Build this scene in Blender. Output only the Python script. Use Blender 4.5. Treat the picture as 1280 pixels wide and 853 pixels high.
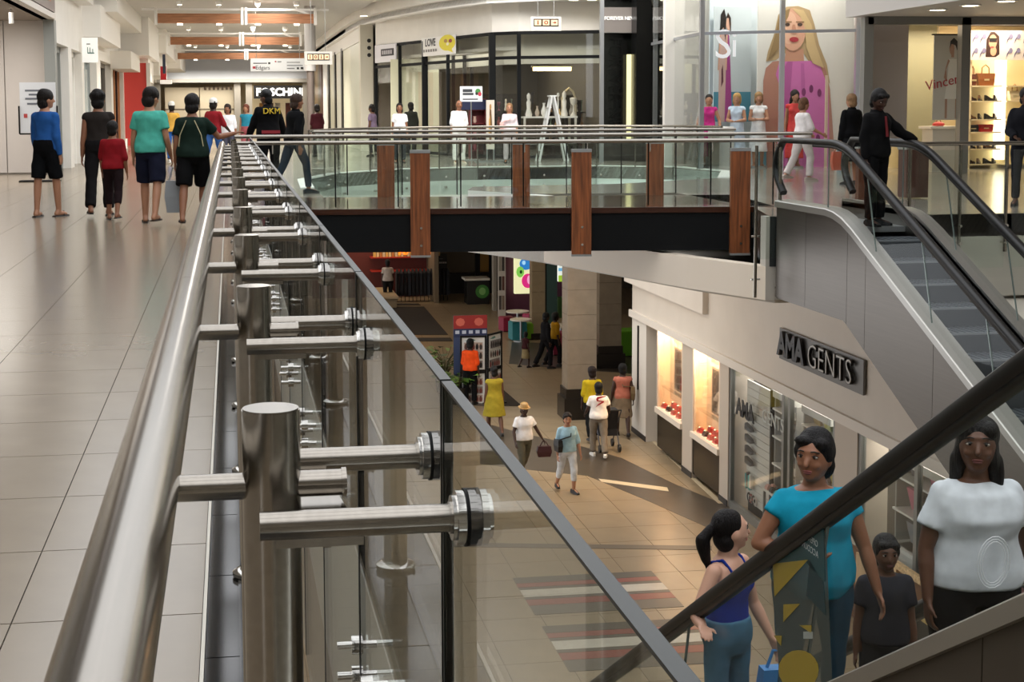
import bpy, bmesh, math, random
import numpy as np
from mathutils import Vector, Matrix, noise
random.seed(7)
for o in list(bpy.data.objects): bpy.data.objects.remove(o, do_unlink=True)
SC = bpy.context.scene
COL = SC.collection
PI = math.pi

# ------------------------------------------------------------------ camera
F, PPX, PPY, VPX, VPY, ROLL, EYE = 1850.0, 560.0, 300.0, 287.0, 140.0, 0.006, 1.4
cy_ = Vector((VPX - PPX, VPY - PPY, F)).normalized()
cu_ = Vector((-ROLL, -1.0, 0.0)); cu_.z = -(cu_.x * cy_.x + cu_.y * cy_.y) / cy_.z; cu_.normalize()
cx_ = cy_.cross(cu_).normalized()
def world_dir(a, b, c):                       # image right, image down, forward -> world
    v = Vector((a, b, c)); return Vector((cx_.dot(v), cy_.dot(v), cu_.dot(v)))
cam = bpy.data.cameras.new('camera'); cam_o = bpy.data.objects.new('camera', cam); COL.objects.link(cam_o)
rt, up, fw = world_dir(1, 0, 0), world_dir(0, -1, 0), world_dir(0, 0, 1)
m = Matrix((( rt.x, up.x, -fw.x, 0), (rt.y, up.y, -fw.y, 0), (rt.z, up.z, -fw.z, EYE), (0, 0, 0, 1)))
cam_o.matrix_world = m
cam.sensor_width = 36.0; cam.lens = F * 36.0 / 1280.0
cam.shift_x = (640 - PPX) / 1280.0; cam.shift_y = -(426.5 - PPY) / 1280.0
cam.clip_start = 0.05; cam.clip_end = 400
SC.camera = cam_o
def at(u, v, y):                              # the point of the place seen at (u, v), y metres ahead
    r = world_dir(u - PPX, v - PPY, F); k = y / r.y
    return Vector((r.x * k, y, EYE + r.z * k))
def onz(u, v, z):
    r = world_dir(u - PPX, v - PPY, F); k = (z - EYE) / r.z
    return Vector((r.x * k, r.y * k, z))

# ------------------------------------------------------------------ world, lights, exposure
w = bpy.data.worlds.new('world'); SC.world = w; w.use_nodes = True
bg = w.node_tree.nodes['Background']; bg.inputs[0].default_value = (0.95, 0.965, 1.0, 1); bg.inputs[1].default_value = 1.5
vs = SC.view_settings
vs.view_transform = 'Standard'; vs.look = 'None'; vs.gamma = 1.0; vs.use_curve_mapping = False; vs.exposure = 0.66
def area(name, loc, size, power, col=(1, 1, 1), rot=(0, 0, 0), sy=None, spread=None):
    l = bpy.data.lights.new(name, 'AREA'); l.energy = power; l.color = col
    l.shape = 'RECTANGLE'; l.size = size; l.size_y = sy or size
    if spread: l.spread = spread
    o = bpy.data.objects.new(name, l); COL.objects.link(o); o.location = loc; o.rotation_euler = rot
    return o
WARM, NEUT = (1.0, .82, .6), (1.0, .95, .87)
area('love_shop_light', (8.5, 47, 3.1), 4, 110, NEUT, sy=6)
area('fashion_shop_light', (12.9, 33.15, 5.6), 3.6, 120, NEUT, rot=(math.radians(18), 0, 0), sy=.4)
area('bag_shop_light', (16.3, 31.4, 3.2), 3.0, 120, WARM, sy=1.6)
area('gents_shop_light', (10.6, 22.5, -3.5), 2.0, 200, (1, .96, .9), sy=9)
area('food_hall_light', (7, 46, -1.6), 8, 110, WARM, sy=14)
area('clothes_shop_light', (5.5, 58.6, -2.6), 4, 45, WARM, sy=1)
area('lower_mall_light', (6.2, 30, -1.35), 3, 80, WARM, sy=8)
area('added_gallery_fill', (6.5, 35.0, 6.45), 10, 480, NEUT, rot=(math.radians(55), 0, 0), sy=1.6)  # added fill light out of view, brightens the white gallery bulkhead
area('added_recess_fill', (-5.4, 31.5, 3.47), 2.2, 110, NEUT, sy=4)  # added fill under the recess ceiling, lifts the hoarding
area('added_end_wall_fill', (.3, 83.6, 3.3), 7, 90, (1, .92, .78), rot=(math.radians(25), 0, 0), sy=.5)  # added fill aimed at the cream panels of the end wall
area('added_corridor_fill', (1.2, 60, 4.85), 1.2, 800, NEUT, sy=40)  # added long fill below the corridor ceiling, whitens the shop rows
area('jewel_light', (9.46, 29.4, -3.44), .22, 110, (1, .74, .48), sy=4.2)

# ------------------------------------------------------------------ helpers
def lin(c): return tuple((x / 12.92 if x <= .04045 else ((x + .055) / 1.055) ** 2.4) for x in c)
def hexc(h): return tuple(int(h[i:i + 2], 16) / 255 for i in (0, 2, 4))
MATS = {}
def mat(h, rough=.55, metal=0.0, kind=None, scale=8.0, amt=.12, spec=.5, coat=0.0, bump=0.0, emit=0.0):
    key = (h, rough, metal, kind, scale, amt, spec, coat, bump, emit)
    if key in MATS: return MATS[key]
    c = lin(hexc(h)); m = bpy.data.materials.new('m_' + h + ('_' + kind if kind else ''))
    m.use_nodes = True; nt = m.node_tree; b = nt.nodes['Principled BSDF']
    b.inputs['Base Color'].default_value = (*c, 1); b.inputs['Roughness'].default_value = rough
    b.inputs['Metallic'].default_value = metal; b.inputs['Specular IOR Level'].default_value = spec
    if coat: b.inputs['Coat Weight'].default_value = coat; b.inputs['Coat Roughness'].default_value = .08
    if emit: b.inputs['Emission Color'].default_value = (*c, 1); b.inputs['Emission Strength'].default_value = emit
    if kind:
        tc = nt.nodes.new('ShaderNodeTexCoord'); mp = nt.nodes.new('ShaderNodeMapping'); nt.links.new(tc.outputs['Object'], mp.inputs[0])
        n = nt.nodes.new('ShaderNodeTexNoise'); n.inputs['Scale'].default_value = scale; n.inputs['Detail'].default_value = 5
        nt.links.new(mp.outputs[0], n.inputs['Vector'])
        if kind == 'wood': mp.inputs['Scale'].default_value = (6, 6, .35)
        if kind == 'brush': mp.inputs['Scale'].default_value = (30, .6, 30)
        if kind == 'woodx': mp.inputs['Scale'].default_value = (.35, 6, 6)
        if kind == 'woody': mp.inputs['Scale'].default_value = (6, .35, 6)
        r = nt.nodes.new('ShaderNodeValToRGB'); e = r.color_ramp.elements
        e[0].position = .3; e[1].position = .7
        e[0].color = (*[x * (1 - amt) for x in c], 1); e[1].color = (*[min(1, x * (1 + amt)) for x in c], 1)
        nt.links.new(n.outputs[0], r.inputs[0]); nt.links.new(r.outputs[0], b.inputs['Base Color'])
        if bump:
            bp = nt.nodes.new('ShaderNodeBump'); bp.inputs['Strength'].default_value = bump; bp.inputs['Distance'].default_value = .02
            nt.links.new(n.outputs[0], bp.inputs['Height']); nt.links.new(bp.outputs[0], b.inputs['Normal'])
    MATS[key] = m; return m
def glass(name, tint, ior=1.5, rough=0.0, gain=1.0):
    if name in MATS: return MATS[name]
    m = bpy.data.materials.new(name); m.use_nodes = True; nt = m.node_tree
    nt.nodes.remove(nt.nodes['Principled BSDF']); out = nt.nodes['Material Output']
    t = nt.nodes.new('ShaderNodeBsdfTransparent'); t.inputs[0].default_value = (*tint, 1)
    g = nt.nodes.new('ShaderNodeBsdfGlossy'); g.inputs['Roughness'].default_value = rough
    ge = nt.nodes.new('ShaderNodeNewGeometry'); dp = nt.nodes.new('ShaderNodeVectorMath'); dp.operation = 'DOT_PRODUCT'
    nt.links.new(ge.outputs['Normal'], dp.inputs[0]); nt.links.new(ge.outputs['Incoming'], dp.inputs[1])
    def mth(op, a, b=None):
        q = nt.nodes.new('ShaderNodeMath'); q.operation = op; q.use_clamp = op == 'MULTIPLY_ADD'
        for i, x in enumerate((a, b) if b is not None else (a,)):
            if isinstance(x, (int, float)): q.inputs[i].default_value = x
            else: nt.links.new(x, q.inputs[i])
        return q
    ab = mth('ABSOLUTE', dp.outputs['Value']); om = mth('SUBTRACT', 1.0, ab.outputs[0]); pw = mth('POWER', om.outputs[0], 5.0)
    f0 = ((ior - 1) / (ior + 1)) ** 2
    mu = mth('MULTIPLY_ADD', pw.outputs[0], (1 - f0) * gain); mu.inputs[2].default_value = f0 * gain
    mx = nt.nodes.new('ShaderNodeMixShader'); nt.links.new(mu.outputs[0], mx.inputs[0])
    nt.links.new(t.outputs[0], mx.inputs[1]); nt.links.new(g.outputs[0], mx.inputs[2]); nt.links.new(mx.outputs[0], out.inputs[0])
    MATS[name] = m; return m

STEEL = mat('958f86', .2, 1.0, 'brush', 3.0, .08)
STEELP = mat('c9c6c0', .12, 1.0)
STEELD = mat('6f6c68', .32, 1.0)
ALU = mat('a9acac', .38, .8)
BLACK = mat('060607', .5, spec=.3); BLACKG = mat('0a0a0b', .12, spec=.6); RUBBER = mat('040404', .6, spec=.2)
WHITE = mat('ece9e3', .55, 0, 'n', 2.0, .03); WHITEC = mat('e6e3dd', .6)
GLASS = glass('glass_clear', (.93, .955, .94), 1.5, gain=.8)
GLASSG = glass('glass_green', (.955, .985, .97), 1.5)
GLASSW = glass('glass_shop', (.965, .975, .97), 1.45)
GEDGE = mat('050908', .3, spec=.25)

class B:
    def __init__(s): s.v = []; s.f = []; s.mi = []; s.cur = 0
    def add(s, vs, fs):
        o = len(s.v); s.v += [tuple(p) for p in vs]
        for f in fs: s.f.append(tuple(i + o for i in f)); s.mi.append(s.cur)
        return s
    def box(s, x0, x1, y0, y1, z0, z1):
        return s.add([(x0, y0, z0), (x1, y0, z0), (x1, y1, z0), (x0, y1, z0), (x0, y0, z1), (x1, y0, z1), (x1, y1, z1), (x0, y1, z1)],
                     [(0, 3, 2, 1), (4, 5, 6, 7), (0, 1, 5, 4), (1, 2, 6, 5), (2, 3, 7, 6), (3, 0, 4, 7)])
    def obox(s, c, ax, ay, az, hx, hy, hz):
        c, ax, ay, az = Vector(c), Vector(ax).normalized(), Vector(ay).normalized(), Vector(az).normalized()
        P = [c + ax * hx * i + ay * hy * j + az * hz * k for k in (-1, 1) for (i, j) in ((-1, -1), (1, -1), (1, 1), (-1, 1))]
        return s.add(P, [(0, 3, 2, 1), (4, 5, 6, 7), (0, 1, 5, 4), (1, 2, 6, 5), (2, 3, 7, 6), (3, 0, 4, 7)])
    def bar(s, p, q, wx, wz):                 # straight rectangular bar p -> q
        p, q = Vector(p), Vector(q); d = (q - p); L = d.length; d.normalize()
        u = Vector((0, 0, 1)) if abs(d.z) < .95 else Vector((0, 1, 0))
        sx = d.cross(u).normalized(); sz = sx.cross(d)
        return s.obox((p + q) / 2, sx, d, sz, wx / 2, L / 2, wz / 2)
    def prism(s, poly, z0, z1):               # plan polygon between two heights
        n = len(poly); V = [(x, y, z0) for x, y in poly] + [(x, y, z1) for x, y in poly]
        return s.add(V, [tuple(range(n - 1, -1, -1)), tuple(range(n, 2 * n))] + [(i, (i + 1) % n, n + (i + 1) % n, n + i) for i in range(n)])
    def prismx(s, poly, x0, x1):              # (y, z) profile extruded along x
        n = len(poly); V = [(x0, y, z) for y, z in poly] + [(x1, y, z) for y, z in poly]
        return s.add(V, [tuple(range(n)), tuple(range(2 * n - 1, n - 1, -1))] + [(i, n + i, n + (i + 1) % n, (i + 1) % n) for i in range(n)])
    def prismy(s, poly, y0, y1):              # (x, z) profile extruded along y
        n = len(poly); V = [(x, y0, z) for x, z in poly] + [(x, y1, z) for x, z in poly]
        return s.add(V, [tuple(range(n)), tuple(range(2 * n - 1, n - 1, -1))] + [(i, (i + 1) % n, n + (i + 1) % n, n + i) for i in range(n)])
    def loft(s, rings, cap=True):
        n = len(rings[0]); V = [p for r in rings for p in r]; Fs = []
        for k in range(len(rings) - 1):
            for i in range(n): Fs.append((k * n + i, k * n + (i + 1) % n, (k + 1) * n + (i + 1) % n, (k + 1) * n + i))
        if cap: Fs.append(tuple(range(n - 1, -1, -1))); Fs.append(tuple(range(len(V) - n, len(V))))
        return s.add(V, Fs)
    def cyl(s, p, q, r0, r1=None, n=16):
        r1 = r0 if r1 is None else r1
        p, q = Vector(p), Vector(q); d = (q - p).normalized(); u = d.orthogonal().normalized(); t = d.cross(u)
        R = lambda c, r: [c + (u * math.cos(2 * PI * i / n) + t * math.sin(2 * PI * i / n)) * r for i in range(n)]
        return s.loft([R(p, r0), R(q, r1)])
    def tube(s, pts, r, n=12):
        pts = [Vector(p) for p in pts]; rings = []; u = None
        for i, p in enumerate(pts):
            d = (pts[min(i + 1, len(pts) - 1)] - pts[max(i - 1, 0)]).normalized()
            u = d.orthogonal().normalized() if u is None else (u - d * u.dot(d)).normalized()
            t = d.cross(u); rr = r[i] if isinstance(r, (list, tuple)) else r
            rings.append([p + (u * math.cos(2 * PI * k / n) + t * math.sin(2 * PI * k / n)) * rr for k in range(n)])
        return s.loft(rings)
    def band(s, pts, hw, hh, side=None):      # flat section swept along a path lying in a vertical plane
        pts = [Vector(p) for p in pts]; rings = []
        for i, p in enumerate(pts):
            d = (pts[min(i + 1, len(pts) - 1)] - pts[max(i - 1, 0)]).normalized()
            sx = Vector(side or (1, 0, 0)); nz = sx.cross(d).normalized()
            rings.append([p + sx * hw * a + nz * hh * b for a, b in ((-1, -.6), (-.6, -1), (.6, -1), (1, -.6), (1, .6), (.6, 1), (-.6, 1), (-1, .6))])
        return s.loft(rings)
    def cap(s, p, q, r0, r1, n=10):           # tapered capsule
        p, q = Vector(p), Vector(q); d = (q - p)
        d = d.normalized() if d.length > 1e-6 else Vector((0, 0, 1)); u = d.orthogonal().normalized(); t = d.cross(u); rings = []
        for k in range(4):
            a = PI / 2 * (1 - (k + .15) / 3.15); rings.append((p - d * r0 * math.sin(a), r0 * math.cos(a)))
        for k in range(4):
            a = PI / 2 * (k / 3.15); rings.append((q + d * r1 * math.sin(a), r1 * math.cos(a)))
        return s.loft([[c + (u * math.cos(2 * PI * i / n) + t * math.sin(2 * PI * i / n)) * max(r, 1e-4) for i in range(n)] for c, r in rings])
    def ell(s, c, rx, ry, rz, M=None, n=14, k=9):
        c = Vector(c); rings = []
        for j in range(k):
            a = -PI / 2 + PI * (j + .12) / (k - 1 + .24); rings.append([])
            for i in range(n):
                p = Vector((rx * math.cos(a) * math.cos(2 * PI * i / n), ry * math.cos(a) * math.sin(2 * PI * i / n), rz * math.sin(a)))
                rings[-1].append(c + (M @ p if M else p))
        return s.loft(rings)
    def lathe(s, c, prof, n=14):
        c = Vector(c); return s.loft([[c + Vector((r * math.cos(2 * PI * i / n), r * math.sin(2 * PI * i / n), z)) for i in range(n)] for r, z in prof])
    def mesh(s, name, off=(0, 0, 0), smooth=None):
        me = bpy.data.meshes.new(name); ox, oy, oz = off
        me.from_pydata([(x - ox, y - oy, z - oz) for x, y, z in s.v], [], s.f)
        if any(s.mi): me.polygons.foreach_set('material_index', s.mi)
        if smooth:
            me.polygons.foreach_set('use_smooth', [True] * len(me.polygons)); me.set_sharp_from_angle(angle=math.radians(smooth))
        me.update(); return me
    def build(s, name, m, parent=None, smooth=None, local=False):
        off = (0, 0, 0) if (parent is None or local) else WL.get(parent, (0, 0, 0))
        me = s.mesh(name, off, smooth)
        for q in (m if isinstance(m, (list, tuple)) else [m]): me.materials.append(q)
        return link(name, me, parent)
WL = {}
def link(name, me, parent=None):
    o = bpy.data.objects.new(name, me); COL.objects.link(o)
    if parent is not None:
        o.parent = parent; WL[o] = WL.get(parent, (0, 0, 0))
    return o
def thing(name, label, cat, loc=(0, 0, 0), rz=0.0, group=None):
    o = bpy.data.objects.new(name, None); COL.objects.link(o); o.location = loc; o.rotation_euler = (0, 0, rz)
    o.empty_display_size = .1; WL[o] = tuple(loc); tag(o, label, cat, group); return o
def tag(o, label, cat, group=None):
    o['label'] = label; o['category'] = cat
    if group: o['group'] = group
    return o
def struct(o, label=None, cat=None):
    o['kind'] = 'structure'
    if label: o['label'] = label
    if cat: o['category'] = cat
    return o
def base(name, label, cat, loc):              # structure that parents its pieces
    o = thing(name, label, cat, loc); o['kind'] = 'structure'; return o
def dup(root, loc=None, rz=None, label=None, parent=None):
    r = root.copy(); COL.objects.link(r)
    if parent is not None: r.parent = parent
    if loc is not None: r.location = loc
    if rz is not None: r.rotation_euler = (0, 0, rz)
    if label: r['label'] = label
    for ch in [c for c in root.children]:
        c = ch.copy(); COL.objects.link(c); c.parent = r
        for g in [x for x in ch.children]:
            d = g.copy(); COL.objects.link(d); d.parent = c
    return r
def piece(name, me, parent, loc):             # shared-mesh piece under a parent whose own location is known
    o = bpy.data.objects.new(name, me); COL.objects.link(o); o.parent = parent
    L = WL.get(parent, (0, 0, 0)); o.location = (loc[0] - L[0], loc[1] - L[1], loc[2] - L[2]); return o
TMP = bpy.data.scenes.new('tmp')
def lettering(txt, size, m, parent, origin, du, dv, depth=.012, name='lettering', bold=0.0, spacing=1.0, align='CENTER'):
    cu = bpy.data.curves.new('t', 'FONT'); cu.body = txt; cu.size = size; cu.extrude = depth / 2; cu.align_x = align; cu.align_y = 'CENTER'
    cu.offset = bold; cu.space_character = spacing; cu.resolution_u = 3
    o = bpy.data.objects.new('t', cu); TMP.collection.objects.link(o)
    vl = TMP.view_layers[0]; vl.update(); me = bpy.data.meshes.new_from_object(o.evaluated_get(vl.depsgraph))
    bpy.data.objects.remove(o); bpy.data.curves.remove(cu)
    du, dv = Vector(du).normalized(), Vector(dv).normalized(); n = du.cross(dv); L = Vector(WL.get(parent, (0, 0, 0))); O = Vector(origin) - L
    for v in me.vertices: v.co = O + du * v.co.x + dv * v.co.y + n * v.co.z
    me.name = name; me.materials.clear(); me.materials.append(m); return link(name, me, parent)
class Print:                                  # flat print: coloured shapes on a sheet, u to the right, v up
    def __init__(s, o, du, dv): s.o = Vector(o); s.du = Vector(du); s.dv = Vector(dv); s.n = s.du.cross(s.dv).normalized(); s.b = B(); s.ms = []; s.k = 0
    def poly(s, pts, h, rough=.5, emit=0.0):
        s.k += 1; q = mat(h, rough, emit=emit)
        if q not in s.ms: s.ms.append(q)
        s.b.cur = s.ms.index(q); e = s.n * (.0015 * s.k)
        s.b.add([s.o + s.du * u + s.dv * v + e for u, v in pts], [tuple(range(len(pts)))]); return s
    def rect(s, u0, u1, v0, v1, h, **k): return s.poly([(u0, v0), (u1, v0), (u1, v1), (u0, v1)], h, **k)
    def oval(s, u, v, ru, rv, h, n=20, a0=0, a1=2 * PI, **k):
        return s.poly([(u + ru * math.cos(a0 + (a1 - a0) * i / n), v + rv * math.sin(a0 + (a1 - a0) * i / n)) for i in range(n)], h, **k)
    def build(s, parent, name='print'): return s.b.build(name, s.ms, parent)
# ================================================================== structure
LO = -6.2
TILEM = mat('8b7e6c', .2, 0, 'n', 3.0, .06, spec=.5)
TILEL = mat('978469', .3, 0, 'n', 2.0, .07, spec=.5)
GROUT = mat('4a443c', .8)
DARKT = mat('4d453c', .3, 0, 'n', 3.0, .1)
# ---- upper walkway floor: tiles near the camera as pieces, the far field joined
fl = base('floor', 'pale beige large square tiles of the upper walkway', 'floor', (0, 0, 0))
B().box(-8, -.1, -6, 90, -.35, -.012).build('slab', GROUT, fl)
TS, G = .68, .004
tile_me = B().box(0, TS - G, 0, TS - G, -.012, 0).mesh('tile'); tile_me.materials.append(TILEM)
cut_me = B().box(0, .521 - G, 0, TS - G, -.012, 0).mesh('tile_cut'); cut_me.materials.append(TILEM)
far = B(); cnt = 0
for r in range(-12, 127):
    y = 4.10 + .682 * r
    if y > 88: break
    for c in range(12):
        x0 = -.1 - .521 if c == 0 else -.621 - TS * c
        xr = x0 + (.521 if c == 0 else TS)
        if y < 23.5 and xr > -.155 * y - .75 and cnt < 298:
            piece('tile', cut_me if c == 0 else tile_me, fl, (x0 + .002, y + .002, 0)); cnt += 1
        else: far.box(x0 + .002, xr - .002, y + .002, y + .682 - .002, -.012, 0)
o = far.build('tile_field', TILEM, fl); o['kind'] = 'stuff'
# ---- black granite edge strip under the railing
tr = base('trim_1', 'polished black granite edging strip at the foot of the long railing', 'edging', (0, 0, 0))
gm = mat('070605', .1, spec=.3); g_me = B().box(0, .225, 0, TS - G, -.03, .002).mesh('granite_tile'); g_me.materials.append(gm)
for r in range(-6, 26): piece('granite_tile', g_me, tr, (-.088, 4.43 + .682 * r, 0))
B().box(-.1, -.09, -6, 22, -.03, .003).build('edge_bead', mat('cfc8bb', .4), tr)
B().box(.0, .03, -6, 22, .0022, .006).build('drain_slot', BLACKG, tr)
# walkway slab edge and wall below it
struct(B().box(-.1, .14, -6, 20.8, -.95, -.03).build('trim_2', mat('cfc9bd', .5)), 'pale slab edge below the long glass railing', 'slab edge')
struct(B().box(-.3, -.1, -6, 20, LO, -.95).build('wall_lower_left', mat('b5ab9b', .6)), 'plain wall under the walkway on the lower level', 'wall')

# ---- lower mall floor
lf = base('floor_lower', 'warm beige tiles of the lower mall floor', 'floor', (0, 0, LO))
B().box(-8, 24, -6, 75, LO - .3, LO - .012).build('slab', mat('6f6250', .8), lf)
TL = .9
lt = B().box(0, TL - .008, 0, TL - .008, -.012, 0).mesh('tile'); lt.materials.append(TILEL)
rest = B(); n = 0; cells = []
for i in range(-3, 24):
    for j in range(-4, 84):
        x, y = i * TL, j * TL - .35
        u = 287 + x * 1850 / max(y, .1)
        vis = 18 < y < 46 and 330 < u < 960
        cells.append((0 if vis else 1, y, x))
cells.sort()
for k, y, x in cells:
    if k == 0 and n < 298: piece('tile', lt, lf, (x, y, LO)); n += 1
    else: rest.box(x, x + TL - .008, y, y + TL - .008, LO - .012, LO)
o = rest.build('tile_field', TILEL, lf); o['kind'] = 'stuff'
def inlay(px, m, name, z=LO, h=.004):
    pts = [onz(u, v, z) for u, v in px]
    return B().prism([(p.x, p.y) for p in pts][::-1], z, z + h).build(name, m, lf)
inlay([(600, 528), (653, 542), (722, 557), (777, 573), (840, 604), (912, 634), (912, 672), (840, 640), (811, 627), (734, 595), (664, 588), (600, 580)], DARKT, 'dark_tile_band')
inlay([(640, 428), (800, 432), (830, 470), (700, 461), (636, 455)], mat('3d3731', .35, 0, 'n', 3, .1), 'dark_tile_field')
inlay([(560, 480), (650, 508), (600, 508), (560, 500)], DARKT, 'dark_tile_corner', h=.005)
inlay([(748, 599), (752, 603), (836, 615), (834, 610)], mat('c9b899', .4), 'painted_sun_streak', h=.008)  # streak of sunlight painted on the floor as a pale inlay
inlay([(808, 546), (812, 546), (905, 630), (898, 630)], mat('c9b899', .4), 'painted_sun_streak', h=.009)  # second sunlight streak, also put in as pale colour
inlay([(560, 679), (560, 684), (890, 688), (890, 683)], mat('5c5145', .4), 'dark_tile_line', h=.006)
# striped inlaid tiles below the escalator
STR = [('4a4540', .24), ('8d3a35', .16), ('4f4944', .10), ('d3cbbb', .28), ('4f4944', .10), ('8d3a35', .22), ('55504a', .34)]
for y0 in (23.15, 20.85):
    y = y0
    for h, wd in STR:
        B().box(4.42, 6.75, y - wd * 1.25, y - .006, LO, LO + .005).build('stripe_tile', mat(h, .35, 0, 'n', 4, .08), lf); y -= wd * 1.25
# entrance mats
for nm, q, lab in (('floor_mat', [(488, 384), (530, 384), (560, 419), (507, 419)], 'long dark brown entrance mat leading to the clothes shop'),
                   ('floor_mat', [(484, 380), (523, 380), (526, 382), (486, 382)], 'narrow dark strip mat in front of the clothes shop'),
                   ('floor_mat', [(520, 423), (563, 423), (566, 427), (523, 427)], 'narrow dark strip mat nearer the photo display'),
                   ('floor_mat', [(598, 480), (622, 482), (652, 508), (604, 508)], 'dark mat under the photo display stand')):
    pts = [onz(u, v, LO) for u, v in q]
    tag(B().prism([(p.x, p.y) for p in pts][::-1], LO + .006, LO + .02).build(nm, mat('2e251b', .9, 0, 'n', 30, .2)), lab, 'mat')

# ---- gallery slabs beyond and right of the bridge
edge = [(1.5, 27.0), (1.6, 30.5), (2.4, 33.2), (4.0, 35.2), (6.0, 35.9), (9.0, 35.9), (10.6, 34.6), (10.9, 32), (9.8, 29.0), (7.2, 27.2), (4.4, 26.9), (4.14, 25.8), (5.08, 23.8), (5.81, 21.5), (6.3, 19.9), (6.7, 18.9), (6.9, 18.45)]
GFL = mat('8d877d', .16, 0, 'n', 2, .08)
gal = base('floor_gallery', 'glossy grey gallery floor beyond the bridge', 'floor', (0, 0, 0))
poly = edge[:12] + [(4.9, 24.35), (7.4, 24.05), (7.4, 20.3), (6.95, 18.45), (8.3, 18.45), (8.3, 18.3), (24, 18.3), (24, 90), (-.1, 90), (-.1, 21.0), (.9, 21.0), (.9, 24.3), (1.5, 24.3)]
B().prism(poly[::-1], -.3, 0).build('slab', GFL, gal)
def fascia(pts, z0, z1, th, m, name, parent):
    b = B()
    for (a, c) in zip(pts, pts[1:]):
        p, q = Vector((*a, 0)), Vector((*c, 0)); d = (q - p).normalized(); nn = Vector((-d.y, d.x, 0)) * th
        b.add([(p.x, p.y, z0), (q.x, q.y, z0), (q.x, q.y, z1), (p.x, p.y, z1), (p.x + nn.x, p.y + nn.y, z0), (q.x + nn.x, q.y + nn.y, z0), (q.x + nn.x, q.y + nn.y, z1), (p.x + nn.x, p.y + nn.y, z1)],
              [(0, 1, 2, 3), (7, 6, 5, 4), (0, 4, 5, 1), (3, 2, 6, 7), (0, 3, 7, 4), (1, 5, 6, 2)])
    return b.build(name, m, parent)
fascia(edge[:9], -.75, -.02, .15, mat('f0f6ee', .35), 'slab_fascia', gal)
fascia(edge[:9], .0, .02, .25, mat('f1f0ea', .4), 'edge_nosing', gal)
fascia(edge[8:13], -1.1, -.005, .2, WHITE, 'slab_fascia', gal)
fascia(edge[11:], -1.1, -.66, .2, mat('e2d3bf', .5), 'slab_fascia', gal)
fascia([(7.4, 20.3), (6.95, 18.45)], -.66, -.005, .15, mat('1d2224', .3), 'slab_fascia', gal)
fascia([(6.9, 18.45), (8.3, 18.45), (8.3, 18.3), (24, 18.3)], -1.1, -.005, .2, mat('b9b3a8', .5), 'slab_fascia', gal)
# soffit over the lower mall
B().prism([(4.3, 26.4), (5.2, 24.0), (5.95, 21.6), (6.45, 19.9), (7.05, 18.5), (24, 18.4), (24, 75), (-.3, 75), (-.3, 36.4), (9.0, 36.4), (11.4, 34.8), (11.4, 32), (10.1, 28.6), (7.2, 27.0)][::-1], -1.15, -1.0).build('soffit', mat('cfc6b8', .6), gal)

# ---- outer shell: walls, roof with an open skylight over the void
struct(B().box(-8.3, -8, -6, 90, -.3, 7).build('wall_left', WHITEC), 'plain pale wall behind the left shops', 'wall')
struct(B().box(24, 24.3, -8, 90, LO, 7).build('wall_right', WHITEC), 'plain pale wall behind the right shops', 'wall')
struct(B().box(-8.3, 24.3, 90, 90.3, LO, 7).build('wall_far', WHITEC), 'plain pale wall closing the corridor', 'wall')
struct(B().box(-8.3, 24.3, -8.3, -8, LO, 7).build('wall_back', mat('a79f92', .7)), 'plain wall behind the viewer', 'wall')
roof = base('ceiling', 'white flat ceiling with a skylight opening over the void', 'ceiling', (0, 0, 6.6))
RM = mat('d9d9d7', .7)
SX0, SX1, SY0, SY1 = -3.4, 9.6, -5, 38.9
B().box(-8.3, SX0, -8.3, 90, 6.6, 6.9).build('slab', RM, roof); B().box(SX1, 24.3, -8.3, 90, 6.6, 6.9).build('slab', RM, roof)
B().box(SX0, SX1, SY1, 90, 6.6, 6.9).build('slab', RM, roof); B().box(SX0, SX1, -8.3, SY0, 6.6, 6.9).build('slab', RM, roof)
for k in range(12): B().box(SX0, SX1, SY0 + 1.5 + k * 3.75, SY0 + 1.72 + k * 3.75, 6.3, 6.75).build('skylight_bar', mat('c9c9c6', .5), roof)
# ================================================================== the long railing on the left
rl = thing('glass_railing', 'long stainless steel railing with glass panels along the left walkway', 'railing', (0, 0, 0))
PX_, GX, S = .043, .266, 1.3
RXX, RZ = -.110, .952
for k in range(8):                             # handrail in lengths, fine seams between
    y0, y1 = -2.1 + k * 2.9, -2.1 + (k + 1) * 2.9 - .003
    B().cyl((RXX, y0, RZ), (RXX, min(y1, 21.0), RZ), .0415, n=40).build('handrail', STEEL, rl, 40)
pb = B().cyl((0, 0, .02), (0, 0, 1.035), .036, n=32)
pb.cyl((0, 0, 1.035), (0, 0, 1.037), .0345, n=32)
post_me = pb.mesh('post', smooth=40); post_me.materials.append(STEEL)
post_me2 = post_me
fl_me = B().lathe((0, 0, 0), [(.055, .002), (.06, .008), (.06, .018), (.052, .024), (.037, .026)], 28).mesh('base_flange', smooth=35); fl_me.materials.append(STEELP)
br_me = B().cyl((RXX - PX_, 0, .94), (.088, 0, .94), .0165, n=20).cyl((.086, 0, .94), (.092, 0, .94), .0185, n=20).mesh('bracket', smooth=40); br_me.materials.append(STEEL)
pl_me = B().add([(.0, -.155, .905), (.02, -.155, .905), (.10, -.155, .905), (.085, .02, .905), (.075, .16, .905), (.0, .16, .905)] + [(.0, -.155, .917), (.02, -.155, .917), (.10, -.155, .917), (.085, .02, .917), (.075, .16, .917), (.0, .16, .917)],
              [(5, 4, 3, 2, 1, 0), (6, 7, 8, 9, 10, 11)] + [(i, (i + 1) % 6, 6 + (i + 1) % 6, 6 + i) for i in range(6)]).mesh('bracket_plate'); pl_me.materials.append(STEEL)
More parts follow.
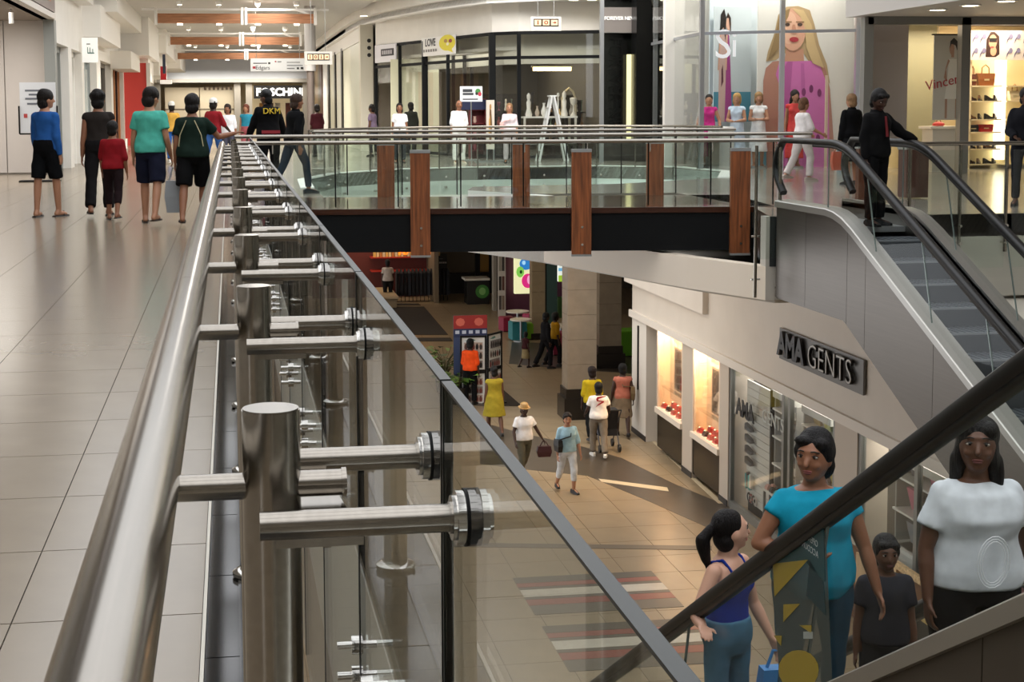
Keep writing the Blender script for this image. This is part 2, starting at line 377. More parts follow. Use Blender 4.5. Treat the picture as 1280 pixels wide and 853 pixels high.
arm_me = B().cyl((-.018, 0, .932), (GX - PX_ - .012, 0, .932), .0165, n=20).cyl((GX - PX_ - .025, 0, .932), (GX - PX_ - .012, 0, .932), .0185, n=20).mesh('arm', smooth=40); arm_me.materials.append(STEEL)
dx = GX - PX_
dc = B(); dc.cur = 0
for a, b_, r in ((-.022, -.017, .026), (-.017, -.006, .0315), (.010, .019, .0315), (.019, .024, .026)): dc.cyl((dx + a, 0, .932), (dx + b_, 0, .932), r, n=28)
dc.cur = 1; dc.cyl((dx - .0075, 0, .932), (dx + .0105, 0, .932), .0335, n=28)
disc_me = dc.mesh('clamp_disc', smooth=35); disc_me.materials.append(STEELP); disc_me.materials.append(RUBBER)
sp_mes = []
for z in (.205, .135):
    sp_me = B().cyl((dx - .05, 0, z), (dx - .0, 0, z), .009, n=12).cyl((dx - .018, 0, z), (dx - .006, 0, z), .021, n=18).cyl((dx - .006, 0, z), (dx + .02, 0, z), .021, n=18).cyl((dx + .02, 0, z), (dx + .075, 0, z), .008, n=12).mesh('glass_fixing', smooth=35)
    sp_me.materials.append(STEELP); sp_mes.append(sp_me)
gl = B(); gl.box(GX - .0055, GX + .0055, .012, S - .012, -.75, 1.055)
gl_me = gl.mesh('glass_panel'); gl_me.materials.append(GLASS); 
ge_me = B().box(GX - .0065, GX + .0065, .006, .012, -.75, 1.056).mesh('panel_edge'); ge2_me = B().box(GX - .0065, GX + .0065, S - .012, S - .006, -.75, 1.056).mesh('panel_edge'); ge2_me.materials.append(GEDGE)
ge_me = ge_me; ge_me.materials.append(GEDGE)
gt_me = B().box(GX - .007, GX + .007, .006, S - .006, 1.055, 1.0585).mesh('top_edge'); gt_me.materials.append(mat('2b2f2e', .4, spec=.3))
for k in range(-2, 15):
    y = 1.81 + S * k
    p = piece('post', post_me, rl, (PX_, y, 0)); WL[p] = (0, 0, 0)
    for nm, me_, dy in (('base_flange', fl_me, 0), ('bracket', br_me, 0), ('bracket_plate', pl_me, 0), ('arm', arm_me, -.155), ('arm', arm_me, .155), ('clamp_disc', disc_me, -.155), ('clamp_disc', disc_me, .155), ('glass_fixing', sp_mes[0], -.12), ('glass_fixing', sp_mes[0], .12), ('glass_fixing', sp_mes[1], -.12), ('glass_fixing', sp_mes[1], .12)):
        q = bpy.data.objects.new(nm, me_); COL.objects.link(q); q.parent = p; q.location = (0, dy, 0)
    if k < 14:
        g = piece('glass_panel', gl_me, rl, (0, y + .03, 0))
        for nm, me_ in (('panel_edge', ge_me), ('panel_edge', ge2_me), ('top_edge', gt_me)):
            q = bpy.data.objects.new(nm, me_); COL.objects.link(q); q.parent = g

# ================================================================== the bridge
BA, BB_ = Vector((.35, 21.25, 0)), Vector((7.75, 20.25, 0))
bd = (BB_ - BA).normalized(); bn = Vector((-bd.y, bd.x, 0))        # along, away from the viewer
bt = (BB_ - BA).length
def bp(s, n, z): p = BA + bd * s + bn * n; return Vector((p.x, p.y, z))
br = thing('footbridge', 'timber footbridge with wooden posts, glass sides and a dark beam', 'bridge', tuple(BA))
def bbox(s0, s1, n0, n1, z0, z1, b=None):
    b = b or B(); b.obox(bp((s0 + s1) / 2, (n0 + n1) / 2, (z0 + z1) / 2), bd, bn, (0, 0, 1), (s1 - s0) / 2, (n1 - n0) / 2, (z1 - z0) / 2); return b
DECK = mat('4b3a2b', .12, 0, 'woodx', 6, .25, spec=.6)
nb = 16
for k in range(nb): bbox(.0, bt - .02, .12 + k * 2.95 / nb, .12 + (k + 1) * 2.95 / nb - .006, -.04, 0).build('deck_plank', DECK, br)
bbox(0, bt, 0, .12, -.075, .004).build('deck_nosing', mat('3a1d10', .25, 0, 'woodx', 6, .2), br)
BEAM = mat('07090b', .6, spec=.2)
bbox(0, bt, .03, .22, -.62, -.075).build('edge_beam', BEAM, br); bbox(0, bt, 2.85, 3.05, -.62, -.04).build('edge_beam', BEAM, br)
bbox(0, bt, .22, 2.85, -.3, -.06).build('under_deck', mat('1d1d1e', .7), br)
WOOD = mat('7f4826', .38, 0, 'wood', 5, .5, bump=.15)
def spos(u, n):                               # distance along the bridge seen at column u
    r = world_dir(u - PPX, 200 - PPY, F); a = Vector((r.x, r.y)); o_ = BA + bn * n
    # solve o_ + bd*s = a*t
    det = bd.x * (-a.y) - bd.y * (-a.x); return ((-o_.x) * (-a.y) - (-o_.y) * (-a.x)) / det
def wpost(s, n0, n1, z0, z1):
    wd = .14; p = bbox(s - wd, s + wd, n0, n1, z0, z1).build('post', WOOD, br)
    bbox(s - wd - .005, s + wd + .005, n0 - .005, n1 + .005, z1, z1 + .045).build('post_cap', ALU, p)
    bbox(s - wd - .005, s + wd + .005, n0 - .005, n1 + .005, z0 - .03, z0).build('post_shoe', ALU, p)
    if z0 < -.1:
        for z in (-.27, -.52):
            q = bp(s + .01, n0, z); B().cyl(q - bn * .014, q + bn * .004, .018, n=12).build('bolt', STEELP, p, 40)
for u in (525, 727, 926): wpost(spos(u, -.05), -.06, .028, -.66, .80)
for u in (482, 652, 820): wpost(spos(u, 3.0), 3.06, 3.15, -.62, .84)
def rail(n, z, r, s0, s1, m=STEEL): return B().cyl(bp(s0, n, z), bp(s1, n, z), r, n=14).build('handrail', m, br, 40)
rail(-.02, .955, .03, -.3, bt + .35); rail(.10, 1.045, .026, -.3, bt + .5)
rail(3.10, .985, .03, .6, bt); rail(3.02, 1.07, .024, .6, bt)
GP = 8
for n, z1 in ((.05, .93), (3.08, .96)):
    for k in range(GP):
        s0, s1 = .25 + k * (bt - .3) / GP, .25 + (k + 1) * (bt - .3) / GP - .02
        g = bbox(s0, s1, n, n + .01, .03, z1).build('glass_panel', GLASSG, br)
        bbox(s1 - .006, s1 + .014, n - .001, n + .011, .03, z1).build('panel_edge', GEDGE, g)
for u in (482, 652, 820):
    s = spos(u, 3.0)
for k in range(9):
    s = .25 + k * (bt - .3) / GP
    B().cyl(bp(s, .0, .80), bp(s, .0, .95), .009, n=8).build('rail_bracket', STEELP, br, 40)

# glass railing of the far gallery edge
fr = thing('glass_railing', 'curved glass railing along the far gallery edge behind the bridge', 'railing', (1.6, 30.5, 0))
pts = [Vector((*p, 0)) for p in edge[1:8]]
B().tube([p + Vector((0, 0, 1.0)) for p in pts], .03, 10).build('handrail', STEEL, fr, 50)
for a, c in zip(pts, pts[1:]):
    L = (c - a).length; nseg = max(1, round(L / 1.3)); d = (c - a).normalized(); nn = Vector((d.y, -d.x, 0))
    for k in range(nseg):
        p, q = a + d * (L * k / nseg + .01) + nn * .05, a + d * (L * (k + 1) / nseg - .01) + nn * .05
        g = B().obox((p + q) / 2 + Vector((0, 0, .15)), d, nn, (0, 0, 1), (q - p).length / 2, .005, .8).build('glass_panel', GLASSG, fr)
        B().cyl(p + nn * -.06 + Vector((0, 0, 0)), p + nn * -.06 + Vector((0, 0, 1.0)), .02, n=10).build('post', STEEL, fr, 40)
        b = B()
        for z in (-.2, -.45): b.cyl(p + nn * .02 + d * .15 + Vector((0, 0, z)), p + nn * -.05 + d * .15 + Vector((0, 0, z)), .025, n=10)
        b.build('bolt', STEELP, g, 40)
# railing right of the far escalator
rr = thing('glass_railing', 'short steel and glass railing right of the far escalator top', 'railing', (8.6, 18.2, 0))
B().cyl((8.45, 18.2, .93), (12.6, 18.2, .93), .028, n=14).build('handrail', STEEL, rr, 40)
for x in (8.75, 9.45, 10.1, 10.75, 11.4, 12.1):
    p = B().cyl((x, 18.2, -.5), (x, 18.2, .93), .025, n=12).build('post', STEEL, rr, 40)
    b = B()
    for z in (-.15, -.38): b.cyl((x, 18.14, z), (x, 18.32, z), .018, n=10)
    b.build('bolt', STEELP, p, 40)
for x in (8.8, 10.15, 11.45): B().box(x, x + 1.25, 18.13, 18.14, -.7, .85).build('glass_panel', GLASSG, rr)
# poles and small glass panel between the bridge and the far escalator
jr = thing('glass_railing', 'pair of tall steel poles with glass between bridge and far escalator', 'railing', (6.6, 18.7, 0))
for u in (946, 976):
    a = at(u, 182, 18.35); c = at(u + 1, 372, 18.35); B().cyl((a.x, a.y, c.z), (a.x, a.y, a.z), .022, n=14).build('post', STEEL, jr, 40)
a, c = at(950, 178, 18.35), at(973, 178, 18.35)
B().cyl(bp(bt + .1, 0, .93), (c.x, 18.35, .93), .024, n=12).build('handrail', STEEL, jr, 40)
B().box(a.x, c.x, 18.345, 18.355, -.55, .85).build('glass_panel', GLASSG, jr)
b = B()
for u, v in ((946, 296), (976, 300), (946, 350), (976, 360)):
    p = at(u, v, 18.35); b.cyl(p + Vector((-.06, .05, 0)), p + Vector((.06, .05, 0)), .014, n=8)
b.build('bolt', STEELP, jr, 40)
# ================================================================== escalators
def onx(u, v, x):
    r = world_dir(u - PPX, v - PPY, F); k = x / r.x
    return Vector((x, r.y * k, EYE + r.z * k))
def escalator(name, label, x0, x1, yb, sg, slope, zdeck, depth, ytop, yend, mclad, mdeck, mstep, seams, gcol, dw=.13, stepdrop=.10, newel=True, jl=1.35, sq0=.1, HR=.78):
    # yb: where the incline starts, sg: direction of descent along y, zdeck: deck height on the level
    L = lambda t: zdeck - max(0.0, t) * slope
    Y = lambda t: yb + sg * t
    tt, te = -abs(ytop - yb), abs(yend - yb)
    t = thing(name, label, 'escalator', ((x0 + x1) / 2, yb, 0))
    ts = [tt, -.35, -.12, .12, .4] + [.4 + (te - .4) * k / 12 for k in range(1, 13)]
    soft = lambda q: zdeck - slope * (0 if q < -.4 else ((q + .4) ** 2 / 1.6 if q < .4 else q))
    hfun = lambda q: soft(q) + HR
    for sx, xo, xi in ((-1, x0, x0 + dw), (1, x1, x1 - dw)):
        # outer cladding panels
        cuts = [tt] + seams + [te]; xa, xb = (xo, xo + .02) if sx < 0 else (xo - .02, xo)
        for a, c in zip(cuts, cuts[1:]):
            qs = sorted(set([a + .004, c - .004] + [q for q in (-.35, -.12, .12, .4, .9) if a < q < c]))
            poly = [(Y(q), soft(q) - .05) for q in qs] + [(Y(q), max(LO, zdeck - depth - slope * max(0, q - .15))) for q in reversed(qs)]
            B().prismx(poly, xa, xb).build('cladding_panel', mclad, t)
        # deck cover band
        qs = ts; b = B(); rings = []
        for q in qs:
            z = max(soft(q), LO + .2); o_ = .03 * sx
            rings.append([(xo + o_, Y(q), z - .085), (xo + o_, Y(q), z - .01), (xo + o_ * .6, Y(q), z), (xi, Y(q), z + .015), (xi, Y(q), z - .085)])
        b.loft(rings).build('deck_cover', mdeck, t, 30)
        # inner skirt
        xs = (xi - .004, xi) if sx < 0 else (xi, xi + .004)
        poly = [(Y(q), soft(q) - .02) for q in qs] + [(Y(q), soft(q) - .40) for q in reversed(qs)]
        B().prismx(poly, *xs).build('skirt_panel', STEELD, t)
        # glass balustrade, joints square to the incline
        xg = xo + .055 * (1 if sx < 0 else -1); gs = [tt + .2]
        while gs[-1] < te - .5: gs.append(gs[-1] + jl)
        for a, c in zip(gs, gs[1:]):
            a2, c2 = a + .004, c - .004; k = .28
            st = lambda q: (k if q > .3 else 0)
            q0 = [a2] + [q for q in (-.35, -.12, .12, .4) if a2 < q < c2] + [c2]
            top = [(Y(q + (0 if q not in (a2, c2) else -st(q))), hfun(q - (st(q) if q in (a2, c2) else 0)) - .02) for q in q0]
            bot = [(Y(q), soft(q)) for q in reversed(q0)]
            g = B().prismx(top + bot, xg - .005, xg + .005).build('glass_panel', gcol, t)
            p, q_ = Vector((xg, *top[-1])), Vector((xg, *bot[0]))
            B().bar(p, q_, .013, .011).build('panel_joint', mat('7d8a86', .25, .4), g)
        # moving handrail: newel loop, level, incline
        path = []
        if newel:
            for a in range(9):
                an = -PI / 2 + (PI * .97) * a / 8
                path.append((tt - .12 * math.sin(an + PI / 2) - .16 * math.sin(min(PI, max(0, (an + PI / 2)))) + .1, zdeck + .10 + (HR - .10) * a / 8))
        path += [(q, hfun(q)) for q in ([-.9, -.35, -.2, -.05, .1, .25, .4] + [.4 + (te - .4) * k / 10 for k in range(1, 11)])]
        P = [Vector((xg, Y(q), max(z, LO + .8))) for q, z in path]
        B().band(P, .044, .036).build('handrail', mat('060505', .42, spec=.35), t, 60)
        B().band([p - Vector((0, 0, .048)) for p in P[(9 if newel else 0):]], .03, .018).build('handrail_guide', mat('14110f', .4, .3), t, 60)
    # underside
    poly = [(Y(tt), zdeck - depth - .02), (Y(.15), zdeck - depth - .02), (Y(te), max(LO - .05, zdeck - depth - .02 - slope * (te - .15))), (Y(te), max(LO - .02, zdeck - depth + .04 - slope * (te - .15))), (Y(.15), zdeck - depth + .04), (Y(tt), zdeck - depth + .04)]
    B().prismx(poly, x0 + .02, x1 - .02).build('underside', mclad, t)
    # landing plate and comb
    B().box(x0 + dw, x1 - dw, *sorted((Y(tt), Y(-.15))), -.06, .003).build('landing_plate', ALU, t)
    # steps
    rise = .2; run = rise / slope; b = B(); xa, xb = x0 + dw + .006, x1 - dw - .006
    sb = B(); hw = (xb - xa) / 2
    sb.cur = 0; sb.box(-hw, hw, *sorted((0, sg * (run + .005))), -.03, 0)
    for k in range(9): sb.box(-hw + .03 + k * (2 * hw - .06) / 9, -hw + .03 + (k + .55) * (2 * hw - .06) / 9, *sorted((0, sg * (run + .003))), 0, .008)
    sb.cur = 1; sb.box(-hw, hw, *sorted((sg * (run - .02), sg * (run + .005))), -.21, -.0)
    sb.cur = 2; sb.box(-hw, hw, *sorted((sg * (run - .016), sg * (run + .008))), -.012, .009)
    sm = sb.mesh('step'); [sm.materials.append(q) for q in mstep]
    k = 0
    while True:
        q = sq0 + k * run; z = -rise * (k + 1) + .1
        if q > te - .5 or z < LO + .02: break
        piece('step', sm, t, ((xa + xb) / 2, Y(q), z)); k += 1
    return t
CL1 = mat('6a645d', .34, .9, 'brush', 2, .06)
esc1 = escalator('escalator', 'steel clad escalator descending beside the bridge end, man at its top', 7.0, 8.05, 16.35, -1, .45, .215, 1.26, 18.35, 4.0, CL1, mat('a9a6a0', .35, .85),
          [mat('5d6268', .45, .5), mat('4a4f55', .45, .5), mat('8f949a', .4, .5)], [-1.0, .25, .75, 2.4, 4.5, 6.5, 8.5, 10.5], glass('glass_esc', (.955, .97, .96), 1.45, gain=.25), dw=.16)
CL2 = mat('4d443b', .4, .35)
esc2 = escalator('escalator', 'near black-railed escalator rising to the lower right with riders on it', 2.50, 4.10, 3.80, 1, .583, .145, 1.15, 2.2, 14.3, CL2, mat('a39d93', .4, .7),
          [mat('4d5054', .5, .5), mat('3a3c40', .5, .5), mat('b8a53a', .5)], [.78, 2.3, 4.0, 5.8, 7.6, 9.4], glass('glass_esc', (.955, .97, .96), 1.45, gain=.25), dw=.13, jl=1.95, sq0=-.15, HR=.80)
# vinyl film on the near escalator's glass, lettering reads from the riders' side
XV = 2.5465
def vin(px, m, name, dx=0.0):
    P = [onx(u, v, XV - dx) for u, v in px]; b = B(); n = len(P)
    V = P + [p + Vector((.0012, 0, 0)) for p in P]
    b.add(V, [tuple(range(n)), tuple(range(2 * n - 1, n - 1, -1))] + [(i, n + i, n + (i + 1) % n, (i + 1) % n) for i in range(n)]); return b.build(name, m, vt)
p0 = onx(990, 850, XV); vt = thing('vinyl_sticker', 'teal and yellow advertising film with mirrored lettering on the near escalator glass', 'sticker', tuple(p0))
def film(h, a, name):
    q = bpy.data.materials.new(name); q.use_nodes = True; nt = q.node_tree; bs = nt.nodes['Principled BSDF']
    bs.inputs['Base Color'].default_value = (*lin(hexc(h)), 1); bs.inputs['Alpha'].default_value = a; bs.inputs['Roughness'].default_value = .3; return q
FT, FT2, FY, FW, FG = film('12525a', .72, 'film_teal'), film('0d3b43', .7, 'film_dark_teal'), film('b39a2c', .75, 'film_yellow'), film('dfe7e8', .7, 'film_white'), film('4a5652', .55, 'film_grey')
vin([(962, 690), (1031, 640), (1040, 853), (975, 853)], FG, 'film_ground', -.002)
vin([(966, 690), (1029, 643), (1031, 728), (1004, 700), (968, 727)], FT, 'film_shape')
vin([(1012, 700), (1029, 729), (1032, 770), (1008, 745)], FT2, 'film_shape')
vin([(966, 705), (1010, 700), (968, 746)], FY, 'film_shape', .0008); vin([(979, 756), (1000, 755), (979, 778)], FY, 'film_shape', .0008)
vin([(999, 782), (1014, 782), (1014, 792)], FY, 'film_shape', .0008); vin([(967, 795), (977, 795), (976, 808)], FY, 'film_shape', .0008)
vin([(1004, 790), (1016, 790), (1016, 799), (1004, 799)], film('a9b2ae', .7, 'film_pale'), 'film_shape', .0008)
vin([(998 + 25 * math.cos(a * PI / 10), 838 + 25 * math.sin(a * PI / 10)) for a in range(20)], FY, 'film_shape', .0008)
a, c = onx(1012, 674, XV - .002), onx(1011, 686, XV - .002); sl = Vector((0, -1, 0))
lettering('OPEN AN', .042, FW, vt, a, (0, 1, 0), (0, 0, 1), .001, spacing=1.05)
lettering('ACCOUNT', .042, FW, vt, c, (0, 1, 0), (0, 0, 1), .001, spacing=1.05)
# ================================================================== upper level, left side and corridor
# hoarding facing the viewer
hd = thing('shop_hoarding', 'tall off-white panelled hoarding closing the shop on the far left', 'hoarding', (-5.5, 35.1, 0))
HP = mat('cdc5bf', .6, 0, 'n', 1.5, .03)
xs = [-7.9, at(6, 100, 35).x, at(61, 100, 35).x, -4.05]
for a, c in zip(xs, xs[1:]): B().box(a + .012, c - .012, 35.0, 35.08, .04, 3.5).build('panel', HP, hd)
B().box(-7.9, -4.05, 35.03, 35.1, 0, .05).build('skirting', mat('9c958c', .5), hd)
struct(B().box(-8, -4.0, 35.1, 35.4, 0, 6.6).build('wall_left_2', WHITEC), 'cross wall behind the hoarding', 'wall')
struct(B().box(-4.12, -3.88, 34.6, 35.0, 0, 3.5).build('trim_3', mat('8a8c88', .45)), 'grey metal pillar right of the hoarding', 'pillar')
struct(B().box(-8, -4.0, 18, 35, 3.5, 3.6).build('ceiling_recess', mat('8f8378', .7)), 'brown-grey recess ceiling above the hoarding', 'ceiling')
hf = thing('shop_fascia', 'metal shop fascia with strip and lit sign above the hoarding', 'fascia', (-4, 30, 3.55))
B().box(-4.1, -3.9, 14, 34.7, 3.62, 4.6).build('panel', mat('8c8076', .4), hf)
B().box(-4.15, -3.84, 14, 34.6, 3.5, 3.62).build('strip', mat('d8d2c8', .4), hf)
B().box(-3.93, -3.86, 14, 34.7, 3.66, 4.5).build('sign_board', mat('6a5a58', .3), hf)
for k, h in enumerate(['e8e4f4', 'b9a9d8', 'f0ead8', 'd8b45a', '8a5a48']): B().box(-3.865, -3.85, 29.6 + k * .95, 30.1 + k * .95, 3.85 + .06 * (k % 2), 4.2).build('sign_letter', mat(h, .4, emit=.5), hf)
pl = thing('pendant_lamp', 'small white tube pendant under the recess ceiling', 'lamp', (at(14, 15, 31).x, 31, 3.5))
p = at(14, 20, 31); B().cyl((p.x, 31, 3.2), (p.x, 31, 3.42), .05, n=14).build('shade', mat('efece6', .5), pl, 40); B().cyl((p.x, 31, 3.42), (p.x, 31, 3.5), .008, n=8).build('cord', BLACK, pl)
# easel sign
es = thing('sign_stand', 'white notice board on a black frame before the hoarding', 'sign', (-3.85, 31.2, 0))
a, c = at(24, 103, 31.2), at(71, 166, 31.2)
B().box(a.x, c.x, 31.2, 31.22, c.z, a.z).build('board', mat('e4e6e9', .5), es)
b = B().bar((a.x - .02, 31.19, c.z - .02), (c.x + .02, 31.19, c.z - .02), .03, .03).bar((a.x - .02, 31.19, c.z - .02), (a.x - .02, 31.19, c.z + .55), .03, .03).bar((c.x + .02, 31.19, c.z - .02), (c.x + .02, 31.19, c.z + .55), .03, .03)
b.build('frame', BLACK, es)
B().cyl(((a.x + c.x) / 2, 31.25, .03), ((a.x + c.x) / 2, 31.25, c.z), .02, n=10).build('pole', BLACK, es, 40)
B().box((a.x + c.x) / 2 - .4, (a.x + c.x) / 2 + .4, 31.0, 31.4, 0, .03).build('foot', BLACK, es)
P = Print((a.x, 31.199, c.z), (c.x - a.x, 0, 0), (0, 0, a.z - c.z))
for u0, u1, v in ((.15, .6, .82), (.25, .5, .74), (.15, .62, .66), (.2, .55, .56)): P.rect(u0, u1, v, v + .035, '6d7078')
P.rect(.1, .2, .3, .38, 'c04a48'); P.build(es)
# left row of shops along x = -4
lw = base('wall_left_3', 'white bulkheads and piers of the left shop row along the corridor', 'wall', (-4, 60, 0))
B().box(-8, -4.0, 35.4, 88, 3.05, 6.6).build('bulkhead', WHITE, lw)
for y0, y1 in ((35.4, 36.0), (38.6, 39.4), (42.0, 42.7), (46.6, 48), (52.2, 53), (58, 59.4), (64.5, 66), (72, 74), (80, 81.5)): B().box(-4.6, -4.0, y0, y1, 0, 3.05).build('pier', WHITE, lw)
B().box(-6.5, -6.3, 35.4, 88, 0, 3.05).build('back_panel', mat('b9b2a6', .6), lw)
for y0, y1, x1, z0, z1, h in ((35.5, 41.5, -3.6, 4.3, 6.6, 'ebe8e3'), (42.5, 50, -3.5, 3.5, 4.4, 'f0eeea'), (44, 56, -3.15, 4.3, 6.6, 'ebe9e5'), (52, 57, -3.3, 2.9, 3.5, 'e6e2da'), (56, 64, -2.9, 3.5, 5.2, 'f3f1ee'), (59, 63, -3.1, 2.6, 3.5, 'efece6'), (64, 76, -2.6, 3.9, 5.2, 'f0eeea'), (66, 74, -3.0, 3.0, 3.9, 'e9e6df'), (76, 88, -2.4, 3.6, 5.2, 'f2f0ec')):
    B().box(-4.0, x1, y0, y1, z0, z1).build('bulkhead', mat(h, .55), lw)
B().box(-4.02, -2.25, 35.4, 88, 4.95, 5.25).build('cornice', WHITE, lw)
# shop openings
def bay(label, y0, y1, hp, hf_, m2=None, x=-4.3):
    t = thing('storefront', label, 'storefront', (x, (y0 + y1) / 2, 0))
    B().box(x - .04, x, y0 + .06, y1 - .06, .0, 2.98).build('backing', mat(hp, .4), t)
    for a in (y0, y1 - .1): B().box(x - .02, x + .1, a, a + .1, 0, 3.05).build('jamb', mat(hf_, .4), t)
    B().box(x - .02, x + .1, y0, y1, 2.9, 3.05).build('head', mat(hf_, .4), t)
    return t
bay('grey framed blank shop front next to the metal pillar', 36.0, 38.6, 'b9b7b0', '8f928f')
t = bay('white portal with pale green glass door on the left', 39.4, 42.0, 'dedbd2', 'f4f3ef'); B().box(-4.25, -4.22, 40.0, 40.9, .1, 2.5).build('door_pane', mat('7f9a80', .1), t)
t = bay('glazed shop front beyond the white portal', 42.7, 46.6, '9aa6a8', 'a8adad')
for k in range(3): B().box(-4.29, -4.24, 43.0 + k * 1.2, 43.9 + k * 1.2, .3, 2.7).build('pane', mat('aebbbc', .08), t)
t = bay('dark open doorway in the left shop row', 48, 52.2, '2b2622', '77716a')
t = bay('shop front with black and copper columns', 53, 58, '8a6a52', '1b1816')
for k in range(4): B().box(-4.2, -4.05, 53.3 + k * 1.1, 53.5 + k * 1.1, 0, 2.9).build('column', mat('c08a5e' if k % 2 else '15120f', .3), t)
t = bay('red framed shop front on the left', 59.4, 64.5, '9a8f88', 'd94b46')
t = bay('pale shop front with white counter far left', 66, 72, 'cfd4d0', 'c8c8c4')
t = bay('black framed shop front near the corridor end', 74, 80, 'd8d2c6', '17181a')
rb = thing('banner', 'tall red banner board standing out from the left shops', 'banner', (-3.4, 58.6, 0)); B().box(-4.0, -3.15, 58.5, 58.62, .4, 3.3).build('panel', mat('dc4a44', .5), rb); B().box(-3.15, -3.0, 58.45, 58.65, .4, 3.3).build('edge', mat('f1efec', .5), rb)
rb = thing('shop_sign', 'small red hanging sign near the corridor end', 'sign', (-2.9, 66, 2.6)); B().box(-2.95, -2.7, 66, 66.05, 2.8, 3.4).build('panel', mat('c8202a', .4), rb); B().box(-2.85, -2.8, 66, 66.05, 3.4, 3.9).build('hanger', ALU, rb)
def boxsign(label, u0, u1, v0, v1, y, h, bars, th=.18):
    a, c = at(u0, v0, y), at(u1, v1, y); t = thing('shop_sign', label, 'sign', (a.x, y, c.z))
    B().box(a.x, c.x, y, y + th, c.z, a.z).build('box', mat(h, .4, emit=.25), t)
    P = Print((a.x, y - .002, c.z), (c.x - a.x, 0, 0), (0, 0, a.z - c.z))
    for u_, u2, v_, v2, q in bars: P.rect(u_, u2, v_, v2, q)
    P.build(t); return t
boxsign('white projecting sign box above the white portal', 102, 122, 47, 78, 41.2, 'f4f4f0', [(.35, .8, .35, .4, '5b7d76'), (.35, .4, .4, .62, '5b7d76'), (.5, .55, .4, .6, '5b7d76'), (.68, .73, .4, .55, '5b7d76'), (.3, .55, .72, .76, '6a6a6a')])
boxsign('dark blue narrow sign far along the left shops', 203, 207, 68, 92, 62, '1d2534', [])
boxsign('white hanging light box far along the left shops', 200, 215, 100, 105, 64, 'f6f4ee', [])

# ---- corridor ceiling, beams and end wall
struct(B().box(-4, 4.6, 44, 88, 4.9, 5.0).build('ceiling_corridor', mat('cbcac8', .7)), 'grey corridor ceiling above the timber beams', 'ceiling')
TB = mat('a5714f', .5, 0, 'woodx', 5, .35)
lamps = []
for k, (y, v, ul, ur, lab) in enumerate(((48, 23, 197, 392, 'nearest copper brown timber beam across the corridor ceiling'), (60, 51, 213, 374, 'middle copper brown timber beam across the corridor ceiling'), (74, 70, 222, 380, 'farthest copper brown timber beam across the corridor ceiling'))):
    a, c = at(ul, v, y), at(ur, v, y); z = (a.z + c.z) / 2; hh = .15
    t = thing('ceiling_beam', lab, 'beam', (a.x, y, z)); mid = (a.x + c.x) / 2 + .25
    B().box(a.x, mid - .12, y, y + .2, z - hh, z + hh).build('timber', TB, t); B().box(mid + .12, c.x, y, y + .2, z - hh, z + hh).build('timber', TB, t)
    B().box(a.x - .5, c.x + .5, y + .05, y + .1, z + hh + .1, z + hh + .17).build('steel_rail', mat('f2f1ee', .4), t)
    for x in (mid - .1, mid + .02, a.x - .1, c.x + .02): B().box(x, x + .08, y - .02, y + .22, z - hh - .05, z + hh + .2).build('bracket', mat('eceae6', .4), t)
    B().bar((mid + 1.6, y + .05, z + hh + .15), (mid + 2.3, y + .05, z + hh - .1), .06, .06).build('brace', mat('eceae6', .4), t)
    for j in range(4):
        x = a.x + (c.x - a.x) * (.14 + .25 * j); lamps.append((x, y + .1, z + hh + .17, k, j))
for n_, (x, y, z, k, j) in enumerate(lamps):
    t = thing('spotlight', ['first', 'second', 'third', 'fourth'][j] + ' spotlight from the left on the ' + ['nearest', 'middle', 'farthest'][k] + ' timber beam', 'spotlight', (x, y, z), group='spotlights on the corridor beams')
    B().lathe((x, y, z), [(.02, 0), (.02, .05), (.06, .06), (.11, .2), (.09, .24), (.01, .25)], 14).build('housing', mat('f3f2ee', .4), t, 40)
    B().lathe((x, y, z), [(.02, .07), (.075, .1), (.09, .16), (.02, .19)], 14).build('bulb', mat('fff6e0', .4, emit=6), t, 40)
    B().cyl((x, y, z - .53), (x, y, z - .48), .09, n=14).build('lens', mat('fff6e0', .4, emit=3), t)  # added glowing disc under the beam where the light sits, no real fitting
    l = bpy.data.lights.new('spotlight_glow', 'SPOT'); l.energy = 330; l.color = (1, .94, .85); l.shadow_soft_size = .12; l.spot_size = 2.5; l.spot_blend = .6
    o = bpy.data.objects.new('spotlight_glow', l); COL.objects.link(o); o.location = (x, y, z - .56)
fe = base('wall_far_2', 'end wall of the corridor with grey-blue bulkhead band', 'wall', (0, 85, 0))
B().box(-4, 4.6, 84.6, 88, 3.25, 5.0).build('bulkhead', mat('c2c7d0', .5), fe); B().box(-4, 4.6, 84.3, 88, 3.05, 3.25).build('soffit_edge', mat('9b9893', .5), fe)
B().box(-4, 4.6, 88.5, 88.7, 0, 3.1).build('back_panel', mat('efe2c6', .6), fe)
for x in (-4.0, .45, 1.1, 4.3): B().box(x - .18, x + .18, 84.8, 85.1, 0, 3.05).build('pier', mat('b3aea6', .5), fe)
fs = thing('storefront', 'cream lit shop front under the black sign at the corridor end', 'storefront', (2.7, 85.6, 0))
B().box(1.3, 4.2, 86.5, 86.6, 0, 2.9).build('backing', mat('d9c49a', .5, emit=.25), fs)  # backing glows faintly in place of the shop's interior lighting
for x, h in ((1.7, 'c08a3a'), (2.2, '4a2c20'), (2.6, 'd8d2c0'), (3.2, '6b3024'), (3.7, 'c8b48a')): B().box(x, x + .3, 86.1, 86.4, .0, 1.9).build('display_rail', mat(h, .5), fs)
fs2 = thing('storefront', 'blank cream panelled shop front left of the corridor end', 'storefront', (-1.7, 85.6, 0))
for x in (-3.6, -1.65): B().box(x, x + 1.9, 85.5, 85.6, 0, 2.8).build('panel', mat('f0e4cc', .5), fs2)
B().box(-3.6, .25, 85.45, 85.6, 1.55, 1.6).build('rail', mat('8d857a', .4), fs2)
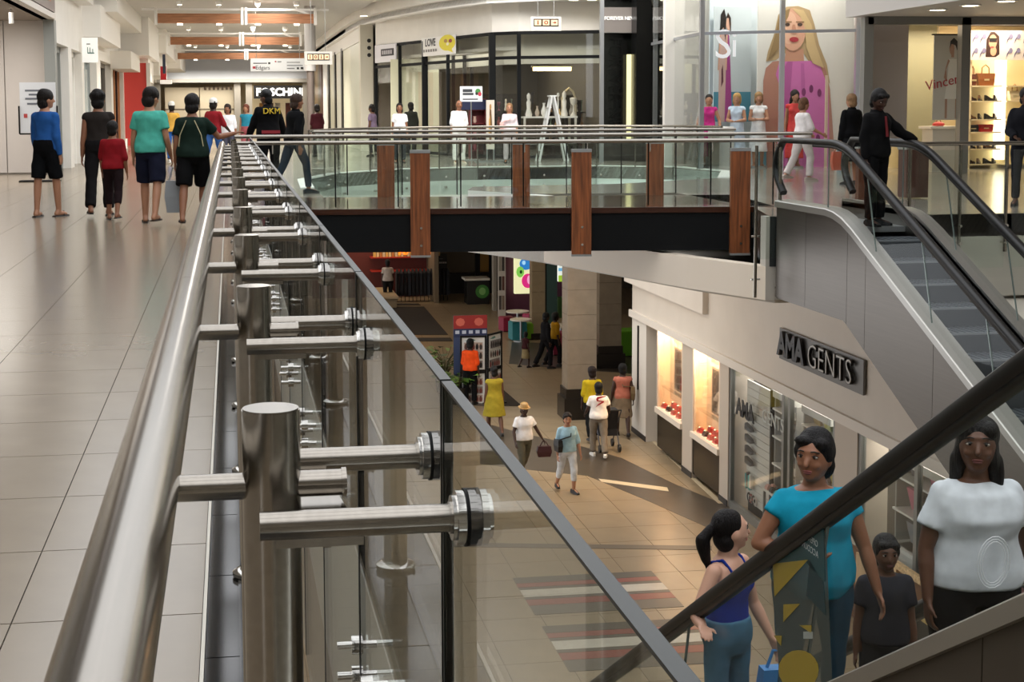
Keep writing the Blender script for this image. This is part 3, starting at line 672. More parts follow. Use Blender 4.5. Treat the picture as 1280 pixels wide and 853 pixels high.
for k in range(7): B().box(-1.4 + k * .24, -1.28 + k * .24, 85.4, 85.5, 2.65, 2.85).build('hook', mat('6b5a48', .5), fs2)
a, c = at(317, 107, 84.9), at(383, 123, 84.9)
sg = thing('shop_sign', 'black sign reading FOSCHINI in white letters', 'sign', (a.x, 84.9, c.z))
B().box(a.x, c.x, 84.9, 85.0, c.z, a.z).build('board', mat('0a0a0a', .4), sg)
lettering('FOSCHINI', .60, mat('fbfaf5', .4, emit=1.2), sg, ((a.x + c.x) / 2, 84.88, (a.z + c.z) / 2 - .02), (1, 0, 0), (0, 0, 1), .03, bold=.02, spacing=1.02)
a, c = at(313, 73, 52), at(382, 89, 52)
ws = thing('wayfinding_sign', 'wide white hanging direction board under the far corridor beam', 'sign', (a.x, 52, c.z))
B().box(a.x, c.x, 52, 52.06, c.z, a.z).build('board', mat('dfe2e4', .4), ws)
for x in (a.x + .2, c.x - .2): B().cyl((x, 52.03, a.z), (x, 52.03, 4.9), .01, n=6).build('hanger', ALU, ws)
P = Print((a.x, 51.998, c.z), (c.x - a.x, 0, 0), (0, 0, a.z - c.z))
for u0, u1, v0, v1, h in ((.05, .3, .58, .66, '55585c'), (.32, .36, .55, .7, '222222'), (.04, .09, .2, .38, 'a03038'), (.44, .47, .7, .8, 'a03038'), (.49, .56, .7, .78, '7d8084'), (.66, .9, .66, .72, '7d8084'), (.66, .95, .42, .48, '6a6d72'), (.66, .8, .18, .25, '6a6d72'), (.84, .88, .15, .3, '222222'), (.91, .96, .15, .32, '222222')): P.rect(u0, u1, v0, v1, h)
P.build(ws); lettering('Edgars', .19, mat('44474c', .5), ws, (a.x + (c.x - a.x) * .22, 51.99, c.z + .12), (1, 0, 0), (0, 0, 1), .004)
def iconboard(label, u0, u1, v0, v1, y, n, zc):
    a, c = at(u0, v0, y), at(u1, v1, y); t = thing('icon_sign', label, 'sign', (a.x, y, c.z)); W_, H_ = c.x - a.x, a.z - c.z
    B().box(a.x - .08, c.x + .08, y, y + .05, c.z - .12, a.z + .06).build('board', mat('d9d6cf', .4), t); B().box(a.x, c.x, y - .012, y, c.z, a.z).build('frame', mat('15130f', .4), t)
    for k in range(n):
        x0, x1 = a.x + W_ * (k + .1) / n, a.x + W_ * (k + .9) / n
        B().box(x0, x1, y - .02, y - .012, c.z + H_ * .14, a.z - H_ * .14).build('icon_tile', mat('f0c9a0', .4, emit=.35), t)
        P = Print((x0, y - .0215, c.z + H_ * .14), (x1 - x0, 0, 0), (0, 0, H_ * .72))
        if k == n - 1: P.rect(.2, .55, .42, .58, '8a2a1a'); P.poly([(.5, .25), (.85, .5), (.5, .75)], '8a2a1a')
        elif k % 2: P.oval(.5, .5, .32, .36, '8a2a1a'); P.oval(.5, .5, .16, .2, 'f0c9a0')
        else: P.rect(.4, .62, .12, .62, '8a2a1a'); P.oval(.51, .77, .13, .13, '8a2a1a')
        P.build(t, 'icon')
    for x in (a.x + .12, c.x - .12): B().cyl((x, y + .02, a.z), (x, y + .02, zc), .008, n=6).build('hanger', ALU, t)
    return t
iconboard('small icon board with four pictograms by the corridor corner', 384, 412, 67, 75.5, 44.2, 4, 4.9)
iconboard('icon board with three pictograms and arrow above the gift shop', 667, 698, 23.5, 33, 39.9, 3, 4.45)
iconboard('dim icon board with three pictograms on the black shop front', 838, 859, 26, 34, 37.6, 3, 6.6)
# corridor post with camera boxes
cp = thing('steel_column', 'slim grey column at the right side of the corridor', 'column', (at(388, 150, 50).x, 50, 0)); x = at(389, 150, 50).x
B().cyl((x, 50, 0), (x, 50, 2.75), .13, n=16).build('shaft', mat('7b706a', .3, .5), cp, 40); B().cyl((x, 50, 2.75), (x, 50, 4.9), .19, n=16).build('shaft_top', mat('a9a6a4', .4), cp, 40)

cr = thing('storefront', 'row of pale storefront bays with dark vertical frames right of the corridor', 'storefront', (4.7, 66, 0))
bays = [(84, 80, 'c9a878'), (80, 77.5, '8a7a5a'), (77.5, 75.5, '4a2c1e'), (75.5, 71, 'dedcd6'), (71, 70, '141414'), (70, 66.5, 'd9d6c0'), (66.5, 65.8, '15130f'), (65.8, 62.5, 'e4e2d4'), (62.5, 61.8, '101010'), (61.8, 58, 'dcdcc6'), (58, 53.2, 'd2d4c2')]
for k, (y1, y0, h) in enumerate(bays): B().box(4.7 - (.06 if h < '6' else 0), 4.8, y0, y1 - .02, 0, 3.9 if h > '6' else 4.0).build('bay_panel', mat(h, .35), cr)
B().box(4.66, 4.8, 53.2, 84, 3.9, 4.45).build('head', mat('e9e6e0', .5), cr)
wp = thing('speaker_pillar', 'pale pillar with three dark round openings near the gift shop corner', 'pillar', (4.75, 52.2, 0)); B().box(4.55, 5.0, 51.9, 52.4, 0, 4.4).build('body', mat('d9d4c4', .5), wp)
for z in (3.35, 3.6, 3.85): B().cyl((4.86, 51.885, z), (4.86, 51.9, z), .07, n=14).build('opening', mat('15130f', .5), wp, 40)
# ================================================================== gift shop with black framed glazing
A_, B_, C_, D_ = (5.0, 51.0), (7.53, 42.4), (8.2, 41.8), (10.45, 41.1)
gs = thing('storefront', 'black framed glass corner shop front with the LOVE sign', 'storefront', (7.5, 42.4, 0))
FR = mat('0c0e10', .6, spec=.2)
def on_seg(u):
    for p, q in ((A_, B_), (B_, C_), (C_, D_)):
        r = world_dir(u - PPX, 100 - PPY, F); det = r.x * (q[1] - p[1]) - r.y * (q[0] - p[0])
        s = (p[1] * r.x - p[0] * r.y) / -det
        if -.001 <= s <= 1.001: return (p[0] + (q[0] - p[0]) * s, p[1] + (q[1] - p[1]) * s)
    return A_
mul = [A_, on_seg(500), on_seg(531), on_seg(560), B_, C_, D_]
ZT = 3.6
for k, p in enumerate(mul):
    wv = .09 if k in (2, 4) else .05; B().box(p[0] - wv, p[0] + wv, p[1] - wv, p[1] + wv, 0, ZT).build('mullion', FR, gs)
for p, q in zip(mul, mul[1:]):
    for z in (.06, 2.9, ZT): B().bar((*p, z), (*q, z), .08, .09).build('transom', FR, gs)
    d = Vector((q[0] - p[0], q[1] - p[1], 0)); 
    for z0, z1 in ((.1, 2.86), (2.95, 3.56)):
        B().obox(((p[0] + q[0]) / 2, (p[1] + q[1]) / 2, (z0 + z1) / 2), d, (-d.y, d.x, 0), (0, 0, 1), d.length / 2, .006, (z1 - z0) / 2).build('pane', GLASSW, gs)
struct(fascia([A_, B_, C_, D_], ZT + .04, 4.45, .2, WHITE, 'wall_gallery', None), 'white bulkhead above the glass corner shop', 'wall')
ga = [(4.5, 88), (4.5, 58), (4.6, 53), (5.0, 49), (6.0, 44.5), (7.2, 41.4), (9.5, 39.6), (13, 39.0)]
cg = base('ceiling_gallery', 'white gallery ceiling with curved edge over the corner shop', 'ceiling', (7, 45, 4.45))
B().prism((ga + [(24, 39), (24, 88)]), 4.45, 4.6).build('soffit', mat('dcdad6', .6), cg); fascia(ga[::-1], 4.4, 4.62, -.25, mat('f6f5f2', .5), 'edge_lip', cg); fascia(ga[::-1], 4.6, 6.6, .2, WHITE, 'upstand', cg)
ga2 = [(x - .55, y - .35) for x, y in ga]; fascia(ga2[::-1], 4.95, 5.25, -.25, mat('efeeea', .5), 'upper_lip', cg)
gi = base('wall_gift_shop', 'olive beige inner walls of the gift shop', 'wall', (9, 50, 0))
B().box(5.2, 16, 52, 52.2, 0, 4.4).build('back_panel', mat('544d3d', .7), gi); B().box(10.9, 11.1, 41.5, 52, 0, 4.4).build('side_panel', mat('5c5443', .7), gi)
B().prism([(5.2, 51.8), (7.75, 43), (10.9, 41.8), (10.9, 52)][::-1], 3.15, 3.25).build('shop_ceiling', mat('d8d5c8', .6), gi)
p, q = at(497, 100, 47), at(560, 180, 47); B().box(p.x, q.x, 49, 49.1, 0, 3.1).build('pale_partition', mat('e3e2c4', .6), gi)
for u in (567, 581, 590): p = at(u, 110, 45.5); B().box(p.x - .05, p.x + .05, 45.5, 45.6, 0, 3.1).build('post', FR, gi)
fascia([(5.6, 51.6), (8.0, 43.1), (8.5, 42.6), (10.8, 41.9)], 2.74, 3.62, .1, mat('cfccbb', .6), 'bulkhead_panel', gi)
a, c = at(667, 84, 43.5), at(714, 88.5, 43.5)
tl = thing('tube_light', 'long warm tube light inside the gift shop', 'lamp', (a.x, 43.5, c.z)); B().box(a.x, c.x, 43.5, 43.6, c.z, a.z).build('tube', mat('ffdf9a', .4, emit=7), tl); B().box(a.x - .05, c.x + .05, 43.45, 43.65, a.z, a.z + .05).build('housing', mat('dad5c5', .5), tl)
# LOVE sign
p, q = on_seg(530.5), on_seg(572); a, c = at(530, 48, p[1]), at(530, 71, p[1])
sg = thing('shop_sign', 'white LOVE sign with yellow speech bubble', 'sign', (p[0], p[1], a.z)); du = Vector((q[0] - p[0], q[1] - p[1], 0)); nn = Vector((du.y, -du.x, 0)).normalized()
O = Vector((p[0], p[1], c.z)) + nn * .09; H_ = a.z - c.z
B().obox(O + du / 2 + Vector((0, 0, H_ / 2)) - nn * .02, du, nn, (0, 0, 1), du.length / 2, .02, H_ / 2).build('board', mat('f1f0ee', .4), sg)
P = Print(O + nn * .002, du, Vector((0, 0, H_))); P.oval(.78, .62, .24, .42, 'e6d73a'); P.poly([(.72, .28), (.95, .08), (.9, .35)], 'e6d73a'); P.oval(.74, .72, .05, .1, 'b08a4a'); P.oval(.88, .7, .05, .1, '9a3a3a'); P.oval(.8, .55, .04, .08, 'f4f0d0')
for k in range(6): P.rect(.06 + k * .075, .11 + k * .075, .22, .36, '8d8a88')
P.build(sg); lettering('LOVE', .33, mat('2e2a33', .5), sg, O + du * .28 + Vector((0, 0, H_ * .7)) + nn * .012, du, (0, 0, 1), .006, bold=.004)
p, q = on_seg(472), on_seg(498); a, c = at(472, 57, p[1]), at(472, 79, p[1]); du = Vector((q[0] - p[0], q[1] - p[1], 0)); nn = Vector((du.y, -du.x, 0)).normalized(); O = Vector((p[0], p[1], c.z)) + nn * .09; H_ = a.z - c.z
sg = thing('shop_sign', 'white sign with small black block left of the LOVE sign', 'sign', tuple(O)); B().obox(O + du / 2 + Vector((0, 0, H_ / 2)) - nn * .02, du, nn, (0, 0, 1), du.length / 2, .02, H_ / 2).build('board', mat('e4e3ea', .4), sg)
P = Print(O + nn * .002, du, Vector((0, 0, H_))); P.rect(.3, .92, .35, .75, '2c2930'); [P.rect(.36 + k * .1, .43 + k * .1, .44, .66, 'b9b6bd') for k in range(5)]; P.build(sg)
a, c = at(575, 108, 41.0), at(603, 127, 41.0)
pc = thing('promo_sign', 'white card sign with colour blob above the red shelves', 'sign', (a.x, 41.0, 0)); B().box(a.x, c.x, 41.0, 41.03, c.z, a.z).build('card', mat('eef0f2', .4), pc); B().cyl(((a.x + c.x) / 2, 41.02, 0), ((a.x + c.x) / 2, 41.02, c.z), .018, n=8).build('pole', ALU, pc, 40); B().box(a.x + .1, c.x - .1, 40.9, 41.15, 0, .03).build('foot', ALU, pc)
P = Print((a.x, 40.998, c.z), (c.x - a.x, 0, 0), (0, 0, a.z - c.z)); P.rect(.12, .55, .62, .82, '3a3d42'); P.rect(.12, .6, .42, .58, '4a4d52'); P.rect(.12, .8, .12, .2, '55585c'); P.oval(.8, .65, .12, .2, '4a8a4a'); P.oval(.88, .5, .08, .14, 'c03a50'); P.oval(.74, .52, .06, .1, '2a2a2a'); P.build(pc)
# red shelving
x0, x1 = at(588, 130, 43).x, at(607, 130, 43).x
rs = thing('shelf_unit', 'dark red shelf unit inside the gift shop', 'shelf', (x0, 43, 0)); RS = mat('6a1a20', .5)
for x in (x0, x1): B().box(x - .02, x + .02, 43, 43.3, 0, 1.75).build('side', RS, rs)
B().box(x0, x1, 43.28, 43.3, 0, 1.75).build('back', RS, rs)
for z in (.2, .6, 1.0, 1.4): B().box(x0, x1, 43, 43.28, z, z + .03).build('shelf', RS, rs)
B().box(x0 - .3, x1 + .05, 42.98, 43.3, 1.42, 1.72).build('header', mat('20264a', .5), rs)
for k, (z, h) in enumerate(((.63, 'c98a8a'), (1.03, 'd0b0a0'), (.23, '8a3040'))): tag(B().lathe(((x0 + x1) / 2 - .08, 43.12, z), [(.03, 0), (.06, .05), (.04, .16), (.05, .2)], 10).build('ornament', mat(h, .4), None, 50), 'small ornament on the ' + ['second', 'third', 'lowest'][k] + ' board of the red shelf unit', 'ornament')
# display table with vases, figurines and frame
x0, x1 = at(654, 145, 42.6).x, at(722, 145, 42.6).x
dt = thing('display_table', 'white topped display table behind the ladder', 'table', (x0, 42.9, 0)); zt = at(690, 145.5, 42.6).z
B().box(x0, x1, 42.6, 43.5, zt - .05, zt).build('table_top', mat('e6e3da', .4), dt)
for x in (x0 + .05, x1 - .05):
    for y in (42.65, 43.45): B().box(x - .03, x + .03, y - .03, y + .03, 0, zt - .05).build('leg', mat('d8d4c8', .4), dt)
B().box(x0, x1, 42.6, 43.5, .35, .39).build('shelf', mat('c9c4b6', .4), dt)
PRF = {'vase': [(.05, 0), (.09, .08), (.1, .18), (.05, .3), (.035, .38), (.06, .44)], 'trophy': [(.08, 0), (.06, .04), (.02, .1), (.02, .25), (.07, .3), (.09, .42), (.04, .44)], 'statue': [(.08, 0), (.09, .05), (.05, .2), (.06, .36), (.03, .42), (.05, .47), (.05, .54), (.01, .6)], 'candlestick': [(.07, 0), (.05, .03), (.015, .08), (.02, .3), (.015, .5), (.04, .53), (.03, .6)]}
items = [(660, 'statue', 'f0ece2', 1.15), (667, 'candlestick', '2b2724', 1.2), (675, 'vase', 'c8b8a8', .7), (679, 'vase', 'efece6', .9), (699, 'candlestick', 'f4f2ec', 1.15), (709, 'statue', 'f2efe8', 1.25), (717, 'trophy', 'd8d3c6', 1.25), (724, 'vase', '8a8478', .8), (703, 'vase', 'c9a45a', .5)]
for k, (u, kind, h, sc_) in enumerate(items):
    x = at(u, 140, 42.9).x; x = min(max(x, x0 + .08), x1 - .08)
    o = B().lathe((0, 0, 0), [(r * sc_, z * sc_) for r, z in PRF[kind]], 14).build(kind, mat(h, .3), None, 50); o.location = (x, 42.8 + .25 * (k % 3), zt)
    tag(o, ['tall white figurine at the left end of the white display table', 'dark candlestick at the left of the white display table', 'squat tan vase left of the ladder top', 'white vase just left of the ladder top', 'slender white candlestick right of the ladder', 'tall white statue right of the ladder', 'pale trophy cup below the arched frame', 'grey brown vase at the right end of the display table', 'small ochre vase beside the ladder leg'][k], kind, 'ornaments on the white display table')
p = at(716, 120, 43.2); af = thing('arched_frame', 'pale arched mirror frame standing in the gift shop', 'mirror frame', (p.x, 43.7, 0))
b = B(); b.tube([(p.x - .2, 43.7, zt), (p.x - .2, 43.7, 1.75), (p.x - .12, 43.7, 1.95), (p.x, 43.7, 2.05), (p.x + .12, 43.7, 1.95), (p.x + .2, 43.7, 1.75), (p.x + .2, 43.7, zt)], .04, 8).build('frame', mat('c9bfa4', .5), af, 50)
B().box(p.x - .18, p.x + .18, 43.71, 43.73, zt, 1.85).build('mirror', mat('3a342c', .2), af); B().box(p.x - .25, p.x + .25, 43.6, 43.8, 0, zt).build('pedestal', mat('3a342c', .5), af)
GI = ['8a6b4a', 'c8b28a', 'd8d2c0', '5c3a34', '9a4038', '6a7a6a', 'e0dccc', '4a4440', 'a88a4a', '7a3a4a']
spots = [(x, z) for z in (.39, .86) for x in range(7)]
sh2 = thing('shelf_unit', 'dark shelf unit crowded with small goods behind the pink-white shopper', 'shelf', (7.9, 44.5, 0)); DKW = mat('2a241e', .5)
B().box(7.4, 8.8, 44.9, 44.95, 0, 1.9).build('back', DKW, sh2)
for z in (.0, .45, .9, 1.35): B().box(7.4, 8.8, 44.5, 44.9, z, z + .04).build('shelf', DKW, sh2)
sh3 = thing('shelf_unit', 'dark shelf unit crowded with small goods by the right shop wall', 'shelf', (10.2, 44.5, 0))
B().box(9.6, 10.8, 44.9, 44.95, 0, 1.7).build('back', DKW, sh3)
for z in (.0, .45, .9, 1.3): B().box(9.6, 10.8, 44.5, 44.9, z, z + .04).build('shelf', DKW, sh3)
n_ = 0
for (xa, nm) in ((7.45, 'left crowded'), (9.65, 'right crowded')):
    for zi, z in enumerate((.49, .94, 1.34 + (.05 if xa < 8 else 0))):
        for j in range(6):
            kd = ['vase', 'trophy', 'statue', 'candlestick'][(j + zi) % 4]; o = B().lathe((0, 0, 0), [(r * .62, zz * .6) for r, zz in PRF[kd]], 10).build(kd, mat(GI[(j * 3 + zi * 5) % 10], .4), None, 50)
            o.location = (xa + .1 + j * .2, 44.65 + .1 * (j % 2), z); n_ += 1
            tag(o, '%s %s from the left on the %s board of the %s shelf' % (['first', 'second', 'third', 'fourth', 'fifth', 'sixth'][j], kd, ['lower', 'middle', 'top'][zi], nm), kd, 'small goods on the gift shop shelves')
# step ladder
p, q = at(690, 121, 39.9), at(672, 190, 39.9); ld = thing('step_ladder', 'white folding step ladder outside the gift shop', 'ladder', (p.x, 39.9, 0)); LM = mat('e2e4e3', .35, .3)
for y, xf in ((39.7, -.42), (40.15, -.42)):
    pass
for sx in (-1, 1):
    for yy in (-.18, .18): B().bar((p.x + sx * .03, 39.9 + yy * .7, p.z), (p.x + sx * .40, 39.9 + yy * 1.2, 0), .05, .07).build('stile', LM, ld)
for k in range(5):
    f_ = (k + 1) / 6; x = p.x - .03 - .37 * f_; z = p.z * (1 - f_); B().bar((x, 39.72, z), (x, 40.08, z), .08, .03).build('tread', LM, ld)
B().box(p.x - .1, p.x + .1, 39.75, 40.05, p.z, p.z + .04).build('top_step', LM, ld); B().bar((p.x - .2, 39.74, p.z * .55), (p.x + .2, 39.74, p.z * .55), .02, .03).build('spreader', ALU, ld)
# bronze figure stand in front of the shop
x0, x1 = at(608, 125, 39.6).x, at(618, 125, 39.6).x; st = thing('standee', 'narrow tall display panel with a bronze figure print', 'display panel', (x0, 39.6, 0))
B().box(x0, x1, 39.6, 39.66, .35, 1.68).build('panel', mat('d2c9bd', .4), st); B().box(x0 - .3, x1 + .35, 39.45, 39.8, 0, .04).build('foot', ALU, st); B().box(x0, x0 + .03, 39.6, 39.66, 0, .35).build('leg', ALU, st); B().box(x1 - .03, x1, 39.6, 39.66, 0, .35).build('leg', ALU, st)
P = Print((x0, 39.598, .35), (x1 - x0, 0, 0), (0, 0, 1.33)); P.poly([(.3, .1), (.6, .1), (.7, .5), (.6, .8), (.4, .85), (.35, .5)], '6a4a26'); P.oval(.5, .86, .12, .06, 'a97c3e'); P.poly([(.25, .3), (.5, .35), (.45, .7), (.3, .6)], 'c09048'); P.build(st)
# ================================================================== upper level, right side
def yb(u0, u1, v0, v1, y, th=.1):              # box spanned by two image corners at distance y
    a, c = at(u0, v0, y), at(u1, v1, y); return (a.x, c.x, y, y + th, c.z, a.z)
# black fashion shop
bk = thing('storefront', 'black fashion storefront with grey sign board and vertical letters', 'storefront', (11.3, 39.5, 0))
x0 = at(755, 100, 39.5).x; x1 = at(794, 100, 39.5).x
B().box(x0, x1, 39.6, 39.8, 0, 4.4).build('panel', mat('1a1c1a', .15), bk)
B().box(x0 + .45, x1 - .22, 39.4, 39.6, 0, 3.2).build('panel', mat('0b0b0a', .2), bk)
B().box(*yb(755, 799, 9, 41, 39.3, .12)).build('sign_board', mat('8b8480', .4), bk)
p = at(775, 23, 39.25); lettering('FOREVER NEW', .135, mat('f4f2ee', .4, emit=.6), bk, p, (1, 0, 0), (0, 0, 1), .02, spacing=.95)
p = at(772, 118, 39.36); lettering('FOREVER NEW', .44, mat('0b0b0a', .2), bk, (p.x, 39.385, p.z + .1), (0, 0, -1), (1, 0, 0), .003, spacing=.98)
B().box(*yb(784, 790, 68, 175, 39.2, .06)).build('light_slot', mat('d9cf9a', .4, emit=.8), bk)
B().box(*yb(796, 813, -20, 235, 38.6, .5)).build('pillar', mat('0a0b0b', .2), bk); B().box(*yb(813, 838, 10, 200, 38.9, .1)).build('panel', mat('0d0d0d', .2), bk)
ba = at(838, 100, 38.9).x; bb_ = at(884, 100, 38.9).x
B().box(ba, bb_, 42, 42.1, 0, 4.4).build('back_panel', mat('4a4a40', .5), bk)
B().box(*yb(872, 886, -10, 215, 37, .25)).build('pillar', mat('0a0a0b', .2), bk)
for k in range(6): tag(B().ell((ba + .2 + k * .16, 41.6, 1.2 + .55 * (k % 3)), .035, .035, .035).build('bulb_lamp', mat('fff1cf', .4, emit=4), None, 50), ['lowest left', 'middle left', 'upper left', 'lowest right', 'middle right', 'upper right'][k] + ' small lamp glowing inside the black storefront', 'lamp', 'small lamps inside the black storefront')
for k in range(7):
    o = thing('clothes_rail', ['first', 'second', 'third', 'fourth', 'fifth', 'sixth', 'seventh'][k] + ' dark garment from the left inside the black storefront', 'garment', (ba + .1 + k * .2, 41.0, 0), group='garments inside the black storefront')
    B().loft([[(ba + .1 + k * .2 + dx * s_, 41.0 + dy * s_, z) for dx, dy in ((-.12, -.04), (.12, -.04), (.12, .04), (-.12, .04))] for z, s_ in ((.35, 1.0), (.9, .8), (1.2, .9), (1.35, .4))]).build('garment_body', mat(['1a1a1c', '3a342c', '24262c', '4a4438', '15171a', '5a5648', '2c2420'][k], .8), o)
    B().cyl((ba + .1 + k * .2, 41.0, 0), (ba + .1 + k * .2, 41.0, .4), .01, n=6).build('stand', ALU, o)
# tall glazed window with the posters: slim steel mullions and a transom
gw = thing('storefront', 'tall glazed window front with slim steel mullions and fashion posters', 'storefront', (12.6, 33, 0))
for u, y in ((752, 38.5), (819, 37.5), (877, 33.2), (977, 32.6), (1071, 32.2)):
    a = at(u, 100, y); B().box(a.x - .05, a.x + .05, y - .05, y + .05, 0, 6.0).build('mullion', mat('b9bcc0', .3, .7), gw)
tp = [at(815, 55, 37.5), at(877, 42, 33.2), at(977, 39.5, 32.6), at(1071, 38, 32.2)]
for p, q in zip(tp, tp[1:]):
    B().bar(p, q, .05, .07).build('transom', mat('a9acb2', .3, .7), gw)
    d = Vector((q.x - p.x, q.y - p.y, 0))
    for z0, z1 in ((.08, 3.1), (3.2, 5.2)): B().obox(((p.x + q.x) / 2, (p.y + q.y) / 2, (z0 + z1) / 2), d, (-d.y, d.x, 0), (0, 0, 1), d.length / 2 - .06, .006, (z1 - z0) / 2).build('pane', GLASSW, gw)
struct(B().box(10.6, 15.9, 35.4, 35.6, 0, 6.2).build('wall_window_back', mat('d6d3cc', .6)), 'pale back wall behind the posters', 'wall')
struct(B().box(*yb(888, 955, -30, 214, 34.9, .06)).build('wall_window_back_2', mat('c9d3d8', .5)), 'pale blue panel behind the two-model poster', 'wall')
# two-model poster
a, c = at(893, 8, 34.6), at(938, 152, 34.6); W_, H_ = c.x - a.x, a.z - c.z
po = thing('fashion_poster', 'tall pale poster with two models in long dresses', 'poster', (a.x, 34.6, c.z)); B().box(a.x, c.x, 34.6, 34.65, c.z, a.z).build('sheet', mat('c3cdd1', .5), po)
P = Print((a.x, 34.598, c.z), (W_, 0, 0), (0, 0, H_)); P.rect(0, 1, 0, .26, '3f8398')
P.poly([(.12, .0), (.34, .0), (.36, .5), (.32, .78), (.18, .78), (.14, .5)], 'c2a49a'); P.poly([(.2, .3), (.26, .35), (.24, .5), (.2, .45)], '5a2a3a'); P.poly([(.3, .0), (.5, .0), (.44, .5), (.4, .76), (.32, .78), (.32, .4)], '9c3a80')
P.oval(.24, .86, .07, .055, 'c99c86'); P.oval(.38, .85, .07, .055, 'd2a690'); P.poly([(.14, .7), (.17, .93), (.26, .98), (.32, .9), (.3, .7), (.25, .82), (.19, .8)], '1a1412'); P.poly([(.31, .9), (.36, .95), (.44, .9), (.45, .74), (.42, .8), (.38, .9)], '2a1a14')
P.poly([(.1, .45), (.14, .75), (.18, .76), (.14, .45)], 'c99c86'); P.poly([(.3, .45), (.32, .75), (.36, .76), (.34, .45)], 'cfa48e'); P.build(po)
lettering('S', .95, mat('f4f4f8', .3, emit=.3), gw, at(904, 57, 33.1), (1, 0, 0), (0, 0, 1), .01)
lettering('i', .85, mat('f4f4f8', .3, emit=.3), gw, at(918, 57, 33.1), (1, 0, 0), (0, 0, 1), .01)
# big poster of a blonde model in a pink halter top
a, c = at(948, -12, 33.9), at(1062, 214, 33.9); W_, H_ = c.x - a.x, a.z - c.z
po = thing('fashion_poster', 'giant poster of a blonde model in a pink halter top', 'poster', (a.x, 33.9, c.z)); B().box(a.x, c.x, 33.9, 33.95, c.z, a.z).build('sheet', mat('dad8d2', .5), po)
P = Print((a.x, 33.898, c.z), (W_, 0, 0), (0, 0, H_)); X = lambda u: (u - 948) / 114; Z = lambda v: 1 - (v + 12) / 226
pp_ = lambda L: [(X(u), Z(v)) for u, v in L]
P.rect(0, .12, 0, .14, '6aa2b8'); P.rect(.86, 1, 0, .14, '6aa2b8')
P.poly(pp_([(968, 40), (972, 18), (982, 8), (996, 7), (1010, 12), (1016, 30), (1022, 55), (1032, 80), (1036, 104), (1026, 92), (1012, 80), (1000, 60), (980, 66), (970, 74), (958, 76), (960, 64)]), 'b39a72')
P.poly(pp_([(955, 100), (958, 84), (966, 76), (980, 74), (1022, 76), (1030, 84), (1036, 110), (1042, 180), (1044, 214), (960, 214), (960, 170), (955, 130)]), 'b27f6d')
P.poly(pp_([(982, 60), (1003, 60), (1004, 78), (980, 78)]), 'c08e74')
P.poly(pp_([(974, 76), (1014, 75), (1024, 82), (1034, 110), (1036, 170), (1036, 214), (972, 214), (974, 150), (976, 110), (970, 92)]), 'cf72b4')
P.poly(pp_([(976, 90), (984, 76), (990, 76), (986, 150), (982, 214), (974, 214)]), 'b45a9c'); P.poly(pp_([(1000, 78), (1004, 78), (1010, 214), (1004, 214)]), 'bd62a4')
for u, v in ((1004, 114), (1013, 110), (1023, 115), (1012, 160), (1022, 172)): P.oval(X(u), Z(v), .022, .022, '7a2c66')
P.oval(X(990), Z(36), .135, .118, 'd3a187'); P.oval(X(985), Z(34), .09, .09, 'dcb096')
P.poly(pp_([(968, 45), (974, 16), (986, 10), (984, 20), (977, 34), (976, 56), (968, 66), (960, 74)]), '8d744e'); P.poly(pp_([(988, 10), (1002, 12), (1012, 30), (1018, 56), (1028, 84), (1014, 78), (1006, 58), (1004, 34), (998, 20)]), 'c9ae80')
P.oval(X(983), Z(30), .026, .009, '4a3a30'); P.oval(X(998), Z(30), .026, .009, '4a3a30'); P.rect(X(978), X(988), Z(27.5), Z(26), '8d6e4e'); P.rect(X(993), X(1003), Z(27.5), Z(26), '8d6e4e')
P.oval(X(991), Z(48.5), .048, .014, 'a8323c'); P.poly(pp_([(989, 30), (992, 30), (994, 41), (987, 41)]), 'c08a70'); P.build(po)
fr_ = thing('poster_surround', 'tall pale frame strip in front of the giant poster', 'frame', (at(980, 100, 33).x, 33.2, 0))
for u in (979, 1034): a = at(u, 92, 33.2); B().box(a.x - .03, a.x + .03, 33.2, 33.24, 0, at(u, 94, 33.2).z).build('upright', mat('d9c2a8', .4), fr_)
# bag and shoe shop on the right
sr = thing('storefront', 'warm lit bag and shoe storefront with glass and grey frames on the far right', 'storefront', (14, 30, 0))
GF = mat('8e8d88', .35, .4)
for u in (1083, 1204): a = at(u, 100, 29.8); B().box(a.x - .1, a.x + .1, 29.7, 29.9, 0, 3.3).build('mullion', GF, sr)
a, c = at(1083, 20, 29.8), at(1204, 20, 29.8); B().box(a.x, c.x, 29.7, 29.9, 3.15, 3.32).build('head', GF, sr); B().box(c.x, 19, 29.7, 29.9, 3.15, 3.32).build('head', GF, sr)
B().box(a.x + .1, c.x - .1, 29.79, 29.8, .05, 3.15).build('pane', GLASSW, sr); B().box(c.x + .1, 18, 29.79, 29.8, .05, 3.15).build('pane', GLASSW, sr)
B().box(*yb(1086, 1133, 28, 175, 30.6, .05)).build('inner_panel', mat('a39a98', .5), sr); B().box(*yb(1133, 1168, 28, 200, 32.6, .05)).build('inner_panel', mat('8d8a70', .5), sr)
rs_ = base('wall_bag_shop', 'cream back wall of the bag shop', 'wall', (16, 32, 0))
B().prism([(13.35, 29.95), (13.45, 29.95), (14.65, 33.0), (14.55, 33.0)], 0, 3.3).build('side_panel', mat('d5d0c8', .5), rs_)
B().box(14.75, 20, 32.8, 33.0, 0, 3.3).build('back_panel', mat('d9c79c', .5), rs_)
struct(B().prism([(13, 18.3), (24, 18.3), (24, 33.2), (14.5, 33.2), (14.5, 30.2), (13, 30.2)], 3.32, 6.6).build('ceiling_bag_shop', mat('d5cfc9', .55)), 'pale bulkhead and soffit over the bag shop', 'ceiling')
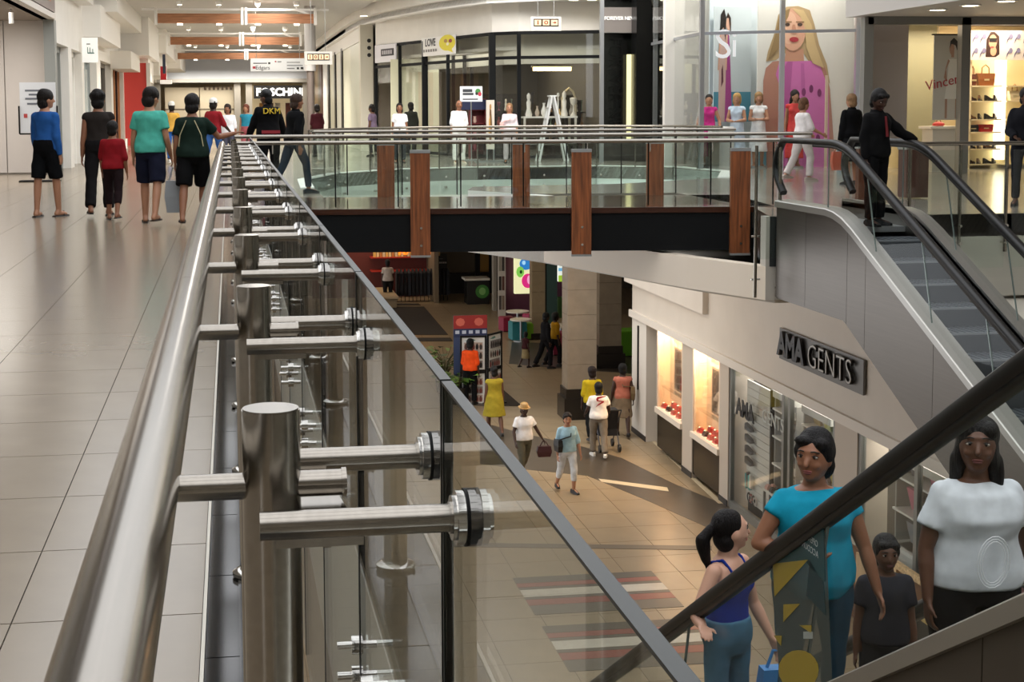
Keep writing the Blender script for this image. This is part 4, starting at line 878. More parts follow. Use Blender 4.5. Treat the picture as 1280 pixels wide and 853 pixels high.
for k, (u, v) in enumerate(((1172, 12), (1213, 6.5), (1258, 1))):
    p = onz(u, v, 3.31); t = thing('downlight', ['left', 'middle', 'right'][k] + ' round downlight in the soffit before the bag shop', 'downlight', (p.x, p.y, 3.3), group='downlights before the bag shop'); B().lathe((p.x, p.y, 3.295), [(.2, .02), (.2, .0), (.15, 0), (.15, .02)], 20).build('ring', mat('e9e6e0', .4), t, 40); B().cyl((p.x, p.y, 3.3), (p.x, p.y, 3.312), .15, n=20).build('lens', mat('fff0c8', .4, emit=9), t)
for k, (u, v) in enumerate(((717, 5), (740, 4), (455, 33), (450, 68))):
    y = (40.4, 40.3, 47.5, 60)[k]; p = at(u, v, y); z = 4.44; t = thing('downlight', ['left round downlight above the gift shop glazing', 'right round downlight above the gift shop glazing', 'downlight in the curved soffit left of the gift shop', 'downlight deep in the corridor soffit'][k], 'downlight', (p.x, y, z)); B().lathe((p.x, y, z - .02), [(.17, .02), (.17, 0), (.13, 0), (.13, .02)], 18).build('ring', mat('e9e6e0', .4), t, 40); B().cyl((p.x, y, z - .012), (p.x, y, z), .13, n=18).build('lens', mat('fff0d0', .4, emit=9), t)
# model-in-white banner with red script
a, c = at(1168, 44, 30.3), at(1201, 150, 30.3); W_, H_ = c.x - a.x, a.z - c.z
po = thing('window_banner', 'white hanging banner of a woman in a white dress with red script', 'banner', (a.x, 30.3, c.z)); B().box(a.x, c.x, 30.3, 30.32, c.z, a.z).build('sheet', mat('d2cec6', .5), po); B().box(a.x - .05, c.x + .05, 30.29, 30.33, a.z, a.z + .03).build('rail', BLACK, po)
B().cyl((a.x + .1, 30.31, a.z), (a.x + .1, 30.31, 3.3), .006, n=6).build('hanger', ALU, po); B().cyl((c.x - .1, 30.31, a.z), (c.x - .1, 30.31, 3.3), .006, n=6).build('hanger', ALU, po)
P = Print((a.x, 30.298, c.z), (W_, 0, 0), (0, 0, H_)); P.poly([(.42, .02), (.5, .02), (.5, .3), (.42, .3)], 'b08a76'); P.poly([(.78, .02), (.86, .02), (.88, .3), (.78, .3)], 'b08a76'); P.poly([(.4, .25), (.92, .25), (.86, .55), (.8, .72), (.52, .72), (.5, .55)], 'eceae4')
P.poly([(.5, .72), (.42, .62), (.36, .5), (.48, .45), (.46, .52), (.44, .6), (.56, .7)], 'b98e78'); P.poly([(.84, .72), (.94, .6), (.98, .5), (.86, .45), (.9, .56), (.8, .7)], 'b98e78'); P.oval(.62, .84, .09, .07, 'c0967e'); P.poly([(.6, .74), (.7, .74), (.7, .82), (.6, .82)], 'b98e78'); P.poly([(.54, .84), (.56, .93), (.68, .97), (.84, .92), (.9, .8), (.8, .82), (.74, .88), (.6, .9)], '17130f'); P.build(po)
lettering('Vincenzi', .30, mat('b8323a', .4), po, ((a.x + c.x) / 2 - .02, 30.285, at(1185, 102, 30.3).z), (1, 0, .22), (-.1, 0, 1), .008)
# sunglasses poster above the shelves
a, c = at(1212, 38, 31.6), at(1290, 75, 31.6); W_, H_ = c.x - a.x, a.z - c.z
po = thing('wall_poster', 'wide poster of a long haired woman in sunglasses above the bag shelves', 'poster', (a.x, 31.6, c.z)); B().box(a.x, c.x, 31.6, 31.65, c.z, a.z).build('sheet', mat('ddd3cc', .5), po)
P = Print((a.x, 31.598, c.z), (W_, 0, 0), (0, 0, H_)); P.poly([(.26, .1), (.27, .7), (.33, .95), (.4, .95), (.47, .8), (.48, .2), (.42, .1)], '3a2018'); P.oval(.37, .62, .065, .24, 'd09a7c'); P.rect(.31, .43, .6, .74, '141014'); P.oval(.38, .3, .05, .16, 'd09a7c'); P.oval(.36, .43, .03, .035, 'a84a48')
for u in (.04, .16, .58, .7, .84):
    for v in (.2, .68): P.poly([(u, v - .14), (u + .03, v), (u + .09, v + .2), (u + .06, v + .18), (u + .01, v + .02)], '5d5878'); P.oval(u + .07, v + .12, .03, .09, '7d7898')
P.build(po)
shf = thing('shelf_unit', 'cream lit shelf unit of bags and shoes', 'shelf', (at(1213, 150, 31.7).x, 31.7, 0)); xs = (at(1212, 150, 31.7).x, at(1252, 150, 31.7).x, at(1258, 150, 31.7).x, at(1292, 150, 31.7).x); SHM = mat('e6d6b0', .5)
B().box(xs[0], xs[3], 32.1, 32.15, 0, 2.65).build('back', SHM, shf)
for x in (xs[0], xs[3]): B().box(x - .03, x + .03, 31.7, 32.1, 0, 2.65).build('side', SHM, shf)
B().box(xs[1], xs[2], 31.75, 32.05, .2, 2.62).build('light_column', mat('fff3d0', .4, emit=2.2), shf)
zs = [at(1230, v, 31.7).z for v in (107, 126, 149, 165, 186, 205, 219)]
for z in zs: B().box(xs[0], xs[1], 31.7, 32.1, z - .03, z).build('shelf', SHM, shf); B().box(xs[2], xs[3], 31.7, 32.1, z - .03, z).build('shelf', SHM, shf)
def handbag(label, u, zi, wd, ht, h, hd=True):
    x = at(u, 100, 31.8).x; z = zs[zi]; t = thing('handbag', label, 'handbag', (x, 31.85, z), group='handbags on the lit shelves')
    B().loft([[(x + dx * s_, 31.85 + dy * s2, z + zz) for dx, dy in ((-wd / 2, -.07), (wd / 2, -.07), (wd / 2, .07), (-wd / 2, .07))] for zz, s_, s2 in ((0, .82, 1), (ht * .5, .95, 1), (ht, 1.05, .6))]).build('body', mat(h, .4), t)
    if hd: B().tube([(x - wd * .22, 31.85, z + ht * .9), (x - wd * .2, 31.85, z + ht * 1.45), (x, 31.85, z + ht * 1.7), (x + wd * .2, 31.85, z + ht * 1.45), (x + wd * .22, 31.85, z + ht * .9)], .015, 6).build('handle', mat('a87a4a', .4), t, 50)
    B().box(x - .06, x + .06, 31.775, 31.79, z + ht * .4, z + ht * .55).build('clasp', mat('e8d8a8', .3, .5), t)
handbag('large tan tote bag on the top shelf', 1233, 0, .42, .28, '8a5228'); handbag('slim dark brown bag at the left of the top shelf', 1217, 0, .12, .26, '5a2a18'); handbag('small black box bag on the fourth shelf', 1218, 3, .26, .16, '121010', False); handbag('bright red box bag on the fourth shelf', 1234, 3, .36, .17, 'b82a28', False); handbag('cream bag on the right hand shelves', 1270, 1, .3, .22, 'd8c8a8')
def shoe(label, loc, h, rz, grp, sc_=1.0, heel=True, nm='shoe'):
    t = thing(nm, label, 'shoe', loc, rz, grp)
    b = B(); b.loft([[(x_ * sc_, y_ * sc_ * wv, z_ * sc_) for y_, z_ in ((-.04, 0), (.04, 0), (.035, hh), (-.035, hh))] for x_, wv, hh in ((-.12, .7, .09), (-.05, .8, .07), (.04, 1.0, .05), (.11, .95, .035), (.14, .5, .02)) for z_ in (0,)][:0] or [[Vector((x_ * sc_, -.04 * wv * sc_, lz * sc_)), Vector((x_ * sc_, .04 * wv * sc_, lz * sc_)), Vector((x_ * sc_, .034 * wv * sc_, (lz + hh) * sc_)), Vector((x_ * sc_, -.034 * wv * sc_, (lz + hh) * sc_))] for x_, wv, hh, lz in ((-.13, .7, .08, .05 if heel else .015), (-.06, .8, .07, .035 if heel else .015), (.03, 1.0, .05, .012), (.1, .95, .04, .012), (.14, .5, .02, .012))])
    b.build('upper', mat(h, .4), t, 45, local=True)
    B().box(-.13 * sc_, -.08 * sc_, -.025 * sc_, .025 * sc_, 0, (.055 if heel else .02) * sc_).build('heel', mat('17120e', .5), t, local=True); B().box(-.02 * sc_, .13 * sc_, -.035 * sc_, .035 * sc_, 0, .014 * sc_).build('sole', mat('17120e', .5), t, local=True)
    return t
ORD = ['first', 'second', 'third', 'fourth', 'fifth']
for zi, nm in ((1, 'second'), (2, 'third'), (4, 'fifth'), (5, 'sixth'), (6, 'lowest')):
    for j, u in enumerate((1217, 1227, 1238, 1246)): shoe(ORD[j] + ' high heeled shoe from the left on the ' + nm + ' lit shelf', (at(u, 100, 31.8).x, 31.85, zs[zi]), ['1a1512', '3a1a14', '6a4a30', '201812'][(j + zi) % 4], .4 + .5 * (j % 2), 'shoes on the lit shelves')
# low white counter and the pedestal of the display
t = thing('display_counter', 'low white counter with red bag in the shop window', 'counter', (at(1185, 180, 30.5).x, 30.5, 0)); B().box(*yb(1166, 1200, 160, 215, 30.5, .5)).build('body', mat('d9d3c8', .5), t); B().box(*yb(1164, 1202, 158, 161, 30.45, .6)).build('top', mat('efe9de', .4), t)
p = at(1173, 159, 30.7); t = thing('handbag', 'crumpled red bag on the white window counter', 'handbag', (p.x, 30.7, p.z)); B().ell((p.x, 30.7, p.z + .06), .14, .1, .06).build('body', mat('b02a26', .5), t, 50); B().tube([(p.x - .08, 30.7, p.z + .08), (p.x, 30.7, p.z + .2), (p.x + .08, 30.7, p.z + .08)], .012, 6).build('handle', mat('7a1a18', .5), t)
# brown bollard planter by the escalator top
a = at(1146, 200, 21.5); t = thing('wooden_post', 'squat brown timber post behind the man at the escalator top', 'post', (a.x, 21.6, 0)); B().box(*yb(1134, 1160, 187, 247, 21.5, .3)).build('body', mat('4a2e24', .5, 0, 'wood', 5, .3), t); B().box(*yb(1133, 1161, 184, 187, 21.5, .31)).build('cap', ALU, t)
t = thing('wooden_post', 'slim brown timber post by the far escalator rail', 'post', (at(1079, 200, 21).x, 21, 0)); B().box(*yb(1074, 1083, 186, 262, 21, .12)).build('body', mat('5a301c', .5, 0, 'wood', 5, .3), t); B().box(*yb(1073, 1084, 184, 186, 21, .13)).build('cap', ALU, t)

# ================================================================== lower level
XS = 9.3
lw2 = base('wall_lower_right', 'cream bulkhead and piers of the lower shops on the right', 'wall', (XS, 25, LO))
CR = mat('cfc5b8', .55, 0, 'n', 1.5, .03); CR2 = mat('bfb2a2', .55)
B().box(XS, 24, 8, 33.6, -3.42, -1.15).build('bulkhead', CR, lw2)
B().box(XS - .12, XS, 28.0, 33.9, -2.65, -1.6).build('bulkhead_step', CR, lw2); B().box(XS - .06, XS, 8, 33.7, -3.46, -3.30).build('bulkhead_lip', mat('d9d0c4', .5), lw2)
for y0, y1, z1 in ((32.4, 33.6, -3.42), (28.98, 29.65, -3.42), (26.75, 27.25, -3.42), (20.9, 21.75, -3.42), (14.5, 15.0, -3.42)): B().box(XS, XS + .5, y0, y1, LO, z1).build('pier', CR2 if y0 != 32.4 else mat('ddd6cb', .5), lw2); B().box(XS - .015, XS, y0, y1, LO, LO + .12).build('pier_base', mat('2a2522', .5), lw2)
B().box(XS - .03, XS, 33.0, 33.06, -5.1, -3.6).build('pier_slot', BLACK, lw2)
B().box(XS + 1.6, XS + 1.7, 8, 33.6, LO, -1.15).build('back_panel', mat('5a554c', .6), lw2)
# jewellery windows
for k, (y0, y1) in enumerate(((29.65, 31.55), (27.25, 28.98))):
    t = thing('jewellery_window', ['farther', 'nearer'][k] + ' of two warm lit jewellery windows on the lower level', 'shop window', (XS, (y0 + y1) / 2, LO))
    B().box(XS + .02, XS + .5, y0, y1, LO + .1, -5.32).build('plinth', mat('14110f', .2), t); B().box(XS - .05, XS + .34, y0, y1, -5.32, -5.2).build('sill', mat('e8dccb', .4), t)
    B().box(XS + .30, XS + .34, y0, y1, -5.2, -3.42).build('back_panel', mat('e9c9a6', .5), t); B().box(XS + .06, XS + .3, y1 - .03, y1, -5.2, -3.42).build('side_panel', mat('e9c9a6', .5), t); B().box(XS + .02, XS + .03, y0, y1, -5.2, -3.42).build('pane', GLASSW, t)
    for yy in (y0, y1 - .06): B().box(XS, XS + .06, yy, yy + .06, -5.2, -3.42).build('frame', mat('d8c6b2', .4), t)
    ym = (y0 + y1) / 2; P = Print((XS + .298, y1 - .35, -4.75), (0, -(y1 - y0) * .62, 0), (0, 0, .95)); P.rect(0, 1, 0, 1, '8a7a6c'); P.rect(.05, .4, .05, .95, '3a3432'); P.oval(.62, .7, .14, .16, 'c9b09a'); P.poly([(.35, .05), (.95, .05), (.85, .5), (.45, .5)], 'b8aca2' if k else '7a2422'); P.oval(.72, .78, .1, .1, 'a83a3a' if k else '5a4a44'); P.build(t, 'picture')
    P = Print((XS + .297, y1 - .3, -3.75), (0, -(y1 - y0) * .6, 0), (0, 0, .2)); [P.rect(.06 * j, .06 * j + .035, .2, .55 + .4 * (j in (0, 5, 11)), 'b99878') for j in range(15)]; P.build(t, 'script_sign')
    B().box(XS + .06, XS + .16, y0 + .1, y1 - .1, -4.72, -4.70).build('glass_shelf', GLASSW, t)
    for j in range(9):
        yy = y0 + .15 + (y1 - y0 - .3) * j / 8
        o = thing('jewellery_stand', ORD[j % 5] + (' front' if j < 5 else ' rear') + ' jewellery cushion in the ' + ['farther', 'nearer'][k] + ' lit window', 'jewellery', (XS + (.12 if j < 5 else .22), yy, -5.2), group='jewellery cushions in the lit windows')
        yy2 = y0 + .2 + (y1 - y0 - .4) * ((j % 5) / 4); o.location.y = yy2; WL[o] = (XS + (.12 if j < 5 else .22), yy2, -5.2)
        B().loft([[(-.07, -.09, z), (.07, -.09, z), (.07, .09, z), (-.07, .09, z)] if z == 0 else [(-.03, -.07, z), (.06, -.07, z), (.06, .07, z), (-.03, .07, z)] for z in (0, .09 + .08 * (j > 4))]).build('cushion', mat('b03a34' if j % 3 else '3a1a18', .6), o, local=True)
        B().ell((-.02, 0, .11 + .08 * (j > 4)), .03, .035, .02).build('jewel', mat('f0e6d0', .2, .6), o, 50, local=True)
# gents outfitter: frames, doors, slat wall, shelves
GA = mat('8f908c', .3, .6)
ag = thing('storefront', 'glazed gents outfitter storefront with grey aluminium frames on the lower level', 'storefront', (XS, 24, LO))
for y in (26.7, 24.0, 23.72, 21.8, 20.85, 19.0, 17.0, 15.1): B().box(XS + .02, XS + .1, y - .05, y + .05, LO, -3.42).build('mullion', GA, ag)
for y0, y1 in ((24.05, 26.65), (21.85, 23.67), (19.05, 20.8), (17.05, 18.95), (15.15, 16.95)):
    B().box(XS + .05, XS + .06, y0, y1, LO + .15, -3.5).build('pane', GLASSW, ag); B().box(XS + .02, XS + .1, y0, y1, -3.5, -3.42).build('head', GA, ag); B().box(XS + .02, XS + .1, y0, y1, LO, LO + .15).build('sill', GA, ag)
sl = thing('slat_wall', 'white slat wall panel holding shoes in the gents window', 'display wall', (XS + .28, 25.9, LO))
yl, yr = 26.5, 25.25
for k in range(16): B().box(XS + .28, XS + .32, yr, yl, LO + .2 + k * .145, LO + .2 + k * .145 + .135).build('slat', mat('d6d2c8', .5), sl)
B().box(XS + .32, XS + .36, yr, yl, LO, -3.7).build('backing', BLACK, sl); B().box(XS + .26, XS + .34, yr - .06, yr, LO, -3.65).build('edge', BLACK, sl)
for k, v in enumerate((521, 535, 549, 563, 577)):
    p = onx(937, v, XS + .2); shoe(['topmost', 'second', 'third', 'fourth', 'lowest'][k] + ' dark leather shoe on the white slat wall', (XS + .19, p.y, p.z - .05), ['141210', '1a1614', '1c1816', '2a1f18', '15120f'][k], -PI / 2, 'shoes on the slat wall', 1.25, False)
    tag(B().box(XS + .15, XS + .28, p.y - .17, p.y + .17, p.z - .065, p.z - .052).build('shoe_shelf', GLASSW), 'clear shelf under the ' + ['topmost', 'second', 'third', 'fourth', 'lowest'][k] + ' shoe on the slat wall', 'shelf', 'shoe shelves on the slat wall')
p = onx(935, 603, XS + .2); t = thing('sandals', 'bunch of turquoise sandals hanging low on the slat wall', 'sandals', (XS + .2, p.y, p.z)); 
for j in range(4): B().obox((XS + .22, p.y + .12 - j * .08, p.z + .04 * (j % 2)), (1, 0, 0), (0, 1, .3), (0, 0, 1), .03, .035, .13).build('sandal', mat(['3a9a98', '2a2a30', '48b0a8', 'd8d8d0'][j], .5), t)
p = onx(938, 625, XS + .2); t = thing('hanging_belts', 'cluster of dark belts and red straps low on the slat wall', 'belts', (XS + .2, p.y, p.z))
for j in range(4): B().tube([(XS + .24, p.y + .2 - j * .12 + .07 * math.cos(a_), p.z + .08 * math.sin(a_)) for a_ in [k * PI / 4 for k in range(9)]], .014, 6).build('belt', mat(['1a1614', '8a3030', '3a3030', 'c8c0b8'][j], .5), t)
# script on the glass of the outfitter
p, q = onx(918, 508, XS), onx(950, 518, XS); lettering('AMA', .44, mat('141312', .4), ag, onx(931, 514, XS - .01), (0, -1, 0), (0, 0, 1), .015, bold=.014, spacing=1.0)
lettering('GENTS', .34, mat('b9bdb9', .3, .4), ag, onx(966, 527, XS - .01), (0, -1, 0), (0, 0, 1), .012)
# sign board
a, c = at(980, 415, 24), onx(1085, 475, XS)
sg = thing('shop_sign', 'grey plate sign reading AMA GENTS above the lower shop', 'sign', (XS - .05, 22.2, -2.9)); y1, y0, z0, z1 = 24.0, 20.6, -2.86, -2.33
B().box(XS - .06, XS - .02, y0, y1, z0, z1).build('plate', mat('6b6864', .35, .6), sg)
lettering('AMA', .56, mat('0d0c0c', .35), sg, (XS - .10, 23.35, (z0 + z1) / 2), (0, -1, 0), (0, 0, 1), .06, bold=.02, spacing=.95)
lettering('GENTS', .56, mat('3a3836', .3, .5), sg, (XS - .10, 21.75, (z0 + z1) / 2), (0, -1, 0), (0, 0, 1), .05, spacing=1.02)
lettering('GENTS', .56, mat('b8b4ac', .3, .6), sg, (XS - .128, 21.73, (z0 + z1) / 2 + .006), (0, -1, 0), (0, 0, 1), .008, bold=-.012, spacing=1.02)
# curved shelves with shirts
def shelves(label, y0, y1, x, hs, zt=-3.75, nsh=5):
    t = thing('shelf_unit', label, 'shelf', (x, (y0 + y1) / 2, LO)); B().box(x + .4, x + .44, y0, y1, LO, zt).build('back', mat('23211f', .6), t)
    for yy in (y0, y1): B().box(x, x + .42, yy - .02, yy + .02, LO, zt).build('side', mat('9b9a94', .4), t)
    z_ = []
    for k in range(nsh): z = LO + .25 + k * .5; z_.append(z); B().box(x - .05, x + .4, y0, y1, z - .03, z).build('shelf', mat('e8e6de', .4), t)
    B().box(x - .05, x + .42, y0, y1, zt, zt + .12).build('canopy', mat('c9c8c0', .4), t)
    return z_
def shirt_pack(label, x, y, z, h, h2, grp):
    t = thing('folded_shirt', label, 'shirt', (x, y, z), 0, grp); B().obox((0, 0, .17), (1, 0, .25), (0, 1, 0), (-.25, 0, 1), .025, .13, .17).build('shirt_front', mat(h, .7), t, local=True)
    B().obox((-.028, 0, .30), (1, 0, .25), (0, 1, 0), (-.25, 0, 1), .012, .06, .035).build('collar', mat(h2, .6), t, local=True)
    return t
for (lab, y0, y1, hs) in (('left shirt shelves in the gents shop window', 24.1, 25.1, ['8a8a86', '55524e', 'c8c6c0', '3a3836', '908c88']), ('middle shirt shelves in the gents shop', 22.5, 23.75, ['c8c078', 'b89a50', 'a8a040', '5a4858', 'd8d4c8'])):
    z_ = shelves(lab, y0, y1, XS + .3, hs)
    for k, z in enumerate(z_):
        for j in range(3): shirt_pack(['right', 'centre', 'left'][j] + ' folded shirt on board ' + ['one', 'two', 'three', 'four', 'five'][k] + ' from the floor of the ' + lab.split(' in ')[0], XS + .45, y0 + .18 + (y1 - y0 - .36) * j / 2, z, hs[(k + j) % 5], 'e6e4dc', 'folded shirts in the gents shop')
z_ = shelves('right hand shelves of the gents shop with red and pink stacks', 16.6, 20.2, XS + .3, [])
for k, z in enumerate(z_):
    for j in range(6): shirt_pack(ORD[j % 5] + (' far' if j == 5 else '') + ' folded shirt on board ' + ['one', 'two', 'three', 'four', 'five'][k] + ' of the right hand gents shelves', XS + .45, 16.9 + j * .6, z, ['b03a3a', '8a8a90', 'c86a80', '3a3a44', 'd8d4cc', '7a5a4a'][(j + k) % 6], 'e0ded8', 'folded shirts in the gents shop')
p = onx(975, 622, XS + .45); t = thing('display_table', 'low table of mixed colourful goods in the gents window', 'table', (XS + .5, 24.6, LO)); B().box(XS + .08, XS + .28, 23.9, 25.1, LO + .75, LO + .8).build('table_top', mat('dad6ca', .4), t); [B().box(x - .02, x + .02, y - .02, y + .02, LO, LO + .75).build('leg', GA, t) for x in (XS + .1, XS + .26) for y in (23.95, 25.05)]
for j in range(10):
    o = B().loft([[(-.05, -.07, z), (.05, -.07, z), (.05, .07, z), (-.05, .07, z)] if z < .05 else [(-.02, -.04, z), (.02, -.04, z), (.02, .04, z), (-.02, .04, z)] for z in (0, .04, .09)]).build('folded_tie', mat(['c83a30', 'e8e4da', '3a8a80', '2a2a2c', 'd8a89a'][j % 5], .6)); o.location = (XS + (.13 if j < 5 else .22), 24.05 + .22 * (j % 5), LO + .8)
    tag(o, ORD[j % 5] + [' red', ' white', ' green', ' black', ' peach'][j % 5] + ' folded goods in the ' + ('front' if j < 5 else 'rear') + ' row on the gents window table', 'folded goods', 'folded goods on the gents table')
# suit bust
p = onx(1093, 560, XS + .6); t = thing('suit_mannequin', 'black headed bust in a dark suit and tie in the gents shop', 'mannequin', (XS + .55, p.y, LO)); zc = p.z
b = B(); b.ell((XS + .5, p.y, zc + .28), .1, .085, .12); b.build('head', mat('1c1b1a', .2), t, 50)
b = B(); b.loft([[(XS + .5 + rx * math.cos(q * PI / 6), p.y + ry * math.sin(q * PI / 6), zc + z) for q in range(12)] for z, rx, ry in ((-.75, .14, .2), (-.4, .12, .19), (-.1, .13, .23), (.05, .11, .23), (.12, .06, .1))]); b.build('jacket', mat('16171c', .7), t, 50)
B().cyl((XS + .5, p.y, zc + .1), (XS + .5, p.y, zc + .2), .05, n=10).build('neck', mat('1c1b1a', .2), t, 50); B().obox((XS + .385, p.y, zc - .06), (1, 0, 0), (0, 1, 0), (0, 0, 1), .012, .05, .14).build('shirt_front', mat('e8e6e2', .6), t); B().obox((XS + .37, p.y, zc - .09), (1, 0, 0), (0, 1, 0), (0, 0, 1), .012, .018, .12).build('tie', mat('3a3560', .5), t)
B().cyl((XS + .5, p.y, LO), (XS + .5, p.y, zc - .7), .03, n=8).build('stand', GA, t)
# white plinth, stroller-like chair and framed pictures of the next window
t = thing('display_plinth', 'white display plinth in the right lower shop', 'plinth', (XS + .3, 19.6, LO)); B().box(XS + .2, XS + .75, 19.2, 20.0, LO + .05, -5.0).build('body', mat('d9d8d2', .5), t); B().box(XS + .17, XS + .78, 19.15, 20.05, -5.0, -4.95).build('top', mat('efeee9', .4), t); B().box(XS + .25, XS + .7, 19.25, 19.95, LO, LO + .05).build('kick', BLACK, t)
bw = thing('timber_cladding', 'brown timber panelling below the picture frames', 'panelling', (XS - .2, 19, LO))
for k in range(9): B().box(XS - .22, XS - .18, 15.6, 20.7, LO + .02 + k * .12, LO + .13 + k * .12).build('plank', mat('6a4424', .5, 0, 'woody', 5, .3), bw)
def frame_(label, y0, y1, z0, z1, h, h2):
    t = thing('picture_frame', label, 'picture frame', (XS - .3, (y0 + y1) / 2, z0)); x = XS - .3
    for a in ((y0, y1, z0, z0 + .1), (y0, y1, z1 - .1, z1), (y0, y0 + .1, z0 + .1, z1 - .1), (y1 - .1, y1, z0 + .1, z1 - .1)): B().box(x - .03, x + .03, *a).build('moulding', mat(h, .4, .3, 'n', 25, .3, bump=.6), t)
    B().box(x + .01, x + .03, y0 + .1, y1 - .1, z0 + .1, z1 - .1).build('picture', mat(h2, .3), t)
xf = XS - .3; e1, e2 = onx(1139, 756, xf), onx(1222, 756, xf); frame_('ornate gold picture frame with dark picture by the near escalator', e2.y, e1.y, LO, e1.z, 'c8aa6a', '17130f')
e1, e2 = onx(1118, 744, xf), onx(1165, 744, xf); frame_('pale gold frame corner above the ornate frame', e2.y, e1.y, e1.z, e1.z + .5, 'd8b888', '6a4424')
e1, e2 = onx(1074, 690, XS - .2), onx(1094, 690, XS - .2); tag(B().box(XS - .25, XS - .13, e2.y, e1.y, LO, e1.z).build('wooden_post', mat('c9a880', .5, 0, 'wood', 5, .15)), 'pale timber post beside the picture frames', 'post')
# columns of the lower mall
def column(label, x0, x1, y0, y1, zb, h, h2=None, tiles=True):
    t = thing('column', label, 'column', ((x0 + x1) / 2, (y0 + y1) / 2, LO)); n = 7
    for k in range(n):
        z0, z1 = zb + (-1.15 - zb) * k / n, zb + (-1.15 - zb) * (k + 1) / n
        B().box(x0 + .04, x1 - .04, y0 + .04, y1 - .04, z0 + .004, z1 - .004).build('stone_slab', mat(h, .25, 0, 'n', 4, .08), t)
    B().box(x0, x1, y0, y1, zb - .22, zb).build('base_step', mat('1d1814', .25), t); B().box(x0 - .06, x1 + .06, y0 - .06, y1 + .06, LO, zb - .22).build('plinth', mat('191512', .25), t)
    return t
p, q = onz(707, 526, LO), onz(752, 526, LO); column('nearest beige stone column with dark plinth behind the shoppers', p.x + .03, q.x - .03, p.y + .06, p.y + .75, -5.45, '8f816f')
p, q = onz(747, 461, LO), onz(781, 461, LO); column('second beige column with dark plinth by the lime stools', p.x + .02, q.x - .02, p.y, p.y + .7, -5.55, '7d705e')
p, q = onz(664, 425, LO), onz(684, 425, LO); column('farthest beige column beside the teal panel', p.x, q.x, p.y, p.y + .5, -6.0, '8a7a60')
t = thing('teal_panel', 'dark teal upright panel beside the farthest column', 'panel', (q.x, p.y, LO)); B().box(q.x + .02, at(697, 400, p.y).x, p.y + .05, p.y + .4, LO, -1.15).build('board', mat('2f4844', .5), t); B().box(q.x + .02, at(697, 400, p.y).x + .02, p.y + .04, p.y + .42, LO, LO + .1).build('skirting', BLACK, t)
# far lower walls and shops
bwl = base('wall_lower_far', 'dim brown walls at the back of the lower mall', 'wall', (8, 60, LO))
B().box(-1, 24, 61, 61.2, LO, -1.15).build('back_panel', mat('4a4236', .7), bwl); B().box(7.95, 10.3, 60.5, 61, LO + .0, -5.35).build('dark_dado', mat('0f0d0c', .4), bwl)
x0, x1 = at(600, 330, 60.4).x, at(611, 330, 60.4).x; B().box(x0, x1, 60.4, 60.5, -5.3, -2.6).build('ochre_door', mat('8a6420', .6), bwl); B().box(x0 - .2, x0, 60.38, 60.5, -5.5, -2.6).build('door_jamb', BLACK, bwl); B().box(x1, x1 + .15, 60.38, 60.5, LO, -2.6).build('door_jamb', BLACK, bwl)
a, c = at(584, 352, 57), at(612, 376, 57); t = thing('counter', 'black counter with pale top and round green emblem', 'counter', (a.x, 57, LO)); B().box(a.x, c.x, 57, 57.8, LO, -5.25).build('body', mat('14120f', .4), t); B().box(a.x - .1, c.x, 56.9, 57.8, -5.25, -5.17).build('top', mat('d0c8b8', .4), t)
P = Print((a.x + .3, 56.995, LO + .2), (.6, 0, 0), (0, 0, .6)); P.oval(.5, .5, .45, .45, '3f7a30'); P.oval(.5, .52, .22, .25, '7fb060'); P.build(t, 'emblem')
a, c = at(617, 325, 55), at(621, 398, 55); tag(B().box(a.x, c.x, 55, 55.4, LO, -1.15).build('pilaster', mat('8d8577', .5)), 'slim grey pilaster between counter and photo board', 'pilaster')
p = at(632, 395, 54.2); q = at(623, 395, 52.2)
t = thing('photo_board', 'tall board of photos beside the purple wall', 'notice board', (q.x, 53, LO)); x0, x1 = at(622.5, 360, 53).x, at(632, 360, 53).x
B().box(x0, x1, 53, 53.06, LO + .05, -2.9).build('board', mat('b8b2a8', .5), t); P = Print((x0, 52.998, LO + .05), (x1 - x0, 0, 0), (0, 0, 3.25)); [P.rect(.12 + .4 * (k % 2), .45 + .4 * (k % 2), .08 + .22 * (k // 2), .24 + .22 * (k // 2), ['4a4440', '7a6a5c', '2c2826', '5a3a34', '8a8478', '3a3634', '6a5a50', '443c38'][k]) for k in range(8)]; P.build(t)
x0, x1 = at(632, 360, 53.3).x, at(706, 360, 53.3).x; struct(B().box(x0, x1 + 2, 53.3, 53.5, LO, -1.15).build('wall_purple', mat('4a1c34', .6)), 'dark purple wall behind the play area stools', 'wall')
a, c = at(643.5, 322, 53), at(666, 367, 53); t = thing('light_box_poster', 'bright lit poster with blue, green and pink cartoon blobs', 'light box', (a.x, 53, c.z)); B().box(a.x, c.x, 53, 53.25, c.z, a.z).build('box', mat('e8e6b4', .4, emit=.5), t)
P = Print((a.x, 52.998, c.z), (c.x - a.x, 0, 0), (0, 0, a.z - c.z)); P.oval(.62, .82, .36, .17, '2a7ac0', emit=.5); P.oval(.3, .6, .22, .15, '7ac050', emit=.5); P.oval(.72, .35, .34, .2, 'd02a7a', emit=.5); P.oval(.8, .38, .12, .12, 'f0a0c8', emit=.5); P.oval(.5, .85, .1, .06, 'a0d0f0', emit=.5); P.oval(.34, .6, .07, .05, '204a20', emit=.2); P.build(t)
